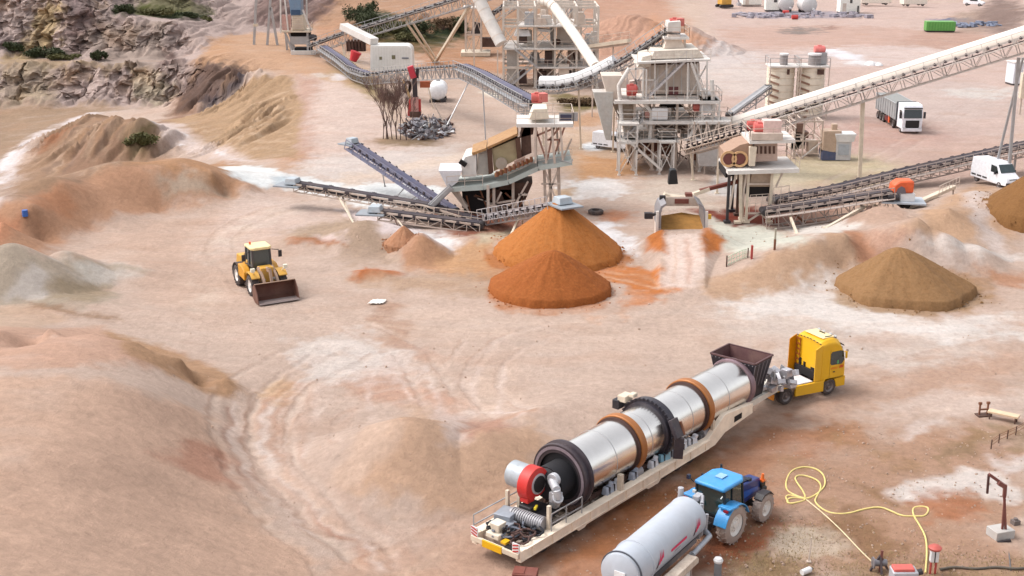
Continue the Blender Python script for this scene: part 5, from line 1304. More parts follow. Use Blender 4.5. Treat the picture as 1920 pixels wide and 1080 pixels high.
# ---- white covered chutes of the tall tower
def chute(label, pts, r, m, flat=False):
    o = Vector((pts[0].x, pts[0].y, hz(pts[0].x, pts[0].y))); t = thing('covered_chute', label, 'chute', o, 0, 'white covered chutes of the tall tower')
    b = MB(); b.path([p for p in pts], r, 12); b.build('tube', m, t, o, smooth=60)
    b = MB()
    for i in range(len(pts) - 1):
        for k in range(2):
            c = pts[i].lerp(pts[i + 1], (k + .5) / 2); d = (pts[i + 1] - pts[i]).normalized(); b.tube(c - d * .05, c + d * .05, r * 1.03, 12)
    b.build('band', cream2, t, o)
    for p, k in ((pts[0], -1), (pts[-1], 1)):
        b = MB(); b.bar(p - Vector((r * .6, 0, r)), p - Vector((r * .6, 0, max(p.z - hz(p.x, p.y), 1))), .2); b.build('leg', dusty, t, o)
chute('broad white covered chute sloping down left of the tall tower', [atY(895, -8, 198), atY(912, 28, 197), atY(940, 82, 195)], .95, pale)
chute('white rounded tube bending down right of the tall tower', [atY(1012, 0, 196), atY(1028, 4, 195), atY(1040, 14, 194), atY(1078, 66, 184), atY(1118, 126, 170)], .72, mat('tube_white', (244, 236, 224), .5, dirt=.12))
def gangway():
    o = atY(1080, 92, 200); t = thing('pipe_gallery', 'long cream horizontal gallery linking the tall tower to the screen house', 'gallery', o)
    b = MB(); b.bar(atY(1068, 92, 198), atY(1180, 76, 192), 1.2, .5); b.build('floor', cream, t, o)
    b = MB()
    railing(b, [atY(1068, 88, 197.4), atY(1180, 73, 191.4)], 1.1, 1.5); b.bar(atY(1068, 97, 198), atY(1180, 82, 192), .3)
    b.build('railing', dusty, t, o)
    for u, v, Y in ((1095, 88, 197), (1150, 80, 194)):
        b = MB(); p = atY(u, v, Y); b.bar(p, (p.x, p.y, 0), .22); b.build('leg', dusty, t, o)
gangway()

# ---- tall open tower, centre back
def tall_tower():
    base = Vector((4, 196, 0)); t = thing('screening_tower', 'tall open steel tower with decks and pipes at the back centre', 'tower', base)
    xs = [-1.3, .9, 3.5, 6.5, 9.8, 13.0]; ys = [196, 201, 206]
    steel_frame(t, base, xs, ys, [0, 3.2, 6.0, 9.4, 12.2], mat('pale_steel', (224, 212, 200), .7, dirt=.2), cw=.30)
    for z, x0, x1 in ((6.05, -1.3, 13), (3.25, 3.5, 13), (9.45, .9, 9.8)):
        deck(t, base, [(x0, 195.2, z), (x1, 195.2, z), (x1, 206, z), (x0, 206, z)], .2, pale, skip=(1, 2, 3))
    rnd = random.Random(11)
    mm = [dusty, galv, cream2, rustd, pale, mat('brown_machine', (130, 100, 88), .7, dirt=.3)]
    for i in range(30):
        z = rnd.choice((0, 3.25, 6.05, 9.45)); x = rnd.uniform(-.8, 12.5); y = rnd.uniform(196.6, 204)
        k = rnd.random(); h = rnd.uniform(.8, 2.4); m = rnd.choice(mm)
        if k < .45: boxw(t, base, 'machine_casing', m, (x, y, z + h / 2), (rnd.uniform(.7, 2), rnd.uniform(.8, 2), h), rnd.uniform(-.2, .2), 0, 0, (rnd.uniform(.5, 1), rnd.uniform(.6, 1)))
        elif k < .75: b = MB(); b.tube((x, y, z + .1), (x + rnd.uniform(-1, 1), y, z + h + .6), rnd.uniform(.15, .4), 12); b.build('pipe', m, t, base)
        else: motor(t, base, (x, y, z + .6), rnd.choice((galv, rustd, dusty)), 'motor', .4, 1.1)
    for (x, z, w, h) in ((1.6, 1.4, 1.4, 2.0), (4.6, 1.2, 1.6, 2.0), (5.6, 4.4, 1.2, 1.8), (8.2, 1.5, 2.2, 1.6), (1.6, 7.4, 1.5, 1.6), (11.2, 1.4, 2.4, 1.6)):
        boxw(t, base, 'dark_bin', mat('bin_dark', (92, 72, 70), .85, dirt=.2), (x, 198.5, z), (w, 1.6, h), 0, 0, 0, (.9, .9))
    boxw(t, base, 'white_hood', whitep, (1.6, 197.5, 8.2), (2.6, 2.2, .9), 0, .0, 0, (.7, .7)); boxw(t, base, 'white_hood', whitep, (4.6, 197.5, 8.6), (2.4, 1.6, .4), 0, .1)
    boxw(t, base, 'clad_panel', cream2, (7.9, 195.9, 2.0), (1.6, .3, 3.2)); boxw(t, base, 'clad_panel', cream2, (8.2, 201, 8.0), (2.4, 2, 3.4))
    stair(t, base, (-.8, 195.0, 0), (3.0, 195.0, 3.2)); stair(t, base, (3.8, 195.0, 3.3), (.4, 195.0, 6.0))
    b = MB(); b.box((.0, 198, 3.2), (1.6, 1.6, 5.5), 0, 0, 0, (1, 1)); b.build('elevator_casing', mat('casing_grey', (196, 190, 184), .6, dirt=.3), t, base, bevel=.03)
tall_tower()
def back_tower():
    base = atY(878, 97, 235); base.z = hz(base.x, base.y); z0 = base.z
    t = thing('transfer_tower', 'slim lattice transfer tower left of the tall tower', 'tower', base)
    x0, x1 = atY(873, 90, 235).x, atY(902, 90, 235).x; zt = atY(880, 14, 235).z
    steel_frame(t, base, [x0, (x0 + x1) / 2, x1], [235, 239], [z0, z0 + (zt - z0) * .45, zt], dusty, cw=.28)
    deck(t, base, [(x0 - .4, 234.4, zt), (x1 + 1, 234.4, zt), (x1 + 1, 239.5, zt), (x0 - .4, 239.5, zt)], .2, pale)
    boxw(t, base, 'drive_housing', blackm, ((x0 + x1) / 2 + .6, 236, z0 + (zt - z0) * .55), (1.4, 1.6, 2.2), .2, .2); boxw(t, base, 'plinth', cream, ((x0 + x1) / 2 + .4, 236, z0 + .35), (x1 - x0 + 2.5, 5, .7))
    boxw(t, base, 'machine_casing', rustd, (x1 + 1.5, 237, z0 + 2.2), (2.6, 2, 1.6))
back_tower()
def upper_right_stack():
    base = atY(1064, 90, 215); base.z = 0
    t = thing('stair_tower', 'pale pinkish stair tower standing behind the white rounded tube', 'tower', base)
    x0, x1 = atY(1052, 60, 215).x, atY(1090, 60, 215).x
    steel_frame(t, base, [x0, (x0 + x1) / 2, x1], [215, 218], [0, 4, 8, 12, 16], dusty, cw=.22)
    for z in (4, 8, 12): deck(t, base, [(x0, 214.8, z), (x1, 214.8, z), (x1, 218, z), (x0, 218, z)], .15, pale, skip=(1, 2, 3))
    for i in range(3): stair(t, base, (x0 + .3, 214.6, i * 4 + .1), (x1 - .3, 214.6, i * 4 + 4))
    boxw(t, base, 'red_duct', mat('duct_faded_red', (190, 110, 100), .7, dirt=.3), ((x0 + x1) / 2 + .5, 216, 10.5), (.6, .6, 3.2)); boxw(t, base, 'clad_panel', cream2, (x1 - .8, 216.5, 9.6), (1.4, 2, 2.6))
upper_right_stack()

# ---- crusher tower on the left bench
def crusher_tower():
    Y = 233; base = atY(552, 105, Y); base.z = hz(base.x, base.y); z0 = base.z
    t = thing('crusher_tower', 'crusher tower on grey stilts with cream chute and blue cabin', 'tower', base)
    X = lambda u: atY(u, 70, Y).x
    Z = lambda v: atY(545, v, Y).z
    for (u0, u1, y) in ((534, 548, Y), (540, 553, Y + .6), (528, 530, Y + 4), (577, 576, Y), (572, 574, Y + 4), (538, 540, Y + 4)):
        b = MB(); b.bar((X(u0), y, Z(58)), (X(u1), y, hz(X(u1), y)), .34); b.build('stilt', galv, t, base)
    deck(t, base, [(X(529), Y - .6, Z(57)), (X(583), Y - .6, Z(57)), (X(580), Y + 4.5, Z(57)), (X(530), Y + 4.5, Z(57))], .3, cream)
    b = MB(); b.prism([(X(548), Z(56)), (X(572), Z(56)), (X(570), Z(28)), (X(550), Z(28))], 'y', Y - .2, Y + 3); b.build('chute', cream, t, base, bevel=.04)
    b = MB()
    for i in range(6): b.box((X(560), Y - .25, Z(53 - i * 4)), (X(570) - X(550), .1, .09))
    b.build('chute_rib', cream2, t, base)
    b = MB(); b.prism([(X(548), Z(29)), (X(567), Z(28)), (X(568), Z(-6)), (X(545), Z(-6))], 'y', Y - .4, Y + 2.6); b.build('cabin', mat('cabin_blue', (120, 148, 176), .4, dirt=.15), t, base, bevel=.05)
    b = MB(); b.prism([(X(549), Z(27)), (X(566), Z(27)), (X(566), Z(18)), (X(549), Z(18))], 'y', Y - .48, Y - .42); b.build('window', mat('window_blue', (60, 88, 120), .15), t, base)
    for u0, v0, u1, v1, y in ((527, 62, 530, -12, Y), (541, 57, 537, -12, Y), (584, 57, 570, 18, Y), (543, 40, 542, -12, Y + 4), (571, 50, 573, -12, Y + 3.4)):
        b = MB(); b.bar((X(u0), y, Z(v0)), (X(u1), y, Z(v1)), .26); b.build('post', pale, t, base)
    boxw(t, base, 'pink_panel', mat('panel_pink', (222, 176, 166), .7, dirt=.2), (X(538), Y + .4, Z(45)), (1.6, .3, 3.2)); boxw(t, base, 'feeder', dark, (X(562), Y + 1.5, Z(64)), (3.4, 2, 1.0)); boxw(t, base, 'feeder_frame', galv, (X(562), Y + .2, Z(76)), (3.6, .4, 1.4)); boxw(t, base, 'footing', pale, (X(568), Y - .2, z0 + .3), (4.4, 1.2, .7)); boxw(t, base, 'hopper_base', dark, (X(567), Y + 1, Z(96)), (3, 2, 1.2))
    motor(t, base, (X(587), Y - .3, Z(70)), blackm, 'motor', .5, 1.2)
crusher_tower()
def gantry_posts():
    Y = 243; base = atY(495, 60, Y); base.z = hz(base.x, base.y)
    t = thing('pylon', 'grey tubular pylon standing before the rock face left of the crusher', 'pylon', base)
    for (u0, v0, u1, v1) in ((481, -14, 474, 46), (508, -14, 500, 63), (508, 14, 518, 42)):
        p, q = atY(u0, v0, Y), atY(u1, v1, Y); b = MB(); b.bar(p, (q.x, q.y, hz(q.x, q.y)), .42); b.build('leg', galv, t, base)
    b = MB(); b.bar(atY(475, 47, Y), atY(484, 47, Y), .5); b.bar(atY(481, -10, Y), atY(508, -10, Y), .35); b.build('crossbar', cream, t, base)
gantry_posts()

# ---- white clad cabin over the conveyor
def white_cabin():
    Y = 200; base = atY(733, 150, Y); base.z = hz(base.x, base.y)
    t = thing('clad_cabin', 'white clad cabin with rounded corner and small windows above the bent conveyor', 'cabin', base)
    X = lambda u: atY(u, 110, Y).x
    Z = lambda v: atY(733, v, Y).z
    x0, x1, z0, z1 = X(694), X(773), Z(133), Z(86)
    b = MB(); r = 1.0
    prof = [(x0, z0), (x1, z0)] + [(x1 - r + r * math.cos(a), z1 - r + r * math.sin(a)) for a in [math.pi / 2 * i / 6 for i in range(7)]] + [(x0 + .1, z1)]
    b.prism(prof, 'y', Y, Y + 4.2); b.build('wall', mat('cladding_white', (248, 244, 238), .5, dirt=.10, var=.04), t, base, smooth=60)
    b = MB()
    for i in range(14): b.box((x0 + .5 + i * (x1 - x0 - 1) / 13, Y - .03, (z0 + z1) / 2), (.05, .05, z1 - z0 - .5))
    b.build('cladding_rib', mat('rib_cream', (232, 228, 218), .6), t, base)
    for u, v, w, h, m in ((738, 107, .55, .6, 'win'), (714, 109, .4, .45, 'win'), (760, 109, 1.05, .26, 'sign')):
        boxw(t, base, 'window' if m == 'win' else 'sign', mat('window_olive', (128, 122, 96), .2) if m == 'win' else mat('sign_grey', (140, 140, 146), .5), (X(u), Y - .07, Z(v)), (w, .06, h))
    for u in (700, 720, 745, 768):
        b = MB(); b.bar((X(u), Y + .3, z0), (X(u), Y + .3, hz(X(u), Y)), .22); b.build('leg', dusty, t, base)
    b = MB()
    for u in (700, 722, 745): b.bar((X(u), Y + .2, z0 - .2), (X(u + 22), Y + .2, hz(X(u), Y) + .3), .14); b.bar((X(u + 22), Y + .25, z0 - .2), (X(u), Y + .25, hz(X(u), Y) + .3), .14)
    b.build('brace', galv, t, base)
    o2 = Vector(base)
    b = MB(); b.bar(atY(644, 49, 206), atY(702, 78, 201), 1.6, 1.0); b.build('feed_duct', pale, t, base, bevel=.05)
    b = MB(); b.bar(atY(646, 58, 206), atY(648, 100, 206), .2); b.build('leg', dusty, t, base)
    b = MB(); b.tube(atY(668, 97, 203), atY(662, 114, 203), .9, 14, .55); b.build('red_funnel', mat('funnel_red', (206, 44, 56), .5, dirt=.1), t, base)
    b = MB()
    for i in range(5): b.bar(atY(654 + i * 6, 74, 206), atY(656 + i * 6, 96, 206), .3)
    b.box(atY(668, 86, 207), (3, 1.4, 1.6)); b.build('rusty_frame', rustd, t, base)
white_cabin()

# ================================================================== front screen on stilts (centre left)
def front_screen():
    Y = 115.0; base = atY(930, 412, Y); base.z = 0
    t = thing('screening_plant', 'rusty inclined vibrating screen on a grey deck above the orange heap', 'screen', base)
    w = lambda u, v, dy=0: atY(u, v, Y + dy)
    # deck in three runs
    D = [(838, 352), (905, 348), (952, 338), (1008, 312), (1072, 301)]
    for i in range(len(D) - 1):
        a, b_ = w(*D[i]), w(*D[i + 1])
        deck(t, base, [a, b_, b_ + Vector((0, 5.2, 0)), a + Vector((0, 5.2, 0))], .42, greend, rails=(i != 1), skip=(1, 3, 2))
    # legs
    for (u, v0, v1, dy, m) in ((872, 350, 402, 4, rustd), (915, 347, 416, 0, dusty), (926, 345, 414, .4, dusty), (962, 335, 395, 1, dusty), (975, 333, 392, 4.5, rustd), (1020, 305, 392, 1, dusty), (1030, 310, 395, 4, dusty), (1047, 302, 392, 1, dusty), (1046, 302, 396, 4.5, dusty)):
        b = MB(); p = w(u, v0, dy); b.bar(p, (p.x + (.2 if u > 1000 else 0), p.y, 0), .26); b.box((p.x, p.y, .1), (.6, .6, .2)); b.build('leg', m, t, base)
    b = MB()
    for (u0, v0, u1, v1) in ((918, 383, 966, 375), (972, 365, 990, 365), (915, 412, 940, 360), (962, 390, 990, 340), (1018, 390, 1050, 310), (1048, 390, 1018, 310), (1015, 345, 1050, 345), (1052, 306, 1072, 260), (860, 360, 880, 400)):
        b.bar(w(u0, v0, .6), w(u1, v1, .6), .16)
    b.build('brace', dusty, t, base)
    # dark bins below the deck
    for (u0, v0, u1, v1, m, tp) in ((872, 354, 912, 408, 'dark', .8), (915, 352, 958, 380, 'rust', .85), (945, 340, 985, 372, 'rust', .6)):
        p, q = w(u0, v1, 2.2), w(u1, v0, 2.2)
        boxw(t, base, 'under_bin', dark if m == 'dark' else rustd, ((p.x + q.x) / 2, Y + 3, (p.z + q.z) / 2), (abs(q.x - p.x), 3, abs(q.z - p.z)), 0, 0, 0, (1 / tp, 1))
    rnd = random.Random(21)
    for i in range(10):
        b = MB(); p = w(rnd.uniform(872, 985), rnd.uniform(352, 372), 1.2); q = w(rnd.uniform(872, 985), rnd.uniform(375, 404), 1.2); b.bar(p, q, .14); b.build('strut', rnd.choice((rustm, rustd, dusty)), t, base)
    # screen box, inclined, on the deck
    scr = mat('screen_olive', (176, 162, 126), .7, dirt=.35, rust=.25, scale=1.5); ylw = mat('screen_rail_yellow', (176, 132, 82), .7, dirt=.3, rust=.6)
    def panel(nm, m, q, dy0, dy1, bev=.02):
        b = MB(); P = [w(u, v) for u, v in q]; b.prism([(p.x, p.z) for p in P], 'y', Y + dy0, Y + dy1); return b.build(nm, m, t, base, bevel=bev)
    panel('end_box', pale, [(866, 335), (893, 333), (893, 291), (872, 296), (864, 312)], .5, 4.2)
    panel('end_box_top', ylw, [(886, 293), (912, 283), (912, 278), (884, 288)], .3, 4.4)
    panel('grey_side', mat('side_grey', (184, 180, 172), .6, dirt=.3), [(894, 333), (922, 330), (920, 280), (896, 290)], .8, 4)
    panel('screen_side', scr, [(926, 324), (974, 300), (970, 262), (922, 282)], .7, 4.1)
    panel('top_rail', ylw, [(915, 281), (972, 255), (970, 251), (913, 277)], .3, 4.5)
    panel('end_frame', mat('frame_brown', (96, 66, 52), .7), [(913, 282), (922, 279), (925, 326), (916, 329)], .45, .75)
    panel('end_frame', mat('frame_brown', (96, 66, 52), .7), [(966, 262), (975, 258), (979, 300), (970, 304)], .4, .7)
    panel('feed_box', rustd, [(978, 298), (997, 290), (995, 238), (977, 244)], .8, 4)
    panel('spring_beam', mat('beam_ochre', (196, 142, 86), .7, dirt=.2), [(928, 333), (1000, 303), (999, 297), (927, 326)], .1, .5)
    b = MB()
    for i in range(9):
        p = w(932 + i * 8, 326 - i * 3.4, .05); b.tube(p - Vector((0, .1, .25)), p + Vector((0, -.1, .25)), .14, 8)
    b.build('spring_row', rustm, t, base)
    b = MB(); c = w(940, 306, .6); b.tube(c, c + Vector((0, -.12, 0)), .55, 20); b.build('exciter_cover', mat('cover_grey', (176, 164, 150), .6, dirt=.3), t, base)
    panel('drive_box', mat('box_brown', (170, 140, 126), .7, dirt=.3), [(963, 314), (985, 303), (984, 294), (965, 302)], .0, .9)
    b = MB(); b.box(w(868, 306, .2), (.7, .4, .4), 0, .6); b.build('inspection_hatch', dark, t, base)
    b = MB(); b.prism([(p.x, p.z) for p in (w(822, 321), w(866, 321), w(858, 342), w(845, 352), w(838, 352))], 'y', Y + .2, Y + 3.6); b.build('outlet_funnel', mat('funnel_white', (230, 228, 232), .6, dirt=.2), t, base)
    b = MB(); b.bar(w(846, 350), w(806, 388), .9, .35); b.bar(w(846, 350), w(806, 388), .3, .6); b.build('side_chute', galv, t, base)
    b = MB(); b.bar(w(850, 356, 1), w(875, 388, 1), .6, .4); b.build('side_chute', dusty, t, base)
    # feed tower with upper platform
    zt = w(1010, 232).z
    x0, x1 = w(968, 232).x, w(1075, 232).x
    deck(t, base, [(x0, Y - .2, zt), (x1, Y - .2, zt), (x1, Y + 4.8, zt), (x0, Y + 4.8, zt)], .3, pale, skip=(3,), rm=dusty)
    for u, dy in ((1004, 0), (1024, .2), (1034, 0), (1043, 4), (1005, 4.4), (1050, .2)):
        b = MB(); p = w(u, 232, dy); q = w(u + (6 if u > 1030 else 0), 306, dy); b.bar(p, q, .2); b.build('post', dusty, t, base)
    b = MB()
    for (u0, v0, u1, v1) in ((1060, 234, 1040, 290), (1040, 234, 1026, 300), (1004, 240, 1024, 300), (1026, 262, 1052, 262), (1052, 236, 1030, 262), (1005, 255, 1040, 240)): b.bar(w(u0, v0, .2), w(u1, v1, .2), .16)
    b.build('brace', mat('rust_streaked', (160, 116, 100), .8, dirt=.3), t, base)
    panel('chute_head', mat('head_cream', (240, 228, 208), .6, dirt=.2), [(992, 226), (1030, 224), (1026, 205), (1000, 206)], .3, 3.2)
    panel('feed_chute', rustd, [(975, 262), (1000, 255), (1002, 234), (985, 236)], .8, 3.5)
    boxw(t, base, 'sign_board', mat('board_dark', (70, 70, 92), .5), w(1061, 220, -.15), (1.0, .08, .5)); boxw(t, base, 'board_frame', galv, w(1066, 219, -.05), (1.7, .06, .8))
    b = MB(); b.path([w(1048, 300, .2), w(1072, 306, -.4), w(1074, 298, -.4)], .05); b.build('hand_rail', galv, t, base)
front_screen()

# ---- conveyors at the front screen
def tray(t, base, P, m=None, big=1.0):
    c = P[-1]; d = (P[-1] - P[-2]).normalized(); a = math.atan2(d.y, d.x); m = m or mat('tray_blue_grey', (184, 194, 202), .6, dirt=.3)
    b = MB(); b.box(c + d * .4 * big + Vector((0, 0, .12)), (1.3 * big, 1.3 * big, .55), a, 0, 0, (.75, .85)); b.build('head_hood', m, t, base, bevel=.05)
    b = MB(); b.box(c + d * .7 * big - Vector((0, 0, .35)), (2.6 * big, 2.1 * big, .12), a); b.build('head_platform', mat('tray_dark_grey', (150, 158, 166), .6, dirt=.2), t, base)
Pf = [atY(852, 392, 118), atY(664, 268, 127)]
conveyor('narrow blue grey conveyor climbing to the left behind the flat stacker', Pf, .9, .7, bluebelt, mat('steel_blue', (128, 130, 154), .6, dirt=.3), 1.0, (-1,), legs=((Pf[0].lerp(Pf[1], .45) - Vector((0, 0, .5)), atY(742, 372, 122), .10, galv), (Pf[0].lerp(Pf[1], .72) - Vector((0, 0, .5)), atY(722, 350, 126), .10, galv), (Pf[0].lerp(Pf[1], .3) - Vector((0, 0, .5)), atY(768, 375, 121), .10, galv)), head=lambda t, b, P: tray(t, b, P, None, .8), spacing=1.2)
Pg = [atY(898, 412, 113.5), atY(800, 382, 115), atY(556, 342, 119)]
conveyor('long low stacker conveyor reaching left over the white dusty ground', Pg, 1.0, .8, beltd, dusty, 1.9, None, legs=((Pg[1].lerp(Pg[2], .68) - Vector((0, 0, .6)), atY(668, 424, 111), .13), (Pg[1].lerp(Pg[2], .66) - Vector((0, -.8, .6)), atY(660, 410, 114), .13), (Pg[0].lerp(Pg[1], .45) - Vector((0, 0, .6)), atY(826, 432, 112), .13)), head=tray, spacing=1.1)
Pg2 = [atY(902, 418, 110.5), atY(712, 394, 112)]
conveyor('short stacker conveyor with pale hood in front of the long low stacker', Pg2, 1.0, .8, beltd, dusty, 1.3, (1,), legs=((Pg2[0].lerp(Pg2[1], .86) - Vector((0, 0, .5)), atY(760, 455, 105.5), .10, rustd), (Pg2[0].lerp(Pg2[1], .84) - Vector((0, 0, .5)), atY(782, 462, 104.5), .10, cream)), head=tray, spacing=1.1)
Ph = [atY(918, 402, 113), atY(1050, 378, 102.5)]
conveyor('short grey conveyor pouring orange sand onto the tall cone', Ph, 1.0, .9, beltd, mat('steel_pale_grey', (190, 184, 186), .6, dirt=.25), 1.2, (1,), legs=((Ph[0].lerp(Ph[1], .45) - Vector((0, 0, .7)), atY(957, 434, 107), .2), (Ph[0].lerp(Ph[1], .5) - Vector((0, 0, .7)), atY(978, 424, 109), .12), (Ph[0].lerp(Ph[1], .85) - Vector((0, 0, .7)), atY(985, 430, 107), .10, galv), (Ph[0].lerp(Ph[1], .9) - Vector((0, 0, .7)), atY(1010, 420, 108), .10, blackm)), head=lambda t, b, P: tray(t, b, P, None, 1.0), spacing=1.0)

# ================================================================== right hand screen house
def screen_house():
    Y = 136.0; base = atY(1235, 320, Y); base.z = 0
    t = thing('screen_house', 'large pale clad screen house on braced legs in the middle of the plant', 'building', base)
    X = lambda u, dy=0: atY(u, 200, Y + dy).x
    Z = lambda v, dy=0: atY(1235, v, Y + dy).z
    w = lambda u, v, dy=0: atY(u, v, Y + dy)
    xs = [X(1190), X(1226), X(1270), X(1312)]; ys = [Y, Y + 4, Y + 8]
    steel_frame(t, base, xs, ys, [0, Z(258), Z(224), Z(186)], mat('frame_pale', (222, 204, 190), .7, dirt=.25, rust=.1), cw=.26)
    for v, u0, u1, m in ((258, 1172, 1275, pale), (224, 1196, 1300, pale), (186, 1150, 1345, pale)):
        z = Z(v); deck(t, base, [(X(u0), Y - 1.2, z), (X(u1), Y - 1.2, z), (X(u1), Y + 8, z), (X(u0), Y + 8, z)], .32, m, skip=(1, 2, 3))
    # cladding above
    cl = cream2
    def pan(nm, q, dy0, dy1, m, bev=.03):
        b = MB(); b.prism([(p.x, p.z) for p in [w(u, v) for u, v in q]], 'y', Y + dy0, Y + dy1); return b.build(nm, m, t, base, bevel=bev)
    pan('upper_wall', [(1210, 183), (1318, 183), (1318, 124), (1210, 128)], 2.4, 7.5, cl)
    pan('upper_bin', [(1222, 113), (1322, 110), (1312, 94), (1228, 98)], .8, 6.5, mat('bin_cream', (236, 226, 212), .65, dirt=.3, rust=.2))
    pan('upper_bin', [(1196, 128), (1222, 126), (1222, 104), (1206, 108)], .6, 5.5, mat('bin_cream', (236, 226, 212)))
    zz = Z(116); deck(t, base, [(X(1192), Y - .2, zz), (X(1328), Y - .2, zz + .3), (X(1328), Y + 7, zz + .3), (X(1192), Y + 7, zz)], .2, pale, skip=(1, 2, 3))
    pan('bin_shadow_gap', [(1214, 128), (1316, 124), (1316, 120), (1214, 124)], 2.2, 2.39, rustd)
    for i in range(7): pan('cladding_rib', [(1222 + i * 15, 182), (1224 + i * 15, 182), (1224 + i * 15, 130), (1222 + i * 15, 130)], 2.3, 2.38, pale, 0)
    for (u0, v0, u1, v1) in ((1176, 186, 1210, 128), (1210, 186, 1180, 130), (1176, 130, 1210, 128), (1192, 184, 1192, 118), (1176, 184, 1176, 130), (1290, 186, 1326, 120), (1326, 186, 1296, 124), (1228, 186, 1228, 118), (1250, 186, 1250, 118), (1308, 186, 1308, 118), (1192, 150, 1228, 150)):
        b = MB(); b.bar(w(u0, v0, .3), w(u1, v1, .3), .14); b.build('lattice_bar', pale, t, base)
    pan('side_wall', [(1180, 176), (1204, 176), (1204, 150), (1182, 154)], .6, 1.4, mat('panel_rose', (232, 210, 200), .6, dirt=.2))
    pan('corner_hopper', [(1128, 142), (1168, 142), (1160, 188), (1142, 190)], .0, 3, cl)
    pan('corner_hopper', [(1112, 172), (1150, 172), (1146, 262), (1136, 262)], -.3, 2, mat('hopper_grey', (200, 196, 190), .6, dirt=.3))
    pan('wing_wall', [(1150, 200), (1190, 185), (1190, 300), (1182, 300), (1170, 240)], 1.5, 4, mat('wing_beige', (214, 196, 178), .7, dirt=.3))
    pan('dark_opening', [(1240, 206), (1284, 204), (1284, 190), (1250, 190)], 1.0, 2.5, dark)
    pan('lower_machine', [(1222, 250), (1290, 250), (1290, 228), (1225, 230)], .8, 4, mat('machine_tan', (196, 178, 164), .7, dirt=.35))
    for i in range(4): pan('slat', [(1228, 246 - i * 5), (1286, 246 - i * 5), (1286, 244 - i * 5), (1228, 244 - i * 5)], .6, .78, rustd, 0)
    pan('rust_pit', [(1196, 300), (1276, 300), (1276, 275), (1196, 270)], 3, 6, mat('pit_rust', (128, 84, 74), .85, dirt=.25))
    for u, v in ((1258, 166), (1268, 166), (1258, 174), (1268, 174)): boxw(t, base, 'vent', mat('vent_maroon', (110, 62, 62), .6), w(u, v, 1.12), (.45, .1, .4))
    stair(t, base, w(1212, 184, .4), w(1286, 112, .4), .9, mat('stair_grey', (206, 200, 200), .5, dirt=.2))
    stair(t, base, w(1170, 258, -1), w(1205, 224, -1), .8)
    boxw(t, base, 'motor_box', whitep, w(1236, 212, -.2), (1.7, 1.2, 1.2)); motor(t, base, w(1216, 214, -.2), mat('motor_faded', (196, 140, 130), .6, dirt=.3), 'motor', .3, .8)
    motor(t, base, w(1184, 168, -.2), fadedred, 'motor', .55, 1.0); motor(t, base, w(1306, 200, 0), mat('motor_faded_red', (216, 120, 110), .6), 'motor', .4, .8)
    boxw(t, base, 'motor_box', whitep, w(1324, 200, .1), (1.5, 1.2, 1.2))
    for (u0, v0, u1, v1) in ((1326, 112, 1325, 186), (1206, 130, 1205, 186), (1212, 130, 1211, 186), (1290, 118, 1289, 186)):
        b = MB(); b.bar(w(u0, v0, -.2), w(u1, v1, -.2), .16); b.build('post', pale, t, base)
    for (xa, xb, ya, yb, zs_) in ((X(1160), X(1192), Y - 2.6, Y - .2, [0, Z(258), Z(224)]), (X(1314), X(1346), Y - 1, Y + 3, [0, Z(258), Z(224), Z(186)]), (X(1236), X(1262), Y - 2.2, Y - .3, [0, Z(258)])):
        steel_frame(t, base, [xa, xb], [ya, yb], zs_, pale, cw=.16)
        for zz in zs_[1:]: deck(t, base, [(xa - .2, ya, zz), (xb + .2, ya, zz), (xb + .2, yb, zz), (xa - .2, yb, zz)], .12, pale, rm=pale)
    stair(t, base, w(1290, 258, -1.3), w(1318, 224, -1.3), .7, pale); stair(t, base, w(1240, 318, -2.3), w(1176, 262, -2.3), .7, pale); stair(t, base, w(1320, 184, -.3), w(1296, 118, -.3), .7, pale)
    for q in ([(1180, 128), (1160, 160), (1166, 230)], [(1335, 150), (1338, 210), (1322, 262)], [(1206, 190), (1222, 212), (1218, 262)]):
        b = MB(); b.path([w(u, v, -.5) for u, v in q], .22, 8); b.build('pipe', pale, t, base, smooth=60)
    # head house on top
    z = Z(66, 4); deck(t, base, [(X(1245), Y + 2, z), (X(1292), Y + 2, z), (X(1292), Y + 6, z), (X(1245), Y + 6, z)], .25, pale)
    for u in (1250, 1264, 1286):
        b = MB(); b.bar((X(u), Y + 3, z), (X(u), Y + 3, Z(96, 3)), .24); b.build('post', cl, t, base)
    pan('head_box', [(1256, 64), (1282, 64), (1282, 44), (1258, 46)], 2.4, 5, pale)
    pan('funnel', [(1250, 96), (1290, 96), (1280, 70), (1258, 70)], 2.4, 5, cl)
    rnd = random.Random(31)
    for i in range(18):
        b = MB(); b.bar(w(rnd.uniform(1170, 1280), rnd.uniform(258, 270), rnd.uniform(-.5, 6)), w(rnd.uniform(1170, 1290), rnd.uniform(296, 316), rnd.uniform(-.5, 6)), .13); b.build('strut', rnd.choice((dusty, rustd, pale)), t, base)
    for i in range(8):
        u, v = rnd.uniform(1180, 1275), rnd.uniform(198, 218); b = MB(); b.bar(w(u, v, .3), w(u + rnd.uniform(-10, 10), v + 24, .3), .12); b.build('strut', rnd.choice((dusty, rustd, pale)), t, base)
screen_house()
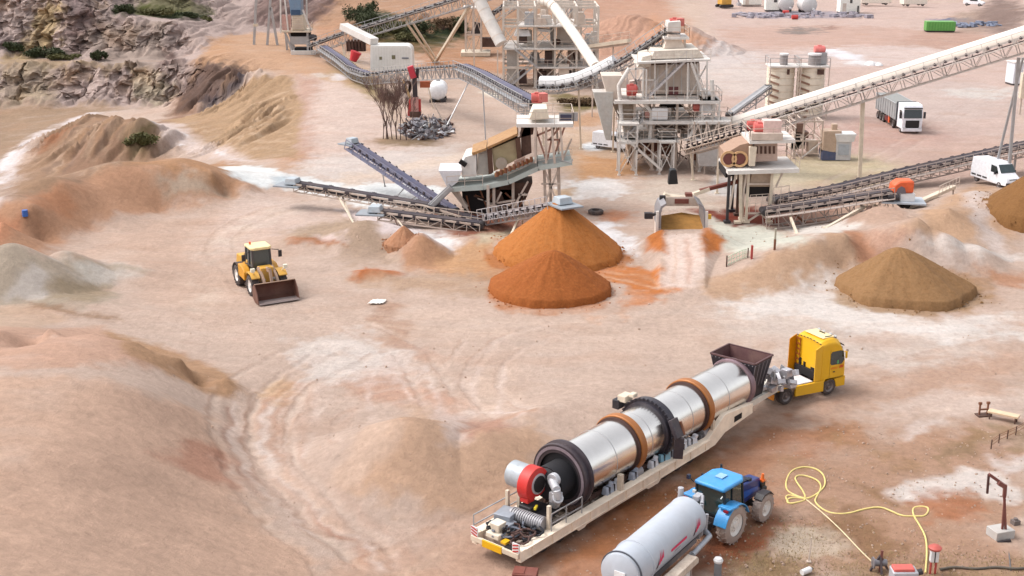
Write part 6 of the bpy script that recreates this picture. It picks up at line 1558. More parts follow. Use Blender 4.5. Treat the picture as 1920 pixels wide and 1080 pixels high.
def side_platform():
    Y = 134; base = atY(1335, 300, Y); base.z = 0
    t = thing('walkway_platform', 'pale walkway platform on thin posts joining the screen house and covered belt', 'platform', base)
    z = atY(1330, 228, Y).z; X = lambda u: atY(u, 228, Y).x
    deck(t, base, [(X(1300), Y, z), (X(1372), Y, z), (X(1372), Y + 3, z), (X(1300), Y + 3, z)], .3, pale)
    deck(t, base, [(X(1285), Y + 1, z - 2), (X(1350), Y + 1, z - 2), (X(1350), Y + 4, z - 2), (X(1285), Y + 4, z - 2)], .25, pale)
    for u in (1302, 1325, 1348, 1370):
        for dy in (0, 3): b = MB(); b.bar((X(u), Y + dy, 0), (X(u), Y + dy, z), .15); b.build('post', dusty, t, base)
    b = MB()
    for i in range(8): b.bar((X(1300 + i * 9), Y, z - 2.0 + (i % 2) * 1.8), (X(1309 + i * 9), Y, z - .2 - (i % 2) * 1.8), .12)
    b.build('lattice', dusty, t, base)
    boxw(t, base, 'transfer_chute', mat('chute_grey', (196, 192, 190), .6, dirt=.3), atY(1330, 285, Y), (2.2, 1.4, 2.8), 0, 0, 0, (1.4, 1.2))
    b = MB()
    for i in range(5): b.bar(atY(1292 + i * 7, 262, Y + 3), atY(1300 + i * 4, 300, Y + 3), .25)
    b.build('brown_frame', rustm, t, base)
side_platform()
Pk = [atY(1296, 272, 131), atY(1408, 240, 120)]
conveyor('short dark conveyor rising to the right hand screen', Pk, 1.2, .9, beltd, dusty, 1.1, (1,), legs=((Pk[0] - Vector((0, 0, .6)), atY(1300, 330, 131), .2), (Pk[0].lerp(Pk[1], .5) - Vector((0, 0, .6)), atY(1345, 345, 125), .2)), head=red_head, spacing=1.2)

def right_screen():
    Y = 113.0; base = atY(1420, 418, Y); base.z = 0
    t = thing('screening_plant', 'pale topped screen on cream legs beside the dark conveyors', 'screen', base)
    w = lambda u, v, dy=0: atY(u, v, Y + dy)
    z1 = w(1420, 318).z; z2 = w(1440, 264).z
    X = lambda u, dy=0: atY(u, 318, Y + dy).x
    deck(t, base, [(X(1363), Y - .6, z1), (X(1496), Y - .6, z1 + .2), (X(1496), Y + 5, z1 + .2), (X(1363), Y + 5, z1)], .35, pale, skip=(0, 3))
    deck(t, base, [(X(1403), Y, z2), (X(1488), Y, z2 + .1), (X(1488), Y + 4.4, z2 + .1), (X(1403), Y + 4.4, z2)], .3, pale)
    for u, dy, m in ((1368, .2, blackm), (1376, 4.5, blackm), (1388, 0, cream), (1396, 1.2, cream), (1404, .2, cream), (1386, 3, rustd), (1448, 0, cream), (1446, 4.5, dusty)):
        b = MB(); p = w(u, 318, dy); b.bar((p.x, p.y, z1), (p.x + (.3 if u in (1388,) else 0), p.y, 0), .24); b.box((p.x, p.y, .1), (.6, .6, .2)); b.build('leg', m, t, base)
    b = MB()
    for (u0, v0, u1, v1) in ((1368, 392, 1380, 322), (1400, 345, 1448, 345), (1402, 400, 1448, 400), (1402, 415, 1425, 400), (1425, 400, 1446, 418), (1400, 322, 1388, 400), (1448, 322, 1475, 318), (1470, 318, 1455, 350)): b.bar(w(u0, v0, .1), w(u1, v1, .1), .15)
    b.build('brace', dusty, t, base)
    def pan(nm, q, dy0, dy1, m, bev=.03):
        b = MB(); b.prism([(p.x, p.z) for p in [w(u, v) for u, v in q]], 'y', Y + dy0, Y + dy1); return b.build(nm, m, t, base, bevel=bev)
    pan('screen_body', [(1362, 312), (1412, 310), (1414, 268), (1390, 274), (1362, 290)], .6, 4.2, mat('body_brown', (176, 142, 120), .75, dirt=.35, rust=.2))
    for u in (1366, 1387):
        c = w(u, 298, .5); b = MB(); b.lathe(c, (0, -1, 0), [(0, .75), (.10, .75), (.10, .55), (0, .55)], 20, True); b.build('port_ring', mat('ring_ochre', (224, 178, 128), .6, dirt=.2), t, base)
        b = MB(); b.tube(c, c - Vector((0, .04, 0)), .5, 18); b.build('port', mat('port_maroon', (118, 66, 60), .7), t, base)
    pan('cream_wedge', [(1405, 312), (1416, 312), (1420, 276), (1406, 276)], .1, .6, cream)
    pan('upper_side', [(1418, 308), (1462, 306), (1462, 272), (1418, 274)], 1.0, 4, mat('side_pinkish', (206, 178, 164), .7, dirt=.3))
    for i in range(5): pan('dark_slot', [(1421 + i * 8, 292), (1425 + i * 8, 292), (1425 + i * 8, 278), (1421 + i * 8, 278)], .9, .99, rustd, 0)
    pan('chute_below', [(1405, 352), (1452, 352), (1444, 326), (1412, 326)], .4, 3, mat('chute_tan', (196, 172, 152), .7, dirt=.3))
    pan('dark_feed', [(1404, 372), (1448, 370), (1448, 350), (1404, 352)], .5, 3, dark)
    pan('dark_underside', [(1362, 336), (1384, 330), (1384, 320), (1362, 320)], .5, 4.5, dark)
    b = MB(); b.bar(w(1384, 340, 1), w(1312, 358, 1), .5, .3); b.build('discharge_beam', mat('beam_maroon', (110, 50, 38), .8, dirt=.1), t, base)
    b = MB(); b.bar(w(1330, 354, .9), w(1296, 366, .9), .5, .3); b.build('discharge_tip', cream, t, base)
    motor(t, base, w(1424, 240, 1), mat('motor_rose', (226, 110, 104), .5, dirt=.1), 'motor', .5, 1.0); boxw(t, base, 'motor_box', mat('box_rose', (238, 206, 198), .5, dirt=.1), w(1446, 240, 1), (1.6, 1.2, 1.5)); boxw(t, base, 'drive_frame', dusty, w(1436, 254, .6), (2.8, 1.4, .6))
    b = MB(); railing(b, [w(1405, 398, 0), w(1450, 395, 0)], 1.6, .5); railing(b, [w(1448, 385, 0), w(1478, 380, 0)], 1.6, .5); b.build('gate_rail', dusty, t, base)
right_screen()
def frame_right():
    Y = 142; base = atY(1515, 298, Y); base.z = 0
    t = thing('open_frame', 'slender open steel frame standing right of the pale topped screen', 'frame', base)
    z = atY(1515, 226, Y).z; X = lambda u: atY(u, 260, Y).x
    steel_frame(t, base, [X(1490), X(1506), X(1541)], [Y, Y + 4], [0, z * .5, z], dusty, cw=.16)
    rnd = random.Random(5)
    for i in range(7): boxw(t, base, 'machine_casing', rnd.choice((dusty, mat('brown_machine', (130, 100, 88), .7, dirt=.3), cream2)), (X(rnd.uniform(1494, 1534)), Y + 2, rnd.uniform(1, z - .8)), (rnd.uniform(.6, 1.6), 1.5, rnd.uniform(.5, 1.4)))
    b = MB(); b.bar((X(1506), Y - .1, .2), (X(1541), Y - .1, z * .45), .12); b.build('brace', pale, t, base)
frame_right()

# ---- long covered conveyor across the right
Pi = [atY(1318, 250, 137), atY(1400, 228, 135.5), atY(1612, 163, 131), atY(1765, 116, 127.5), atY(1990, 46, 122.5)]
lid = mat('lid_white', (246, 234, 222), .55, dirt=.10, var=.05)
def lid_head(t, base, P): 
    b = MB(); b.bar(P[0] - Vector((0, 0, .3)), P[0] + Vector((1, 0, -1.4)), 1.2, .6); b.build('tail_box', pale, t, base)
conveyor('long white covered conveyor slanting across the upper right', Pi, 1.35, 1.55, beltd, mat('truss_pale', (214, 204, 198), .65, dirt=.25), .95, (1,), cover=(0, 4, lid), legs=((atY(1618, 190, 130.5), atY(1611, 345, 130.5), .36), (atY(1910, 108, 125), atY(1890, 335, 125), .26, galv), (atY(1918, 108, 126), atY(1868, 310, 127), .2, galv)), head=lid_head, spacing=1.4, group='belt conveyors of the plant')
# ---- two dark conveyors, lower right
Pj = [atY(1450, 372, 119), atY(1560, 352, 122.5), atY(1700, 318, 127.5), atY(1985, 254, 138)]
conveyor('long dark toothed conveyor running off to the right above the van', Pj, 1.3, 1.25, beltd, mat('truss_brown_grey', (190, 174, 166), .7, dirt=.3), 1.55, (1,), legs=((atY(1905, 285, 135), atY(1900, 330, 135), .2, galv), (Pj[0] - Vector((0, 0, 1)), atY(1455, 405, 119), .2)), spacing=1.3)
def orange_head(t, base, P):
    c = P[-1]; x = Vector((1, 0, 0)); m2 = mat('platform_blue_grey', (196, 206, 216), .5, dirt=.2)
    b = MB(); b.plate([c + Vector((-1.0, -1.3, -.75)), c + Vector((3.0, -1.3, -.95)), c + Vector((3.4, 1.4, -.95)), c + Vector((-1.0, 1.4, -.75))], .14); b.build('head_platform', m2, t, base)
    b = MB(); b.prism([(c.x + .7, c.z - 1.0), (c.x + 1.9, c.z - 1.0), (c.x + 1.6, c.z - 1.5), (c.x + 1.0, c.z - 1.5)], 'y', c.y - .8, c.y + .8); b.build('discharge_boot', dark, t, base)
    b = MB(); rr = .85; cc = c + Vector((.9, 0, .25))
    pr = [(cc.x + 1.05, cc.z - .3)] + [(cc.x + .2 * 0 + (1.05 if k < 0 else 0) + math.cos(a) * rr, cc.z + math.sin(a) * .8) for k, a in ((0, math.pi * i / 10) for i in range(4, 11))]
    b.prism([(cc.x - .85, cc.z - .35), (cc.x + 1.05, cc.z - .35), (cc.x + 1.05, cc.z + .75), (cc.x - .2, cc.z + .75), (cc.x - .75, cc.z + .4)], 'y', cc.y - .75, cc.y + .75); b.build('orange_hood', orangep, t, base, bevel=.15)
    b = MB(); b.prism([(cc.x - .55, cc.z - .34), (cc.x + .35, cc.z - .34), (cc.x + .2, cc.z + .15), (cc.x - .1, cc.z + .3), (cc.x - .4, cc.z + .1)], 'y', cc.y - .82, cc.y - .76); b.build('hood_opening', mat('opening_grey', (120, 110, 116), .6), t, base)
    b = MB(); b.box(cc + Vector((.55, -.1, -.75)), (1.3, 1.3, .75)); b.build('chute_wall', whitep, t, base, bevel=.03)
    b = MB(); b.tube(c + Vector((-.4, -.9, -.45)), c + Vector((.6, -.9, -.45)), .28, 12); b.box(c + Vector((-.3, -.8, -.6)), (.9, .4, .4)); b.build('gear_motor', blackm, t, base)
    b = MB(); b.bar(c + Vector((1.3, 0, -1.5)), c + Vector((1.35, 0, -2.6)), .05); b.build('hanging_chain', dusty, t, base)
Pj2 = [atY(1432, 392, 111.5), atY(1500, 383, 111.6), atY(1668, 357, 112)]
conveyor('stout dark conveyor with an orange hooded head on brown props', Pj2, 1.3, 1.75, beltd, mat('truss_brown_grey', (190, 174, 166), .7, dirt=.3), 1.25, (1,), legs=((atY(1480, 402, 111), atY(1494, 450, 106.5), .2), (atY(1490, 402, 112), atY(1528, 432, 110.5), .16, rustm), (atY(1620, 388, 111), atY(1548, 446, 107), .26), (atY(1632, 388, 110.6), atY(1594, 438, 107), .3, rustd), (atY(1612, 384, 112.5), atY(1665, 422, 112), .16), (atY(1638, 384, 112.6), atY(1674, 404, 113.5), .16)), head=orange_head, spacing=1.1)
def low_beam():
    p, q = atY(1700, 404, 112), atY(1788, 350, 119); o = gp(1715, 400)
    t = thing('inclined_gangway', 'pale inclined gangway beam with a short rail on the sand bank', 'gangway', o)
    p.z = max(p.z, hz(p.x, p.y) + .2)
    b = MB(); b.bar(p, q, .5, .3); b.build('beam', cream, t, o)
    b = MB(); railing(b, [p.lerp(q, .55) + Vector((.4, -.3, .1)), q + Vector((.4, -.3, .1))], .9, .7); b.build('railing', dusty, t, o)
    b = MB(); b.bar(q, (q.x, q.y, hz(q.x, q.y)), .16); b.build('leg', dusty, t, o)
low_beam()

# ---- feed hopper with its earth ramp
def ramp_hopper():
    Y = 105.6; base = atY(1278, 428, Y); base.z = 0
    t = thing('feed_hopper', 'loading hopper with grey wing plates full of brown sand at the top of a ramp', 'hopper', base)
    w = lambda u, v, dy=0: atY(u, v, Y + dy)
    for sg in (-1, 1):
        b = MB(); c = 1279; U = lambda d: c + sg * d
        out = [(U(46), 426), (U(45), 398), (U(40), 386), (U(30), 380), (U(30), 384), (U(37), 389), (U(40), 400), (U(40), 427)]
        b.prism([(p.x, p.z) for p in [w(u, v) for u, v in out]], 'y', Y - .2, Y + 2.8); b.build('wing_plate', mat('wing_grey', (150, 148, 152), .5, .2, dirt=.2), t, base)
        b = MB(); b.box((w(U(43), 440).x, Y + 1.3, .7), (.3, 2.6, 1.6)); b.build('side_wall', cream2, t, base)
        b = MB(); p = w(U(47), 426, -.2); p.z = 0; q = w(U(46), 396, -.2); b.bar(p, q, .22); b.build('edge_post', pale, t, base)
    b = MB(); b.prism([(p.x, p.z) for p in [w(u, v) for u, v in ((1240, 400), (1318, 400), (1312, 383), (1247, 383))]], 'y', Y + 2.6, Y + 2.9); b.build('back_plate', cream2, t, base)
    b = MB(); P = [w(1240, 434, -.4), w(1318, 434, -.4), w(1318, 404, 2.6), w(1300, 402, 2.6), w(1278, 398, 2.6), w(1255, 402, 2.6), w(1240, 404, 2.6)]
    b.plate(P, 1.2); b.build('sand_fill', mat('fill_brown', (164, 118, 60), .95, var=.2, scale=2, bump=.4), t, base)
    b = MB(); b.box(w(1278, 374, 3.2), (2.2, 1.0, .8)); b.box(w(1254, 372, 3.2), (1.1, .8, .7), 0, .4); b.build('feeder_frame', cream, t, base, bevel=.03)
    b = MB(); b.box(w(1278, 377, 2.6), (1.2, .3, .4)); b.box(w(1291, 368, 3.0), (.6, .6, .6)); b.build('rusty_box', mat('box_maroon', (130, 70, 60), .7, dirt=.2), t, base)
    b = MB(); b.prism([(p.x, p.z) for p in [w(u, v) for u, v in ((1262, 363), (1281, 362), (1278, 336), (1275, 334), (1268, 334), (1265, 336))]], 'y', Y + 3.4, Y + 4.2); b.build('rubber_chute', mat('chute_black', (34, 34, 36), .6), t, base, bevel=.06)
    b = MB(); b.tube(w(1216, 406, .5), w(1236, 398, .5), .14, 10); b.box(w(1216, 404, .5), (.7, .5, .5)); b.build('side_drive', blackm, t, base); b = MB(); b.box(w(1242, 374, 2), (.5, .4, .7)); b.build('control_box', blackm, t, base)
    boxw(t, base, 'yellow_valve', mat('valve_yellow', (226, 176, 60), .5), w(1329, 406, .2), (.4, .3, .4))
ramp_hopper()

# ================================================================== heaps of sorted sand
def pile(label, uv, r, h, m, sx=1.0, rot=0, name='sand_pile', rough=.05, seed=1, ap=(0, 0), z0=None, n=110, sharp=.12, lobes=0.06):
    c = at(*uv, 0); zb = hz(c.x, c.y) if z0 is None else z0
    vs = []; fs = []; rings = 44
    th = np.linspace(0, 2 * np.pi, n, endpoint=False)
    for j in range(rings + 1):
        k = j / rings
        edge = 1 + lobes * perlin(np.cos(th) * 1.3 + seed * 7.7, np.sin(th) * 1.3 + seed) * 2 + .012 * fbm(np.cos(th) * 9 + seed, np.sin(th) * 9, 4) * 2
        q = k * r * edge
        x = q * np.cos(th) * sx + ap[0] * (1 - k); y = q * np.sin(th) + ap[1] * (1 - k)
        X = c.x + x * math.cos(rot) - y * math.sin(rot); Y = c.y + x * math.sin(rot) + y * math.cos(rot)
        hh = h * ((1 - np.sqrt(k * k + sharp * sharp)) + sharp * .9) ** 1.06 if True else 0
        hh = h * np.clip(1.0 + sharp * .5 - np.sqrt(k * k + sharp * sharp * .4), 0, 1)
        run = (perlin(th * 4.0 + seed * 3, np.full_like(th, k * 1.1)) * .028 + perlin(th * 13.0 + seed * 5, np.full_like(th, k * 2.0)) * .008) * h * min(1, k * 3) * (1 - k ** 4)
        nz = rough * (fbm(X * 1.1, Y * 1.1, 4) + .5 * fbm(X * 4, Y * 4, 3)) * (.4 + .6 * k)
        gz = height(X, Y)
        Z = np.maximum(zb + hh + run + nz, gz - .02) if k < 1 else gz - .15
        if k >= .97: Z = np.minimum(Z, gz + .05) if k < 1 else gz - .15
        for i in range(n): vs.append((X[i], Y[i], Z[i]))
    for j in range(rings):
        for i in range(n):
            a, b = j * n + i, j * n + (i + 1) % n
            fs.append((a, b, b + n, a + n))
    mb = MB(); mb.add(vs, fs); o = mb.build(name, m, None, off=c, smooth=80); o.location = c
    tag(o, label, 'sand pile')
    rn = random.Random(seed + 50); b = MB()
    for i in range(260):
        a = rn.uniform(0, 6.28); q = r * (.80 + abs(rn.gauss(0, .17))); s = rn.uniform(.03, .13)
        x, y = q * math.cos(a) * sx, q * math.sin(a); X = c.x + x * math.cos(rot) - y * math.sin(rot); Y = c.y + x * math.sin(rot) + y * math.cos(rot)
        zz = max(hz(X, Y), zb + h * max(0, 1 - q / r)) if q < r * 1.1 else hz(X, Y)
        b.box((X, Y, zz), (s * rn.uniform(.7, 1.8), s * rn.uniform(.7, 1.8), s), rn.uniform(0, 3), rn.uniform(-.6, .6), rn.uniform(-.6, .6), (.6, .6))
    k = b.build('rolled_clods', m, o, c); tag(k, kind='stuff')
    return o
def sandm(name, rgb, rgb2, bump=.9, lo=.38, hi=.66, amt=.7, sc=.35):
    return mat(name, rgb, .95, 0, .24, 5.5, dirt=amt, dcol=rgb2, spec=.15, k=KALB, bump=bump)
o1 = sandm('orange_sand_bright', (192, 118, 60), (208, 138, 80)); o2 = sandm('orange_sand_deep', (180, 106, 56), (166, 92, 46))
pile('tall orange sand cone under the short grey conveyor', (1047, 478), 5.55, 4.75, o1, 1.0, 0, seed=2, rough=.05, sharp=.10, ap=(.0, -.2))
pile('orange brown sand heap in front of the taller orange cone', (1031, 543), 4.7, 3.25, o2, 1.0, 0, seed=5, rough=.06, sharp=.25, lobes=.03, ap=(.25, -.3))
br = sandm('brown_sand', (160, 120, 82), (172, 134, 96)); br2 = sandm('dark_brown_sand', (146, 104, 64), (156, 112, 70))
pile('brown sand heap on the pale yard behind the yellow truck', (1698, 545), 4.95, 3.45, br, 1.04, 0, seed=8, rough=.06, sharp=.25, ap=(-.8, 0), lobes=.1)
pile('dark brown sand heap cut by the right edge of the photo', (1970, 440), 6.0, 5.0, br2, 1.0, 0, seed=9, rough=.05, sharp=.15)
pile('small tan sand heap beside the stacker conveyor legs', (758, 470), 1.7, 1.6, sandm('rust_sand', (196, 146, 114), (184, 126, 92)), 1, 0, seed=3)

# ================================================================== wheel loader
def wheel_loader():
    A, B = at(463, 540), at(492, 556)
    h = R(-61); o = Vector((-19.15, 93.1, 0))
    t = thing('wheel_loader', 'yellow wheel loader with a rusty empty bucket driving over the yard', 'wheel loader', o, h)
    for sy in (-1, 1):
        wheel(t, (-1.6, sy * 1.08, .82), .82, .62, tyrem, rimw, rr=.6, n=24, lugs=18)
        wheel(t, (1.65, sy * 1.08, .82), .82, .62, tyrem, rimw, rr=.6, n=24, lugs=18)
        b = MB(); pts = [(-1.6 + math.cos(a) * 1.0, .82 + math.sin(a) * 1.0) for a in [R(20) + i / 10 * R(150) for i in range(11)]]
        b.prism(pts + [(-1.6 + math.cos(a) * .93, .82 + math.sin(a) * .93) for a in [R(170) - i / 10 * R(150) for i in range(11)]], 'y', sy * .72, sy * 1.36); b.build('rear_fender', mat('fender_black', (56, 46, 44), .6, dirt=.2), t)
        b = MB(); b.prism([(.9, 1.55), (1.2, 1.82), (2.0, 1.82), (2.4, 1.55), (2.4, 1.48), (1.96, 1.74), (1.24, 1.74), (.9, 1.48)], 'y', sy * .72, sy * 1.38); b.build('front_fender', loadery, t, bevel=.02)
    b = MB(); b.prism([(-3.1, .8), (-3.2, 1.5), (-3.0, 2.15), (-1.2, 2.3), (-.4, 2.2), (-.3, .7), (-1.2, .55)], 'y', -.82, .82); b.build('engine_hood', loadery, t, bevel=.08)
    for sy in (-1, 1):
        b = MB(); b.prism([(-1.0, 1.0), (.45, .9), (.55, 1.55), (.1, 1.85), (-1.0, 1.9)], 'y', sy * .86, sy * 1.36); b.build('side_tank', mat('loader_yellow_deep', (236, 164, 28), .4, dirt=.1, k=.68), t, bevel=.04)
        b = MB(); b.prism([(.1, .5), (.7, .5), (.7, .62), (.1, .62)], 'y', sy * .9, sy * 1.25); b.prism([(.15, .85), (.65, .85), (.65, .95), (.15, .95)], 'y', sy * .9, sy * 1.25); b.build('step', blackm, t)
        b = MB(); b.prism([(2.2, 2.05), (2.45, 2.05), (2.45, 2.3), (2.2, 2.3)], 'y', sy * 1.1, sy * 1.4); b.bar((2.0, sy * 1.1, 1.8), (2.3, sy * 1.25, 2.1), .07); b.build('headlamp', mat('lamp_cream', (240, 232, 210), .3), t)
        b = MB(); b.bar((.5, sy * .85, 3.1), (.75, sy * 1.35, 3.05), .05); b.box((.78, sy * 1.42, 2.75), (.10, .26, .5)); b.build('mirror', blackm, t)
    b = MB(); b.box((-3.1, 0, .75), (.5, 2.3, .7)); b.build('counterweight', mat('weight_grey', (92, 84, 80), .6, dirt=.2), t, bevel=.05)
    b = MB(); b.prism([(.6, .6), (.6, 1.5), (1.1, 2.1), (1.9, 2.1), (2.1, 1.2), (1.9, .55)], 'y', -.5, .5); b.build('front_frame', loadery, t, bevel=.04)
    b = MB(); b.tube((1.65, -.9, .82), (1.65, .9, .82), .22); b.tube((-1.6, -.9, .82), (-1.6, .9, .82), .22); b.box((.1, 0, .95), (1.4, .6, .6)); b.build('axle', blackm, t)
    bot = [(-.75, -.78), (.72, -.70), (.72, .70), (-.75, .78)]; top = [(-.68, -.74), (.60, -.68), (.60, .68), (-.68, .74)]
    b = MB(); b.add([(*p, 1.75) for p in bot] + [(*p, 3.2) for p in top], [(0, 1, 2, 3), (4, 5, 6, 7), (0, 1, 5, 4), (1, 2, 6, 5), (2, 3, 7, 6), (3, 0, 4, 7)]); cab = b.build('cab', glass('loader_glass', (66, 78, 80), .1), t)
    b = MB()
    for i in range(4): b.bar((*bot[i], 1.7), (*top[i], 3.25), .13)
    for sy in (-1, 1): b.bar((0, sy * .76, 1.75), (0, sy * .73, 3.2), .09); b.bar((-.75, sy * .79, 1.95), (.72, sy * .72, 1.95), .10)
    b.build('cab_pillar', mat('pillar_grey', (74, 72, 76), .5, dirt=.1), cab)
    b = MB(); b.prism([(-.85, -.82), (.62, -.82), (.82, -.62), (.82, .62), (.62, .82), (-.85, .82)], 'z', 3.2, 3.42); b.build('cab_roof', mat('roof_cream', (246, 232, 200), .5, dirt=.1), cab, bevel=.06)
    b = MB(); b.box((.2, 0, 2.0), (.5, .7, .5)); b.box((-.15, 0, 2.3), (.2, .5, .8)); b.build('driver_seat', dark, cab)
    b = MB(); b.tube((-2.2, .45, 2.2), (-2.2, .45, 2.95), .08); b.build('exhaust', blackm, t)
    b = MB(); b.tube((-.4, -.5, 3.42), (-.4, -.5, 3.62), .08); b.build('beacon', orangep, cab)
    arm = mat('arm_dusty', (176, 146, 126), .65, dirt=.3)
    for sy in (-1, 1):
        b = MB(); b.prism([(1.15, 1.95), (1.45, 2.15), (2.4, 1.65), (3.05, .85), (2.95, .6), (2.2, 1.3)], 'y', sy * .52 - .09, sy * .52 + .09); b.build('lift_arm', arm, t, bevel=.02)
        b = MB(); b.tube((1.0, sy * .30, 1.1), (2.4, sy * .42, 1.35), .10, 10); b.build('lift_cylinder', galv, t)
    b = MB(); b.bar((1.6, 0, 1.9), (2.5, 0, 2.05), .2, .26); b.bar((2.5, 0, 2.1), (2.85, 0, 1.15), .18, .24); b.tube((1.0, 0, 1.9), (2.2, 0, 2.1), .11, 10); b.build('tilt_linkage', arm, t)
    # bucket
    bw = 1.55; prof = [(4.35, .12), (3.5, .10), (3.12, .30), (3.02, .75), (3.12, 1.15), (3.45, 1.42)]
    b = MB(); vs = []
    inn = [(x + .02 + (.05 if x < 3.3 else 0), z + .05) for x, z in prof]
    b.prism(prof + inn[::-1], 'y', -bw, bw); bk = b.build('bucket', mat('bucket_rust', (92, 54, 44), .65, .1, .2, 1.5, dirt=.15), t)
    for sy in (-1, 1):
        b = MB(); b.prism([(4.3, .10), (3.5, .08), (3.1, .28), (3.0, .75), (3.1, 1.18), (3.45, 1.46), (4.0, .9)], 'y', sy * bw - .03, sy * bw + .03); b.build('bucket_side', mat('bucket_side', (112, 74, 62), .6, dirt=.2), bk)
    b = MB(); b.prism([(3.55, .155), (4.38, .17), (4.42, .10), (3.55, .10)], 'y', -bw + .02, bw - .02); b.build('worn_floor', mat('worn_steel', (176, 160, 156), .45, .3, dirt=.2), bk)
    b = MB(); b.prism([(3.40, 1.40), (3.5, 1.48), (3.55, 1.44), (3.44, 1.36)], 'y', -bw, bw); b.build('spill_edge', arm, bk)
    return t
wheel_loader()

# ================================================================== road vehicles farther off
def van(label, o, h, name='parked_van', s=1.0):
    t = thing(name, label, 'van', o, h); t.scale = (s, s, s)
    sec = [(-2.75, .45, 2.35), (-2.7, .42, 2.42), (.9, .42, 2.45), (1.25, .42, 2.35), (1.85, .42, 1.55), (2.65, .45, 1.22), (2.85, .5, .95)]
    b = MB(); vs = []; n = 6
    for x, z0, z1 in sec:
        w = .98 if x < 1 else (.95 if x < 2 else .86); wt = w - (.12 if x < 1.3 else .10)
        vs += [(x, -w, z0), (x, -w, z0 + (z1 - z0) * .5), (x, -wt, z1), (x, wt, z1), (x, w, z0 + (z1 - z0) * .5), (x, w, z0)]
    fs = [(i * n + j, i * n + (j + 1) % n, (i + 1) * n + (j + 1) % n, (i + 1) * n + j) for i in range(len(sec) - 1) for j in range(n)] + [tuple(range(n)), tuple(range((len(sec) - 1) * n, len(sec) * n))]
    b.add(vs, fs); body = b.build('body', mat('van_white', (246, 246, 250), .25, dirt=.06, k=.85), t, bevel=.05, smooth=45)
    gl = glass('van_glass', (60, 74, 76))
    b = MB(); b.add([(1.30, -.80, 2.30), (1.30, .80, 2.30), (1.86, .84, 1.57), (1.86, -.84, 1.57)], [(0, 1, 2, 3)]); w = b.build('windscreen', gl, t); w.location = (.03, 0, .02)
    for sy in (-1, 1):
        b = MB(); b.prism([(.45, 1.5), (1.6, 1.5), (1.25, 2.15), (.45, 2.2)], 'y', sy * .955 - .02, sy * .955 + .02); b.build('side_window', glassd, t)
        b = MB()
        for x in (-2.2, -1.3, -.4): b.box((x, sy * .985, .72), (.7, .03, .16))
        b.build('side_trim', blackm, t)
        b = MB(); b.box((2.6, sy * .62, .98), (.28, .36, .22), 0, .3); b.build('headlight', mat('lamp_glass', (220, 222, 226), .1), t)
        b = MB(); b.box((1.35, sy * 1.12, 1.55), (.14, .2, .32)); b.build('mirror', blackm, t)
        wheel(t, (1.85, sy * .85, .36), .36, .24, n=18); wheel(t, (-1.75, sy * .85, .36), .36, .24, n=18)
    b = MB(); b.box((2.78, 0, .55), (.22, 1.7, .42)); b.build('bumper', blackm, t, bevel=.04)
    b = MB(); b.box((2.90, 0, .6), (.03, .5, .12)); b.build('number_plate', whitep, t)
    b = MB(); b.box((2.72, 0, 1.02), (.16, .9, .16), 0, .3); b.build('grille', mat('grille_black', (34, 34, 36), .5), t)
    b = MB(); b.box((-2.77, 0, .55), (.12, 1.8, .25)); b.build('rear_bumper', blackm, t)
    return t
van('white van parked on the bare slope below the dark conveyor', Vector((48.5, 125.9, hz(48.5, 125.9))), R(-74), s=1.0)
def white_tank():
    o = at(821, 191); t = thing('white_tank', 'rounded white tank on a dark cradle beside the bare tree and scrap', 'tank', o)
    b = MB(); b.lathe((0, -.6, 1.55), (0, 1, 0), [(-.35, 0), (-.3, .6), (-.1, 1.05), (.3, 1.3), (3.6, 1.3), (4.0, .9), (4.1, 0)], 28); b.build('tank', mat('tank_white', (250, 250, 252), .35, dirt=.06, k=.85), t, smooth=60)
    for x in (-.75, .75): b = MB(); b.box((x, 0, .22), (.8, 1.6, .45)); b.box((x, 2.2, .22), (.8, .8, .45)); b.build('cradle', blackm, t, bevel=.04)
    b = MB(); b.tube((0, 1.2, 2.75), (0, 1.2, 3.0), .3, 12); b.build('hatch', galv, t)
white_tank()
van('white van half hidden behind the thin posts of the plant', Vector((at(1148, 284).x, at(1148, 284).y + 1.5, 0)), R(-35), s=.8)

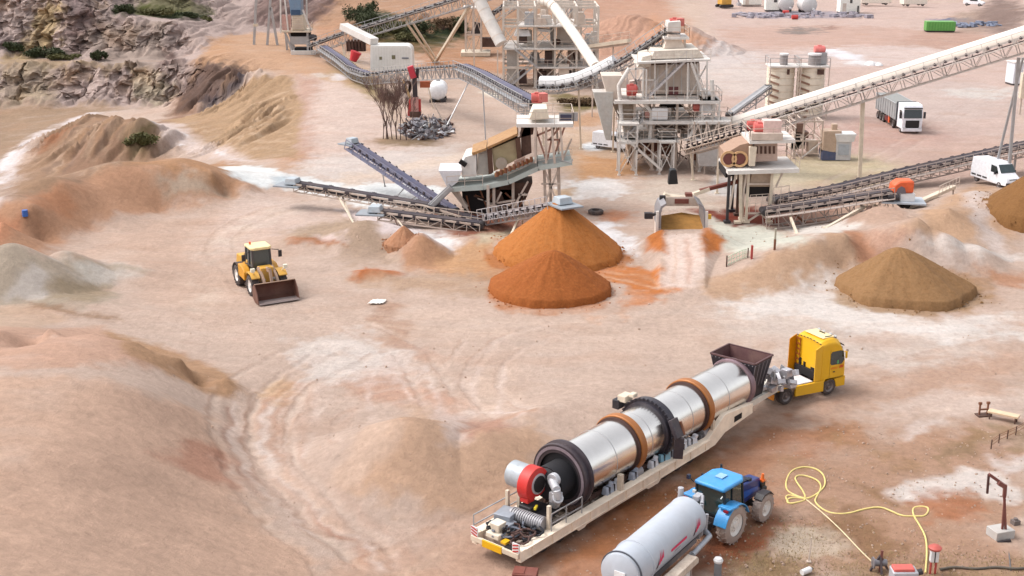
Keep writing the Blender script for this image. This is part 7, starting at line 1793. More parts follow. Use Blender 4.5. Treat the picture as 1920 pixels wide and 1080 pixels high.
def tipper(label, o, h):
    t = thing('tipper_truck', label, 'truck', o, h)
    wp = mat('truck_white', (240, 240, 246), .35, dirt=.08, k=.85)
    b = MB(); b.prism([(-1.2, .55), (1.05, .55), (1.15, 1.6), (.95, 3.1), (.6, 3.55), (-1.2, 3.6)], 'y', -1.24, 1.24); cab = b.build('cab', wp, t, bevel=.08)
    b = MB(); b.add([(1.17, -1.12, 1.95), (1.17, 1.12, 1.95), (.99, 1.08, 2.98), (.99, -1.08, 2.98)], [(0, 1, 2, 3)]); b.build('windscreen', glass('truck_glass', (36, 42, 48)), cab)
    b = MB(); b.box((1.14, 0, 1.2), (.10, 1.7, .95)); b.build('grille', mat('grille_black', (34, 34, 36), .5), cab, bevel=.03)
    b = MB(); b.box((1.0, 0, 3.18), (.5, 2.2, .10)); b.build('sun_visor', mat('visor_dark', (46, 44, 46), .4), cab)
    b = MB(); b.box((1.0, 0, .5), (.4, 2.45, .42)); b.build('bumper', wp, t, bevel=.05)
    for sy in (-1, 1):
        b = MB(); b.prism([(-.4, 1.9), (.75, 1.9), (.7, 2.8), (-.4, 2.8)], 'y', sy * 1.245 - .01, sy * 1.245 + .015); b.build('side_window', glassd, cab)
        b = MB(); b.box((.95, sy * 1.48, 2.3), (.16, .26, .8)); b.build('mirror', mat('mirror_grey', (60, 60, 64), .4), cab)
        b = MB(); b.box((1.2, sy * .98, .72), (.04, .35, .22)); b.build('headlight', mat('lamp_glass', (220, 222, 226), .1), t)
        for x in (.1, -3.2): wheel(t, (x, sy * 1.0, .5), .5, .4, n=18)
        for x in (-7.6, -8.9, -10.2): wheel(t, (x, sy * 1.0, .5), .5, .4, n=18)
        b = MB(); b.box((-6.0, sy * 1.15, .75), (1.4, .10, .6)); b.build('side_guard', mat('guard_maroon', (110, 44, 44), .6), t)
        b = MB(); b.box((-4.75, sy * 1.2, .85), (.5, .12, .9)); b.build('reflector_board', orangep, t)
    b = MB(); b.box((-5.5, 0, .78), (10, .9, .3)); b.build('chassis', blackm, t)
    tb = mat('tipper_grey', (176, 178, 180), .5, .2, dirt=.15)
    b = MB(); b.prism([(-1.25, 1.25), (-1.25, 3.25), (1.25, 3.25), (1.25, 1.25), (.9, .98), (-.9, .98)], 'x', -11.2, -2.0); body = b.build('tipper_body', tb, t, bevel=.03)
    b = MB()
    for i in range(9):
        for sy in (-1, 1): b.box((-10.8 + i * 1.05, sy * 1.28, 2.2), (.10, .08, 2.0))
    for sy in (-1, 1): b.box((-6.6, sy * 1.27, 3.25), (9.2, .14, .12))
    b.build('body_rib', tb, body)
    b = MB(); b.box((-6.6, 0, 3.27), (9.0, 2.3, .06)); b.build('tarpaulin', mat('tarp_grey', (150, 152, 150), .8, dirt=.2), body)
    b = MB(); b.box((-1.95, 0, 2.4), (.10, 2.4, 2.3)); b.build('headboard', mat('headboard_dark', (96, 98, 102), .6), body)
    return t
tipper('white tractor unit with grey tipper trailer parked on the far yard', Vector((49.6, 158.6, 0)), R(-90))

def far_yard():
    grp = 'vehicles parked along the far side of the yard'
    def mixer(u, v, label, drumc=(226, 222, 220)):
        o = at(u, v); t = thing('tanker_truck', label, 'truck', o, R(-80), grp)
        b = MB(); b.prism([(-.9, .6), (.9, .6), (1.0, 1.5), (.8, 2.9), (-.9, 3.0)], 'y', -1.2, 1.2); b.build('cab', mat('truck_white', (240, 240, 246), .35, dirt=.08, k=.85), t, bevel=.06)
        b = MB(); b.add([(.99, -1.05, 1.7), (.99, 1.05, 1.7), (.85, 1.0, 2.6), (.85, -1.0, 2.6)], [(0, 1, 2, 3)]); b.build('windscreen', glassd, t)
        b = MB(); b.lathe((-7.5, 0, 2.2), (1, 0, 0), [(0, 0), (.2, .9), (.6, 1.25), (5.4, 1.25), (5.8, .9), (6.0, 0)], 28); b.build('tank', mat('tank_pale', drumc, .45, .1, dirt=.2), t)
        b = MB(); b.box((-3.6, 0, .8), (8, .9, .3)); b.build('chassis', blackm, t)
        for sy in (-1, 1):
            for x in (.1, -4.2, -5.5): wheel(t, (x, sy * 1.0, .5), .5, .36, n=14)
        return t
    def silo_end(u, v, label):
        o = at(u, v); t = thing('storage_tank', label, 'tank', o, R(-85), grp)
        b = MB(); b.lathe((-5, 0, 2.0), (1, 0, 0), [(0, 0), (.1, 1.2), (.5, 1.85), (5.0, 1.9), (5.35, 1.4), (5.5, .6), (5.55, 0)], 32); b.build('tank', mat('tank_pale', (226, 222, 220), .45, .1, dirt=.2), t)
        b = MB(); b.box((-.8, 0, .3), (.6, 3, .6)); b.box((-3.8, 0, .3), (.6, 3, .6)); b.build('saddle', blackm, t)
        b = MB(); b.tube((.4, .9, 1.0), (.9, .9, 1.0), .3, 12); b.build('valve', whitep, t)
    silo_end(1474, 22, 'pale tank end lying left of a larger one at the far yard edge'); silo_end(1517, 25, 'larger pale tank end with a small white valve on the far yard edge')
    def bx(u, v, w, d, h, m, label, nm, cat, rz=0, parts=()):
        o = at(u, v); t = thing(nm, label, cat, o, rz)
        b = MB(); b.box((0, 0, h / 2 + .25), (w, d, h)); bd = b.build('wall' if cat != 'container' else 'body', m, t, bevel=.05)
        b = MB(); b.box((0, 0, .14), (w * .95, d * .95, .26)); b.build('base', mat('base_dark', (70, 62, 62), .7), t)
        for (nm2, mm, c, s) in parts:
            b = MB(); b.box(c, s); b.build(nm2, mm, t, bevel=.02)
        return t
    wht = mat('cabin_white', (250, 246, 236), .5, dirt=.08, k=.85)
    bx(1590, 24, 5.0, 3, 4.8, wht, 'cream site cabin with one small window on the far yard edge', 'site_cabin', 'cabin', R(4), (('window', mat('window_dark', (90, 88, 88), .2), (.1, -1.52, 2.9), (.6, .06, .9)), ('door', cream2, (-1.5, -1.52, 1.4), (.9, .05, 2.0)), ('roof', pale, (0, 0, 5.1), (5.3, 3.3, .16)), ('drain_pipe', blackm, (1.9, -1.6, 1.0), (.3, .3, 1.6))))
    bx(1447, 20, 3.5, 2.8, 4.6, wht, 'cream site cabin standing left of the pale tank ends', 'site_cabin', 'cabin', R(-3), (('roof', pale, (0, 0, 4.95), (3.8, 3.1, .16)), ('window', mat('window_dark', (90, 88, 88), .2), (.6, -1.42, 2.6), (.8, .06, .9))))
    bx(1407, 10, 5.2, 2.6, 3.2, wht, 'low cream cabin beside the yellow digger on the far edge', 'site_cabin', 'cabin', R(10), (('roof', pale, (0, 0, 3.5), (5.5, 2.9, .14)), ('door', cream2, (-1.4, -1.32, 1.3), (.9, .05, 2.0))))
    def coach(u, v, ln, label, rz):
        o = at(u, v); t = thing('parked_coach', label, 'coach', o, rz, grp)
        b = MB(); b.prism([(-ln / 2, .5), (ln / 2, .5), (ln / 2 + .1, 1.4), (ln / 2 - .2, 3.0), (-ln / 2, 3.1)], 'y', -1.25, 1.25); b.build('body', mat('coach_cream', (246, 236, 222), .4, dirt=.1, k=.82), t, bevel=.08)
        for i in range(int(ln)):
            b = MB(); b.box((-ln / 2 + .8 + i * .95, -1.26, 2.2), (.7, .05, .75)); b.build('window', glassd, t)
        for x in (-ln * .32, ln * .32):
            for sy in (-1, 1): wheel(t, (x, sy * 1.1, .5), .5, .3, n=14)
    coach(1640, 9, 8.0, 'long cream trailer van right of the cream site cabin', R(2)); coach(1712, 11, 6.5, 'cream box vehicle between the trailer van and white pickup', R(10))
    # yellow digger
    o = at(1358, 15); t = thing('yellow_digger', 'yellow digger at the far left of the parked vehicles', 'digger', o, R(20), grp)
    b = MB(); b.box((0, 0, 1.6), (2.8, 2.4, 1.3)); b.box((.6, -.5, 2.7), (1.3, 1.1, 1.2)); b.build('body', loadery, t, bevel=.08)
    b = MB(); b.box((.62, -1.06, 2.75), (1.0, .05, .8)); b.build('window', glassd, t)
    for sy in (-1, 1): b = MB(); b.prism([(-1.8, .2), (-2.0, .6), (-1.7, .95), (1.7, .95), (2.0, .6), (1.8, .2)], 'y', sy * 1.05 - .3, sy * 1.05 + .3); b.build('track', blackm, t)
    b = MB(); b.bar((1.2, .2, 1.8), (3.4, .3, 3.6), .35, .5); b.bar((3.4, .3, 3.6), (4.4, .3, 1.2), .3, .4); b.box((4.4, .3, .8), (.9, 1.0, .8)); b.build('boom', mat('boom_grey', (200, 196, 200), .5, dirt=.2), t)
    # white pickup, top right
    o = at(1826, 11); t = thing('parked_pickup', 'white pickup parked near the grey slope in the far corner', 'pickup', o, R(-35), grp)
    b = MB(); b.prism([(-2.6, .5), (2.5, .5), (2.6, 1.0), (1.5, 1.25), (.7, 1.9), (-.8, 1.9), (-1.0, 1.25), (-2.6, 1.25)], 'y', -.95, .95); b.build('body', mat('van_white', (246, 246, 250), .25, dirt=.06, k=.85), t, bevel=.06)
    b = MB(); b.prism([(1.35, 1.3), (.72, 1.8), (-.7, 1.8), (-.9, 1.3)], 'y', -.97, .97); b.build('window_band', glassd, t)
    for x in (-1.6, 1.6):
        for sy in (-1, 1): wheel(t, (x, sy * .85, .4), .4, .26, n=14)
    # green container
    gm = mat('container_green', (104, 178, 88), .5, dirt=.1, k=.7)
    t = bx(1761, 59, 6.1, 2.4, 1.9, gm, 'bright green open container on the far yard', 'skip_container', 'container', R(-4), tuple(('rib', mat('rib_green', (120, 190, 100), .5, k=.7), (-2.7 + i * .6, -1.22, 1.15), (.12, .08, 1.7)) for i in range(10)))
    b = MB(); b.box((0, 0, 2.16), (5.8, 2.1, .05)); b.build('load', mat('load_green', (124, 182, 110), .7, dirt=.2), t)
    # cabin at the right edge
    t = bx(1905, 158, 2.5, 2.4, 3.2, mat('cabin_grey_white', (232, 234, 240), .5, dirt=.1, k=.8), 'pale grey cabin with a small window behind the covered belt', 'site_cabin', 'cabin', R(8), (('window', mat('window_grey', (110, 112, 118), .2), (-.45, -1.22, 2.2), (.5, .05, .9)), ('door', whitep, (.6, -1.22, 1.4), (.9, .05, 2.1)), ('roof', pale, (0, 0, 3.52), (2.8, 2.7, .14))))
    # mast box at the right edge
    o = at(1912, 215); t = thing('junction_mast', 'cream box on a post at the right edge below the covered belt', 'mast', o)
    b = MB(); b.box((.3, 0, 3.9), (1.3, .8, 3.4)); b.build('box', cream, t, bevel=.03)
    b = MB(); b.bar((0, .1, 0), (0, .1, 7), .22); b.build('post', dusty, t)
    # kiosk pair below the covered belt
    o = at(1572, 298); t = thing('ticket_kiosk', 'pale kiosk with flared roof beside a tan and navy bin', 'kiosk', o)
    b = MB(); b.box((.3, 0, 1.3), (1.7, 1.6, 2.6)); b.build('wall', mat('kiosk_grey', (214, 212, 214), .5, dirt=.15), t, bevel=.03)
    b = MB(); b.box((.4, 0, 2.55), (1.9, 1.8, .9), 0, 0, 0, (1.25, 1.1)); b.build('roof', whitep, t, bevel=.03)
    b = MB(); b.box((.3, -.82, 1.2), (1.2, .05, 1.2)); b.build('window', mat('kiosk_window', (186, 192, 200), .2), t)
    o = at(1556, 299); t = thing('water_tank', 'tan topped bin with a navy base beside the pale kiosk', 'bin', o)
    b = MB(); b.box((0, .4, 2.1), (2.0, 1.7, 2.4)); b.box((.35, .5, 3.5), (.6, .6, .9)); b.build('body', mat('bin_tan', (204, 178, 156), .7, dirt=.3), t, bevel=.04)
    b = MB(); b.prism([(-1.0, 0), (1.0, 0), (1.0, .75), (-1.0, 1.15)], 'y', -.5, 1.2); b.build('base', mat('bin_navy', (74, 88, 124), .5, dirt=.15), t)
    # debris on the far yard
    for u, v, s, lab in ((1632, 122, 1.0, 'white lump of debris next to the white dust patch'), (1648, 123, .7, 'smaller white lump right of the debris')):
        o = at(u, v); b = MB(); b.lathe((0, 0, 0), (0, 0, 1), [(0, s), (.3 * s, s * .9), (.6 * s, s * .5), (.7 * s, 0)], 9); k = b.build('debris_lump', whitep); k.location = o; tag(k, lab, 'debris')
    o = at(1798, 48); rnd = random.Random(4); b = MB()
    for i in range(60): b.box((rnd.uniform(-7, 8), rnd.uniform(-3.5, 3.5), rnd.uniform(0, .6)), (rnd.uniform(.5, 2.2), rnd.uniform(.4, 1.2), rnd.uniform(.2, .6)), rnd.uniform(0, 3), rnd.uniform(-.3, .3))
    k = b.build('scrap_strip', mat('scrap_blue_grey', (120, 132, 156), .6, dirt=.25)); k.location = o; tag(k, kind='stuff')
    o = at(1500, 30); b = MB()
    for i in range(70): b.box((rnd.uniform(-16, 16), rnd.uniform(-5, 6), rnd.uniform(0, .4)), (rnd.uniform(.4, 2.4), rnd.uniform(.4, 1.6), rnd.uniform(.2, .9)), rnd.uniform(0, 3))
    k = b.build('yard_clutter', mat('clutter_grey', (160, 156, 168), .6, dirt=.3)); k.location = o; tag(k, kind='stuff')
    for u, v, lab in ((1473, 27, 'red drum lying before the left pale tank end'), (1490, 36, 'red drum lying apart on the pale far yard')):
        o = at(u, v); b = MB(); b.tube((-.7, 0, .5), (.7, 0, .5), .5, 14); b.tube((-.2, 0, .5), (-.15, 0, .5), .54, 14); b.tube((.25, 0, .5), (.3, 0, .5), .54, 14); k = b.build('oil_drum', redp); k.location = o; tag(k, lab, 'drum')
far_yard()

def silos():
    Y = 168.0
    for (u0, u1, lab, k) in ((1439, 1492, 'left ribbed pale silo with a small capped vent on top', 0), (1496, 1549, 'right ribbed pale silo with a pinkish red motor on top', 1)):
        a, b_ = atY(u0, 200, Y), atY(u1, 200, Y); x0, x1 = a.x, b_.x; zt = atY(u0, 124, Y).z; base = Vector(((x0 + x1) / 2, Y, 0))
        t = thing('silo', lab, 'silo', base, R(0), 'ribbed pale silos')
        w = x1 - x0; cm = mat('silo_cream', (244, 232, 212), .6, dirt=.15, scale=1.2); rr = w * .49; cx, cy = (x0 + x1) / 2, Y + rr; n = 8
        prof = []
        for i in range(n):
            z0 = zt * i / n; hh = zt / n; prof += [(z0, rr * .955), (z0 + hh * .10, rr * .955), (z0 + hh * .16, rr), (z0 + hh * .94, rr), (z0 + hh, rr * .955)]
        b = MB(); b.lathe((cx, cy, 0), (0, 0, 1), [(0, 0)] + prof[:-1] + [(zt - .22, rr * .9), (zt - .22, 0)], 24); b.build('shell', cm, t, base, smooth=20)
        for i in range(n - 1):
            a = R(-128); z0 = zt * (i + .45) / n; c = Vector((cx + math.cos(a) * rr, cy + math.sin(a) * rr, z0)); tv = Vector((-math.sin(a), math.cos(a), 0)) * .75
            b = MB(); b.bar(c - tv + Vector((0, 0, .18)), c + tv - Vector((0, 0, .18)), .07, .26); b.build('slanted_bar', mat('silo_bar_brown', (150, 116, 98), .7, dirt=.2), t, base)  # slanted brown bars stepping up the silo's left side
        deck(t, base, [(x0, Y - .2, zt), (x1 + .1, Y - .2, zt), (x1 + .1, Y + 3.2, zt), (x0, Y + 3.2, zt)], .18, pale, rm=galv)
        b = MB(); cx = x0 + w * (.55 if k == 0 else .55); b.tube((cx, Y + 1.2, zt), (cx, Y + 1.2, zt + 1.3), .5 if k == 0 else .8, 14); b.build('vent', mat('vent_grey', (150, 144, 144), .6, dirt=.2), t, base)
        b = MB(); b.tube((cx, Y + 1.2, zt + 1.3), (cx, Y + 1.2, zt + 1.5), .6 if k == 0 else .9, 14); b.build('vent_cap', whitep, t, base)
        b = MB(); b.box((x0 + w * (.66 if k == 0 else .72), Y - .03, zt - .75), (.35 if k == 0 else .9, .06, .7)); b.build('opening', rustd, t, base)
        if k: motor(t, base, (x1 - .9, Y + 2.2, zt + 1.9), mat('motor_pinkred', (232, 130, 124), .6), 'motor', .5, 1.3); boxw(t, base, 'motor_stand', galv, (x1 - .8, Y + 2.0, zt + .8), (1.6, 1.2, 1.5))
        for xx in (x0 + .08, x1 + .06):
            b = MB(); b.bar((xx, Y - .12, 0), (xx, Y - .12, zt), .14); b.build('corner_post', dusty, t, base)
    p, q = atY(1368, 212, 160), atY(1440, 160, 168)
    conveyor('pale slim conveyor leaning on the left ribbed silo', [p, q], .9, .9, galv, galv, None, None, legs=((p.lerp(q, .7), Vector((p.lerp(q, .7).x, 166, 0)), .14, galv),), spacing=1.4)
silos()

# ================================================================== crane arm, scrap, tree and shrubs on the left
def scrap_crane():
    Y = at(778, 220).y; o = at(778, 222); t = thing('scrap_crane', 'red and black hydraulic crane arm upright over the scrap heap', 'crane', o)
    w = lambda u, v, dy=0: atY(u, v, Y + dy)
    for sg in (-1, 1):
        b = MB(); p = w(777 + sg * 10, 217); q = w(778 + sg * 8, 186); b.bar(p, q, .42, .5); b.build('outrigger_post', redp, t, o, bevel=.03)
    boxw(t, o, 'column_base', mat('base_pink', (206, 150, 142), .6, dirt=.2), w(778, 196), (1.0, .8, 2.0)); boxw(t, o, 'turntable', rustd, w(779, 214), (1.5, 1.2, .8))
    b = MB(); b.bar(w(779, 188), w(777, 145), .62, .6); b.build('boom', mat('boom_black', (48, 42, 48), .5, dirt=.1), t, o, bevel=.03)
    b = MB(); b.bar(w(776, 146), w(769, 124), .95, .8); b.build('boom_head', mat('head_crimson', (206, 54, 72), .5, dirt=.1), t, o, bevel=.05)
    b = MB(); b.bar(w(782, 146, .2), w(783, 128, .2), .4); b.build('fold_arm', blackm, t, o)
    b = MB(); c = w(763, 163, .4); b.lathe(c, (1, -.6, 0), [(-.15, .6), (-.2, .85), (.2, .85), (.15, .6)], 20); b.build('spare_tyre', tyrem, t, o)
    b = MB(); b.bar(w(756, 150), w(764, 172), .3); b.bar(w(764, 172), w(770, 185), .3); b.build('yellow_strut', mat('strut_sand', (216, 180, 130), .6), t, o)
    b = MB(); b.box(w(797, 158, .5), (1.3, .8, .8)); b.build('orange_box', mat('box_brick', (176, 92, 58), .7), t, o)
    for sg in (-1, 1): b = MB(); b.bar(w(770 + sg * 2, 216), w(771 + sg * 12, 226), .4); b.build('foot', whitep, t, o)
scrap_crane()
def scrap():
    rnd = random.Random(17); cols = [galv, mat('scrap_dark', (56, 50, 56), .6, dirt=.1), mat('scrap_mid', (104, 98, 104), .6, dirt=.15), rustd, mat('scrap_grey', (150, 150, 158), .5, .2, dirt=.2)]
    for k, m in enumerate(cols):
        b = MB()
        for i in range(48):
            a, r_ = rnd.uniform(0, 6.28), math.sqrt(rnd.random()); u = 800 + math.cos(a) * 50 * r_; v = 244 + math.sin(a) * 20 * r_
            if u < 770 and v < 232: continue
            p = at(u, v); h_ = .8 * (1 - r_) + .2; z = rnd.uniform(0, h_)
            if rnd.random() < .45: d = Vector((rnd.uniform(-1, 1), rnd.uniform(-1, 1), rnd.uniform(-.3, .7))) * rnd.uniform(.5, 1.3); b.bar(p + Vector((0, 0, z)) - d, p + Vector((0, 0, z + .2)) + d, rnd.uniform(.06, .22))
            else: b.box(p + Vector((0, 0, z)), (rnd.uniform(.2, 1.1), rnd.uniform(.2, .9), rnd.uniform(.08, .5)), rnd.uniform(0, 3), rnd.uniform(-.6, .6), rnd.uniform(-.6, .6))
        o = b.build('scrap_heap', m); tag(o, kind='stuff')
    for (u0, v0, u1, v1, lab) in ((812, 192, 835, 235, 'tall thin pole leaning above the scrap heap'), (802, 214, 806, 246, 'short pale pole standing in the scrap heap')):
        o = at(u1, v1); b = MB(); p = atY(u0, v0, o.y + .6); b.tube(o, p, .09, 8); b.box(o + Vector((0, 0, .1)), (.4, .4, .2)); k = b.build('scrap_pole', dusty, None, o); k.location = o; tag(k, lab, 'pole')
scrap()
def bare_tree():
    o = at(728, 263); t = thing('bare_tree', 'leafless brown tree with many upright twigs beside the scrap heap', 'tree', o); t.scale = (1.25, 1.25, 1.25)
    rnd = random.Random(9); tr, tw_ = MB(), MB()
    def grow(p, d, L_, r, lv):
        q = p + d * L_; (tr if lv < 2 else tw_).tube(p, q, r, 6 if lv < 2 else 4, r * .7, False)
        if lv >= 6: return
        for i in range(rnd.choice((2, 3)) if lv < 5 else 2):
            a = rnd.uniform(0, 6.28); s = rnd.uniform(.18, .5); nd = (d + Vector((math.cos(a) * s, math.sin(a) * s, rnd.uniform(.05, .25)))).normalized()
            grow(p + d * L_ * rnd.uniform(.55, 1), nd, L_ * rnd.uniform(.66, .86), max(r * .62, .012), lv + 1)
    for (dx, r, L_) in ((0, .085, 2.0), (.8, .07, 1.9), (-.5, .05, 1.8), (.4, .05, 2.1), (1.8, .06, 1.7), (1.2, .05, 1.9), (-.2, .045, 1.6), (2.2, .045, 1.6)):
        grow(Vector((dx, rnd.uniform(-.3, .3), -.1)), Vector((rnd.uniform(-.25, .15) + dx * .04, rnd.uniform(-.1, .1), 1)).normalized(), L_, r, 0)
    bark = mat('bark_brown', (104, 78, 70), .9, var=.2, k=.5); tr.build('trunk', bark, t); tw_.build('crown', mat('twig_mauve', (150, 118, 108), .9, var=.2, k=.5), t)
bare_tree()
leafm = [mat('leaf_dark', (74, 82, 44), .8, var=.35, scale=1.2, k=.5), mat('leaf_olive', (112, 108, 60), .8, var=.35, scale=1.2, k=.5), mat('leaf_brown', (120, 92, 62), .85, var=.3, scale=1.2, k=.5)]
def shrub(label, u, v, w, d, h, m, seed, n=1500, name='shrub'):
    p = hit(u, v); o = Vector((p.x, p.y, hz(p.x, p.y))); t = thing(name, label, 'shrub', o, 0, 'shrubs on the slopes and ledges')
    rnd = random.Random(seed); b = MB(); cl = [(rnd.uniform(-.8, .8), rnd.uniform(-.8, .8), rnd.uniform(.25, .8), rnd.uniform(.25, .5)) for _ in range(12)]
    for i in range(n):
        c = rnd.choice(cl); v_ = Vector((rnd.gauss(0, 1), rnd.gauss(0, 1), rnd.gauss(0, 1))).normalized() * c[3] * rnd.uniform(.4, 1.05)
        q = Vector(((c[0] + v_.x) * w / 2, (c[1] + v_.y) * d / 2, max(.02, (c[2] + v_.z) * h))); s = rnd.uniform(.10, .26)
        a = Vector((rnd.uniform(-1, 1), rnd.uniform(-1, 1), rnd.uniform(-1, 1))).normalized(); e = a.orthogonal().normalized()
        b.add([q - a * s, q + e * s * .6, q + a * s, q - e * s * .6], [(0, 1, 2, 3)])
    b.build('crown', m, t, smooth=10)
    b = MB()
    for i in range(6): b.tube((rnd.uniform(-.1, .1) * w, rnd.uniform(-.1, .1) * d, -.2), (rnd.uniform(-.35, .35) * w, rnd.uniform(-.3, .3) * d, h * .6), .07, 5, .03)
    b.build('stem', mat('bark_brown', (104, 78, 70), .9, var=.2, k=.5), t)
for (u, v, w, d, h, m, lab) in ((672, 44, 6, 4, 3.2, 0, 'dark shrub furthest left on the slope above the white cabin'), (690, 33, 4, 3, 3.4, 0, 'tall dark shrub sticking up above the lattice conveyor'), (706, 52, 7, 4, 2.8, 0, 'broad dark shrub touching the lattice conveyor'), (740, 62, 7, 4, 2.2, 1, 'olive shrub seen under the lattice conveyor'),
                               (690, 70, 7, 4, 2.0, 1, 'olive shrub low on the slope above the white cabin roof'), (790, 66, 7, 4, 2.6, 0, 'dark shrub between the conveyor and its prop'), (830, 56, 6, 4, 2.4, 2, 'brown shrub left of the slanted prop'), (862, 58, 4, 3, 2.8, 0, 'dark shrub beside the slim lattice tower'), (770, 78, 6, 4, 1.6, 1, 'low olive shrub near the foot of the slanted prop'),
                               (90, 106, 8, 2.4, 1.5, 0, 'dark long shrub on the lower rock ledge'), (26, 96, 4, 2, 1.6, 0, 'dark shrub at the far left of the rock ledge'), (185, 114, 3, 2, 1.6, 0, 'small dark shrub where the rock ledge ends'), (120, 112, 6, 2, 1.0, 1, 'olive shrub below the dark long shrub on the ledge'),
                               (232, 26, 4, 2.5, 1.6, 0, 'dark shrub at the left end of the upper green ledge'), (290, 30, 7, 3, 1.3, 1, 'olive shrub in the middle of the upper green ledge'), (345, 34, 5, 2.5, 1.2, 0, 'dark green shrub right of the middle of the upper ledge'), (385, 42, 3, 2, 1.0, 1, 'small olive shrub at the right end of the upper ledge'),
                               (262, 272, 5, 3, 1.5, 1, 'olive bush on the gullied slope by the white ramp'), (1085, 198, 6, 2, 1.0, 2, 'brown scrub behind the red conveyor head')):
    shrub(lab, u, v, w, d, h, leafm[m], int(u * 7 + v))

# ================================================================== small things of the near ground
def hose():
    yl = mat('hose_yellow', (244, 222, 140), .5, dirt=.2, scale=3, k=.75)
    def curve(pts, label, nm, r, m):
        P = [gp(u, v) + Vector((0, 0, r)) for u, v in pts]
        for _ in range(3):
            Q = [P[0]]
            for a, b in zip(P[:-1], P[1:]): Q += [a.lerp(b, .25), a.lerp(b, .75)]
            P = Q + [P[-1]]
        b = MB(); b.path(P, r, 6); o = b.build(nm, m, None, P[0], smooth=80); o.location = P[0]; return tag(o, label, 'hose')
    curve([(1478, 944), (1472, 936), (1478, 930), (1500, 934), (1512, 940), (1500, 946), (1478, 947), (1474, 940), (1490, 934), (1511, 938), (1530, 932), (1548, 915), (1545, 895), (1530, 882), (1505, 878), (1482, 886), (1473, 905), (1474, 925), (1488, 933), (1512, 940),
           (1505, 925), (1492, 908), (1490, 896), (1500, 895), (1520, 896), (1536, 905), (1540, 920), (1530, 935), (1527, 945), (1540, 960), (1560, 968), (1590, 968), (1620, 958), (1650, 954), (1672, 962), (1692, 972), (1716, 973)], 'yellow hose coiled and winding over the brown ground ahead of the tractor', 'yellow_hose', .045, yl)
    curve([(1716, 973), (1735, 970), (1742, 960), (1735, 952), (1718, 952), (1710, 960), (1713, 972), (1722, 988), (1736, 1008), (1738, 1040), (1735, 1076)], 'yellow hose looping down to the red and white post', 'yellow_hose', .045, yl)
    curve([(1512, 940), (1545, 966), (1580, 1002), (1612, 1036), (1634, 1058)], 'thin pale yellow rope stretched to the dark winch stand', 'pale_rope', .03, mat('rope_cream', (244, 222, 180), .6, k=.75))
    curve([(1762, 1074), (1790, 1066), (1830, 1070), (1870, 1066), (1905, 1072), (1940, 1068)], 'dark hose lying along the bottom right edge', 'dark_hose', .06, mat('hose_dark', (90, 84, 76), .7, dirt=.2))
hose()
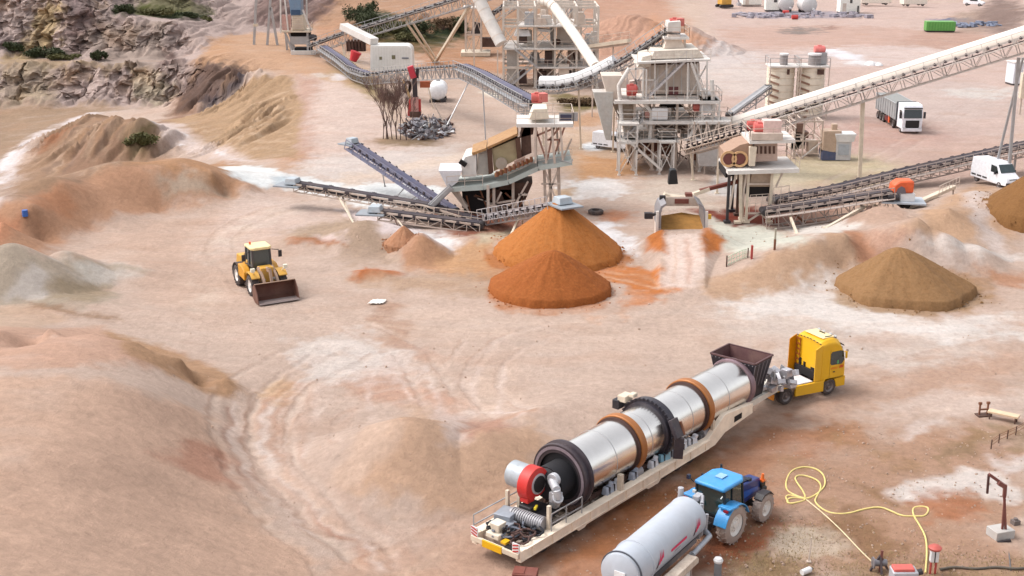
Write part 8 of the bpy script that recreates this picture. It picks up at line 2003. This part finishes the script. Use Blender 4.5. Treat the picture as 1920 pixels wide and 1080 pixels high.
def near_bits():
    # pipe gantry on a concrete block
    o = gp(1876, 1010); Y = o.y
    t = thing('pipe_gantry', 'dark red pipe gantry like an upturned L on a concrete block', 'gantry', o)
    rp = mat('pipe_maroon', (122, 66, 60), .6, dirt=.15, scale=3)
    w = lambda u, v, dy=0: atY(u, v, Y + dy)
    b = MB(); b.box(Vector((0, .1, .22)), (1.0, .8, .44), .3); b.build('block', concrete, t, bevel=.03)
    b = MB(); b.bar(w(1886, 1010), w(1883, 930), .10); b.bar(w(1878, 1006), w(1884, 935), .09); b.build('post', rp, t, o)
    b = MB(); b.bar(w(1883, 932), w(1885, 909), .14); b.bar(w(1885, 911), w(1854, 889), .13); b.bar(w(1872, 905, -.1), w(1882, 911, -.1), .2); b.build('arm', rp, t, o)
    b = MB(); b.bar(w(1854, 889), w(1851, 925), .09); b.build('drop_pipe', mat('pipe_dark', (84, 52, 50), .6), t, o)
    b = MB(); b.bar(w(1870, 1018, -.5), w(1895, 1013, -.5), .12); b.bar(w(1870, 1018, -.5), w(1870, 1030, -.5), .08); b.build('block_frame', blackm, t, o)
    b = MB(); b.path([w(1886, 1010), gp(1890, 1030), gp(1893, 1050), gp(1895, 1070)], .035); b.build('lead_cable', mat('cable_grey', (110, 104, 104), .7), t, o)
    o = gp(1903, 985); b = MB(); b.box((0, 0, .12), (.35, .3, .24), .3); b.tube((0, 0, .24), (0, 0, .34), .1, 10); k = b.build('valve_box', mat('valve_grey', (120, 108, 104), .7)); k.location = o; tag(k, 'small grey valve box behind the pipe gantry block', 'box')
    # red and white post
    o = gp(1748, 1078); t = thing('marker_post', 'red and white striped post with a red cap by the yellow hose', 'post', o)
    hgt = atY(1750, 1030, o.y).z - o.z
    b = MB()
    for sx in (-.11, .11): b.tube((sx, 0, 0), (sx, 0, hgt * .62), .05, 8)
    b.build('leg', mat('post_red', (188, 74, 70), .5, dirt=.1), t)
    b = MB(); b.box((0, 0, hgt * .75), (.36, .22, hgt * .5)); b.build('panel', whitep, t, bevel=.02)
    b = MB(); b.box((0, 0, hgt * .75), (.05, .24, hgt * .5)); b.build('dark_stripe', blackm, t)
    b = MB(); b.lathe((0, 0, hgt), (0, 0, 1), [(0, 0), (0, .26), (.10, .3), (.18, .2), (.2, 0)], 16); b.build('cap', mat('cap_red', (196, 84, 76), .5, dirt=.2), t)
    # winch stand
    o = gp(1648, 1074); t = thing('winch_stand', 'dark winch stand at the end of the pale rope', 'winch', o)
    b = MB(); b.bar((-.4, 0, 0), (0, 0, .75), .09); b.bar((.4, .1, 0), (0, 0, .75), .09); b.bar((0, -.4, 0), (0, 0, .75), .09); b.build('tripod', mat('stand_dark', (76, 66, 70), .6, dirt=.1), t)
    b = MB(); b.tube((-.3, 0, .4), (.3, 0, .4), .16, 12); b.lathe((-.32, 0, .4), (1, 0, 0), [(0, .05), (0, .26), (.05, .26), (.05, .05)], 16); b.build('drum', mat('winch_grey', (140, 136, 140), .5, .3), t)
    b = MB(); b.bar((0, -.1, 0), (.05, 0, 1.0), .10); b.build('red_post', mat('pipe_maroon', (122, 66, 60)), t)
    # red machine at the bottom edge
    o = gp(1692, 1100); t = thing('pump_unit', 'red topped pump unit at the bottom edge between stand and post', 'pump', o)
    b = MB(); b.box((0, 0, .45), (1.1, .7, .7)); b.build('body', mat('pump_grey', (190, 190, 196)), t, bevel=.05)
    b = MB(); b.box((-.05, 0, .85), (.9, .5, .16)); b.build('cover', fadedred, t, bevel=.04)
    b = MB(); b.tube((.5, 0, .6), (.8, 0, .7), .14, 10); b.build('pipe', blackm, t)
    # thin stake, white can, capped can
    o = gp(1516, 1056); b = MB(); b.tube((0, 0, 0), (.05, 0, 1.25), .035, 6); b.box((0, 0, .03), (.2, .2, .06)); k = b.build('thin_stake', dusty); k.location = o; tag(k, 'thin grey stake standing in the rough ground', 'stake')
    o = gp(1512, 1076); t = thing('white_canister', 'small white canister lying below the thin stake', 'canister', o, .6)
    b = MB(); b.lathe((-.3, 0, .14), (1, 0, 0), [(0, 0), (0, .13), (.5, .14), (.56, .08), (.62, .05), (.62, 0)], 14); b.build('can', whitep, t)
    b = MB(); b.tube((.32, 0, .14), (.36, 0, .14), .06, 10); b.build('lid', blackm, t)
    o = gp(1345, 1084); t = thing('capped_bollard', 'grey bollard with a white domed cap beside the tanker', 'bollard', o)
    b = MB(); b.tube((0, 0, 0), (0, 0, .75), .17, 16); b.build('post', mat('bollard_grey', (130, 132, 136), .6, dirt=.2), t)
    b = MB(); b.lathe((0, 0, .72), (0, 0, 1), [(0, .2), (.1, .22), (.2, .16), (.25, 0)], 18); b.build('cap', whitep, t)
    # maroon bin at the bottom edge
    o = gp(985, 1095); t = thing('maroon_bin', 'maroon metal box cut by the bottom edge behind the trailer', 'bin', o, R(-10))
    b = MB(); b.box((0, 0, .3), (1.0, .7, .6), 0, 0, 0, (1.08, 1.08)); b.build('body', mat('bin_maroon', (124, 62, 52), .7, dirt=.2, scale=3), t, bevel=.03)
    b = MB(); b.box((-.25, 0, .61), (.45, .6, .03)); b.build('lid', mat('bin_lid_red', (128, 66, 54), .7, dirt=.2), t)
    # metal bed with dark stand, right
    o = gp(1880, 792); t = thing('steel_bench', 'cream steel bed on a slope with rusty upright clamps', 'bench', o, R(-35))
    b = MB(); b.box((0, 0, .45), (1.7, .5, .12)); b.build('bed', mat('bed_cream', (232, 202, 168), .6, dirt=.2), t, bevel=.02)
    b = MB()
    for x in (-.7, .7): b.bar((x, -.2, 0), (x, -.2, .45), .07); b.bar((x, .2, 0), (x, .2, .45), .07)
    b.build('leg', rustd, t)
    o = gp(1843, 780); t = thing('clamp_stand', 'rusty pair of upright clamps at the end of the cream bed', 'stand', o, R(10))
    b = MB()
    for x in (-.25, .25): b.bar((x, 0, 0), (x, .0, .75), .08); b.box((x, 0, .78), (.18, .12, .14))
    b.bar((-.25, 0, .4), (.25, 0, .4), .08); b.build('clamp', rustm, t)
    b = MB(); b.box((0, 0, .05), (.8, .5, .08)); b.build('base', rustd, t)
    # wire fence on the right edge
    o = gp(1890, 838); t = thing('wire_fence', 'low rusty wire fence running out of the right edge', 'fence', o)
    P = [gp(u, v) for u, v in ((1858, 842), (1872, 834), (1888, 826), (1904, 818), (1922, 808), (1940, 798))]
    for p in P: b = MB(); b.bar(p, p + Vector((0, 0, .55)), .05); b.build('post', rustd, t, o)
    b = MB()
    for a, c in zip(P[:-1], P[1:]):
        for z in (.2, .4, .52): b.bar(a + Vector((0, 0, z)), c + Vector((0, 0, z)), .02)
    b.build('wire', rustm, t, o)
    # old tyre, marker posts and mesh by the hopper
    o = gp(1117, 401); b = MB(); b.lathe((0, 0, 0), (0, 0, 1), [(.02, .38), (0, .6), (.08, .72), (.32, .72), (.4, .6), (.38, .38)], 24, True); k = b.build('old_tyre', tyrem); k.location = o; tag(k, 'black old tyre lying on the white dust right of the orange cone', 'tyre')
    for u, v0, v1, lab in ((1409, 486, 460, 'short red post on the sand bank left of the taller one'), (1452, 470, 428, 'taller grey and red post on the crest of the sand bank')):
        o = gp(u, v0); hh = atY(u, v1, o.y).z - o.z; t = thing('marker_stake', lab, 'post', o)
        b = MB(); b.bar((0, 0, 0), (0, 0, hh * (.5 if v1 < 440 else 1)), .16); b.build('lower', mat('post_red', (188, 74, 70)) if v1 > 440 else rustm, t)
        if v1 < 440: b = MB(); b.bar((0, 0, hh * .5), (0, 0, hh), .14); b.build('upper', mat('post_grey_green', (186, 182, 164), .6, dirt=.2), t)
    o = gp(1365, 500); t = thing('mesh_barrier', 'pale green mesh barrier leaning on the sand bank below the ramp', 'barrier', o)
    P = [gp(u, v) for u, v in ((1362, 502), (1376, 494), (1392, 488), (1402, 484))]
    b = MB()
    for a, c in zip(P[:-1], P[1:]):
        for k in range(3):
            q = a.lerp(c, k / 3); b.bar(q, q + Vector((0, .2, .7)), .05)
        for z in (.1, .4, .7): b.bar(a + Vector((0, z * .3, z)), c + Vector((0, z * .3, z)), .05)
    b.build('mesh', mat('mesh_green', (206, 216, 190), .6, dirt=.2), t, o)
    b = MB(); b.bar(P[0], P[0] + Vector((0, 0, .9)), .10); b.bar(P[-1], P[-1] + Vector((0, 0, .8)), .08); b.build('post', rustd, t, o)
    # blue barrel, white sheet, loose stones
    o = gp(48, 410); b = MB(); b.tube((0, 0, 0), (0, 0, .55), .24, 16); b.tube((0, 0, .16), (0, 0, .2), .26, 16); b.tube((0, 0, .36), (0, 0, .4), .26, 16); k = b.build('blue_barrel', mat('barrel_blue', (64, 112, 190), .4)); k.location = o; tag(k, 'small blue barrel on the orange heaps at the left', 'barrel')
    o = gp(708, 569); b = MB(); rnd = random.Random(3); n = 10; vs = []; fs = []
    for j in range(n):
        for i in range(n):
            x = (i / (n - 1) - .5) * 1.1; y = (j / (n - 1) - .5) * .9; vs.append((x + y * .3 + rnd.uniform(-.05, .05), y + rnd.uniform(-.05, .05), .05 + .10 * abs(math.sin(i * 1.3 + j * .8))))
    for j in range(n - 1):
        for i in range(n - 1): fs.append((j * n + i, j * n + i + 1, (j + 1) * n + i + 1, (j + 1) * n + i))
    b.add(vs, fs); k = b.build('white_sheet', mat('sheet_white', (252, 246, 236), .7, k=.8), None, smooth=60); k.location = o; sm = k.modifiers.new('thick', 'SOLIDIFY'); sm.thickness = .02; tag(k, 'crumpled white sheet lying alone on the yard', 'sheet')
    rnd = random.Random(12)
    stones = MB()
    for i in range(1100):
        z = rnd.random()
        if z < .45: u, v = rnd.uniform(1440, 1920), rnd.uniform(800, 1078)
        elif z < .7: u, v = rnd.uniform(1050, 1440), rnd.uniform(900, 1078)
        elif z < .85: u, v = rnd.uniform(640, 1900), rnd.uniform(395, 470)
        else: u, v = rnd.uniform(300, 1900), rnd.uniform(560, 1000)
        p = at(u, v); s = rnd.uniform(.03, .10) * (1 if v > 700 else 1.5); q = Vector((p.x, p.y, 0))
        stones.box(q, (s * rnd.uniform(.7, 1.5), s * rnd.uniform(.7, 1.5), s), rnd.uniform(0, 3), rnd.uniform(-.5, .5), rnd.uniform(-.5, .5), (.6, .6))
    zs = height(np.array([v[0] for v in stones.v[::8]]), np.array([v[1] for v in stones.v[::8]]))
    stones.v = [(x, y, z + float(zs[i // 8])) for i, (x, y, z) in enumerate(stones.v)]
    k = stones.build('loose_stones', mat('stone_pale', (208, 178, 158), .9, var=.35, scale=.8, k=.6)); tag(k, kind='stuff')
    # dry grass and weeds, lower right
    g = MB()
    for i in range(5000):
        z = rnd.random()
        if z < .5: u, v = rnd.uniform(1360, 1920), rnd.uniform(1035, 1085)
        elif z < .7: u, v = rnd.gauss(1480, 60), rnd.gauss(1020, 30)
        elif z < .85: u, v = rnd.gauss(1600, 120), rnd.gauss(960, 60)
        else: u, v = rnd.gauss(1240, 60), rnd.gauss(930, 40)
        p = at(u, v); hgt = rnd.uniform(.03, .11); a = rnd.uniform(0, 6.28); dx, dy = math.cos(a) * .02, math.sin(a) * .02; lx, ly = rnd.uniform(-.1, .1), rnd.uniform(-.1, .1)
        g.add([(p.x - dx, p.y - dy, 0), (p.x + dx, p.y + dy, 0), (p.x + lx, p.y + ly, hgt)], [(0, 1, 2)])
    zs = height(np.array([v[0] for v in g.v[::3]]), np.array([v[1] for v in g.v[::3]]))
    g.v = [(x, y, z + float(zs[i // 3])) for i, (x, y, z) in enumerate(g.v)]
    k = g.build('dry_grass', mat('grass_dry', (178, 152, 108), .9, var=.3, scale=2, k=.6)); tag(k, kind='stuff')
near_bits()
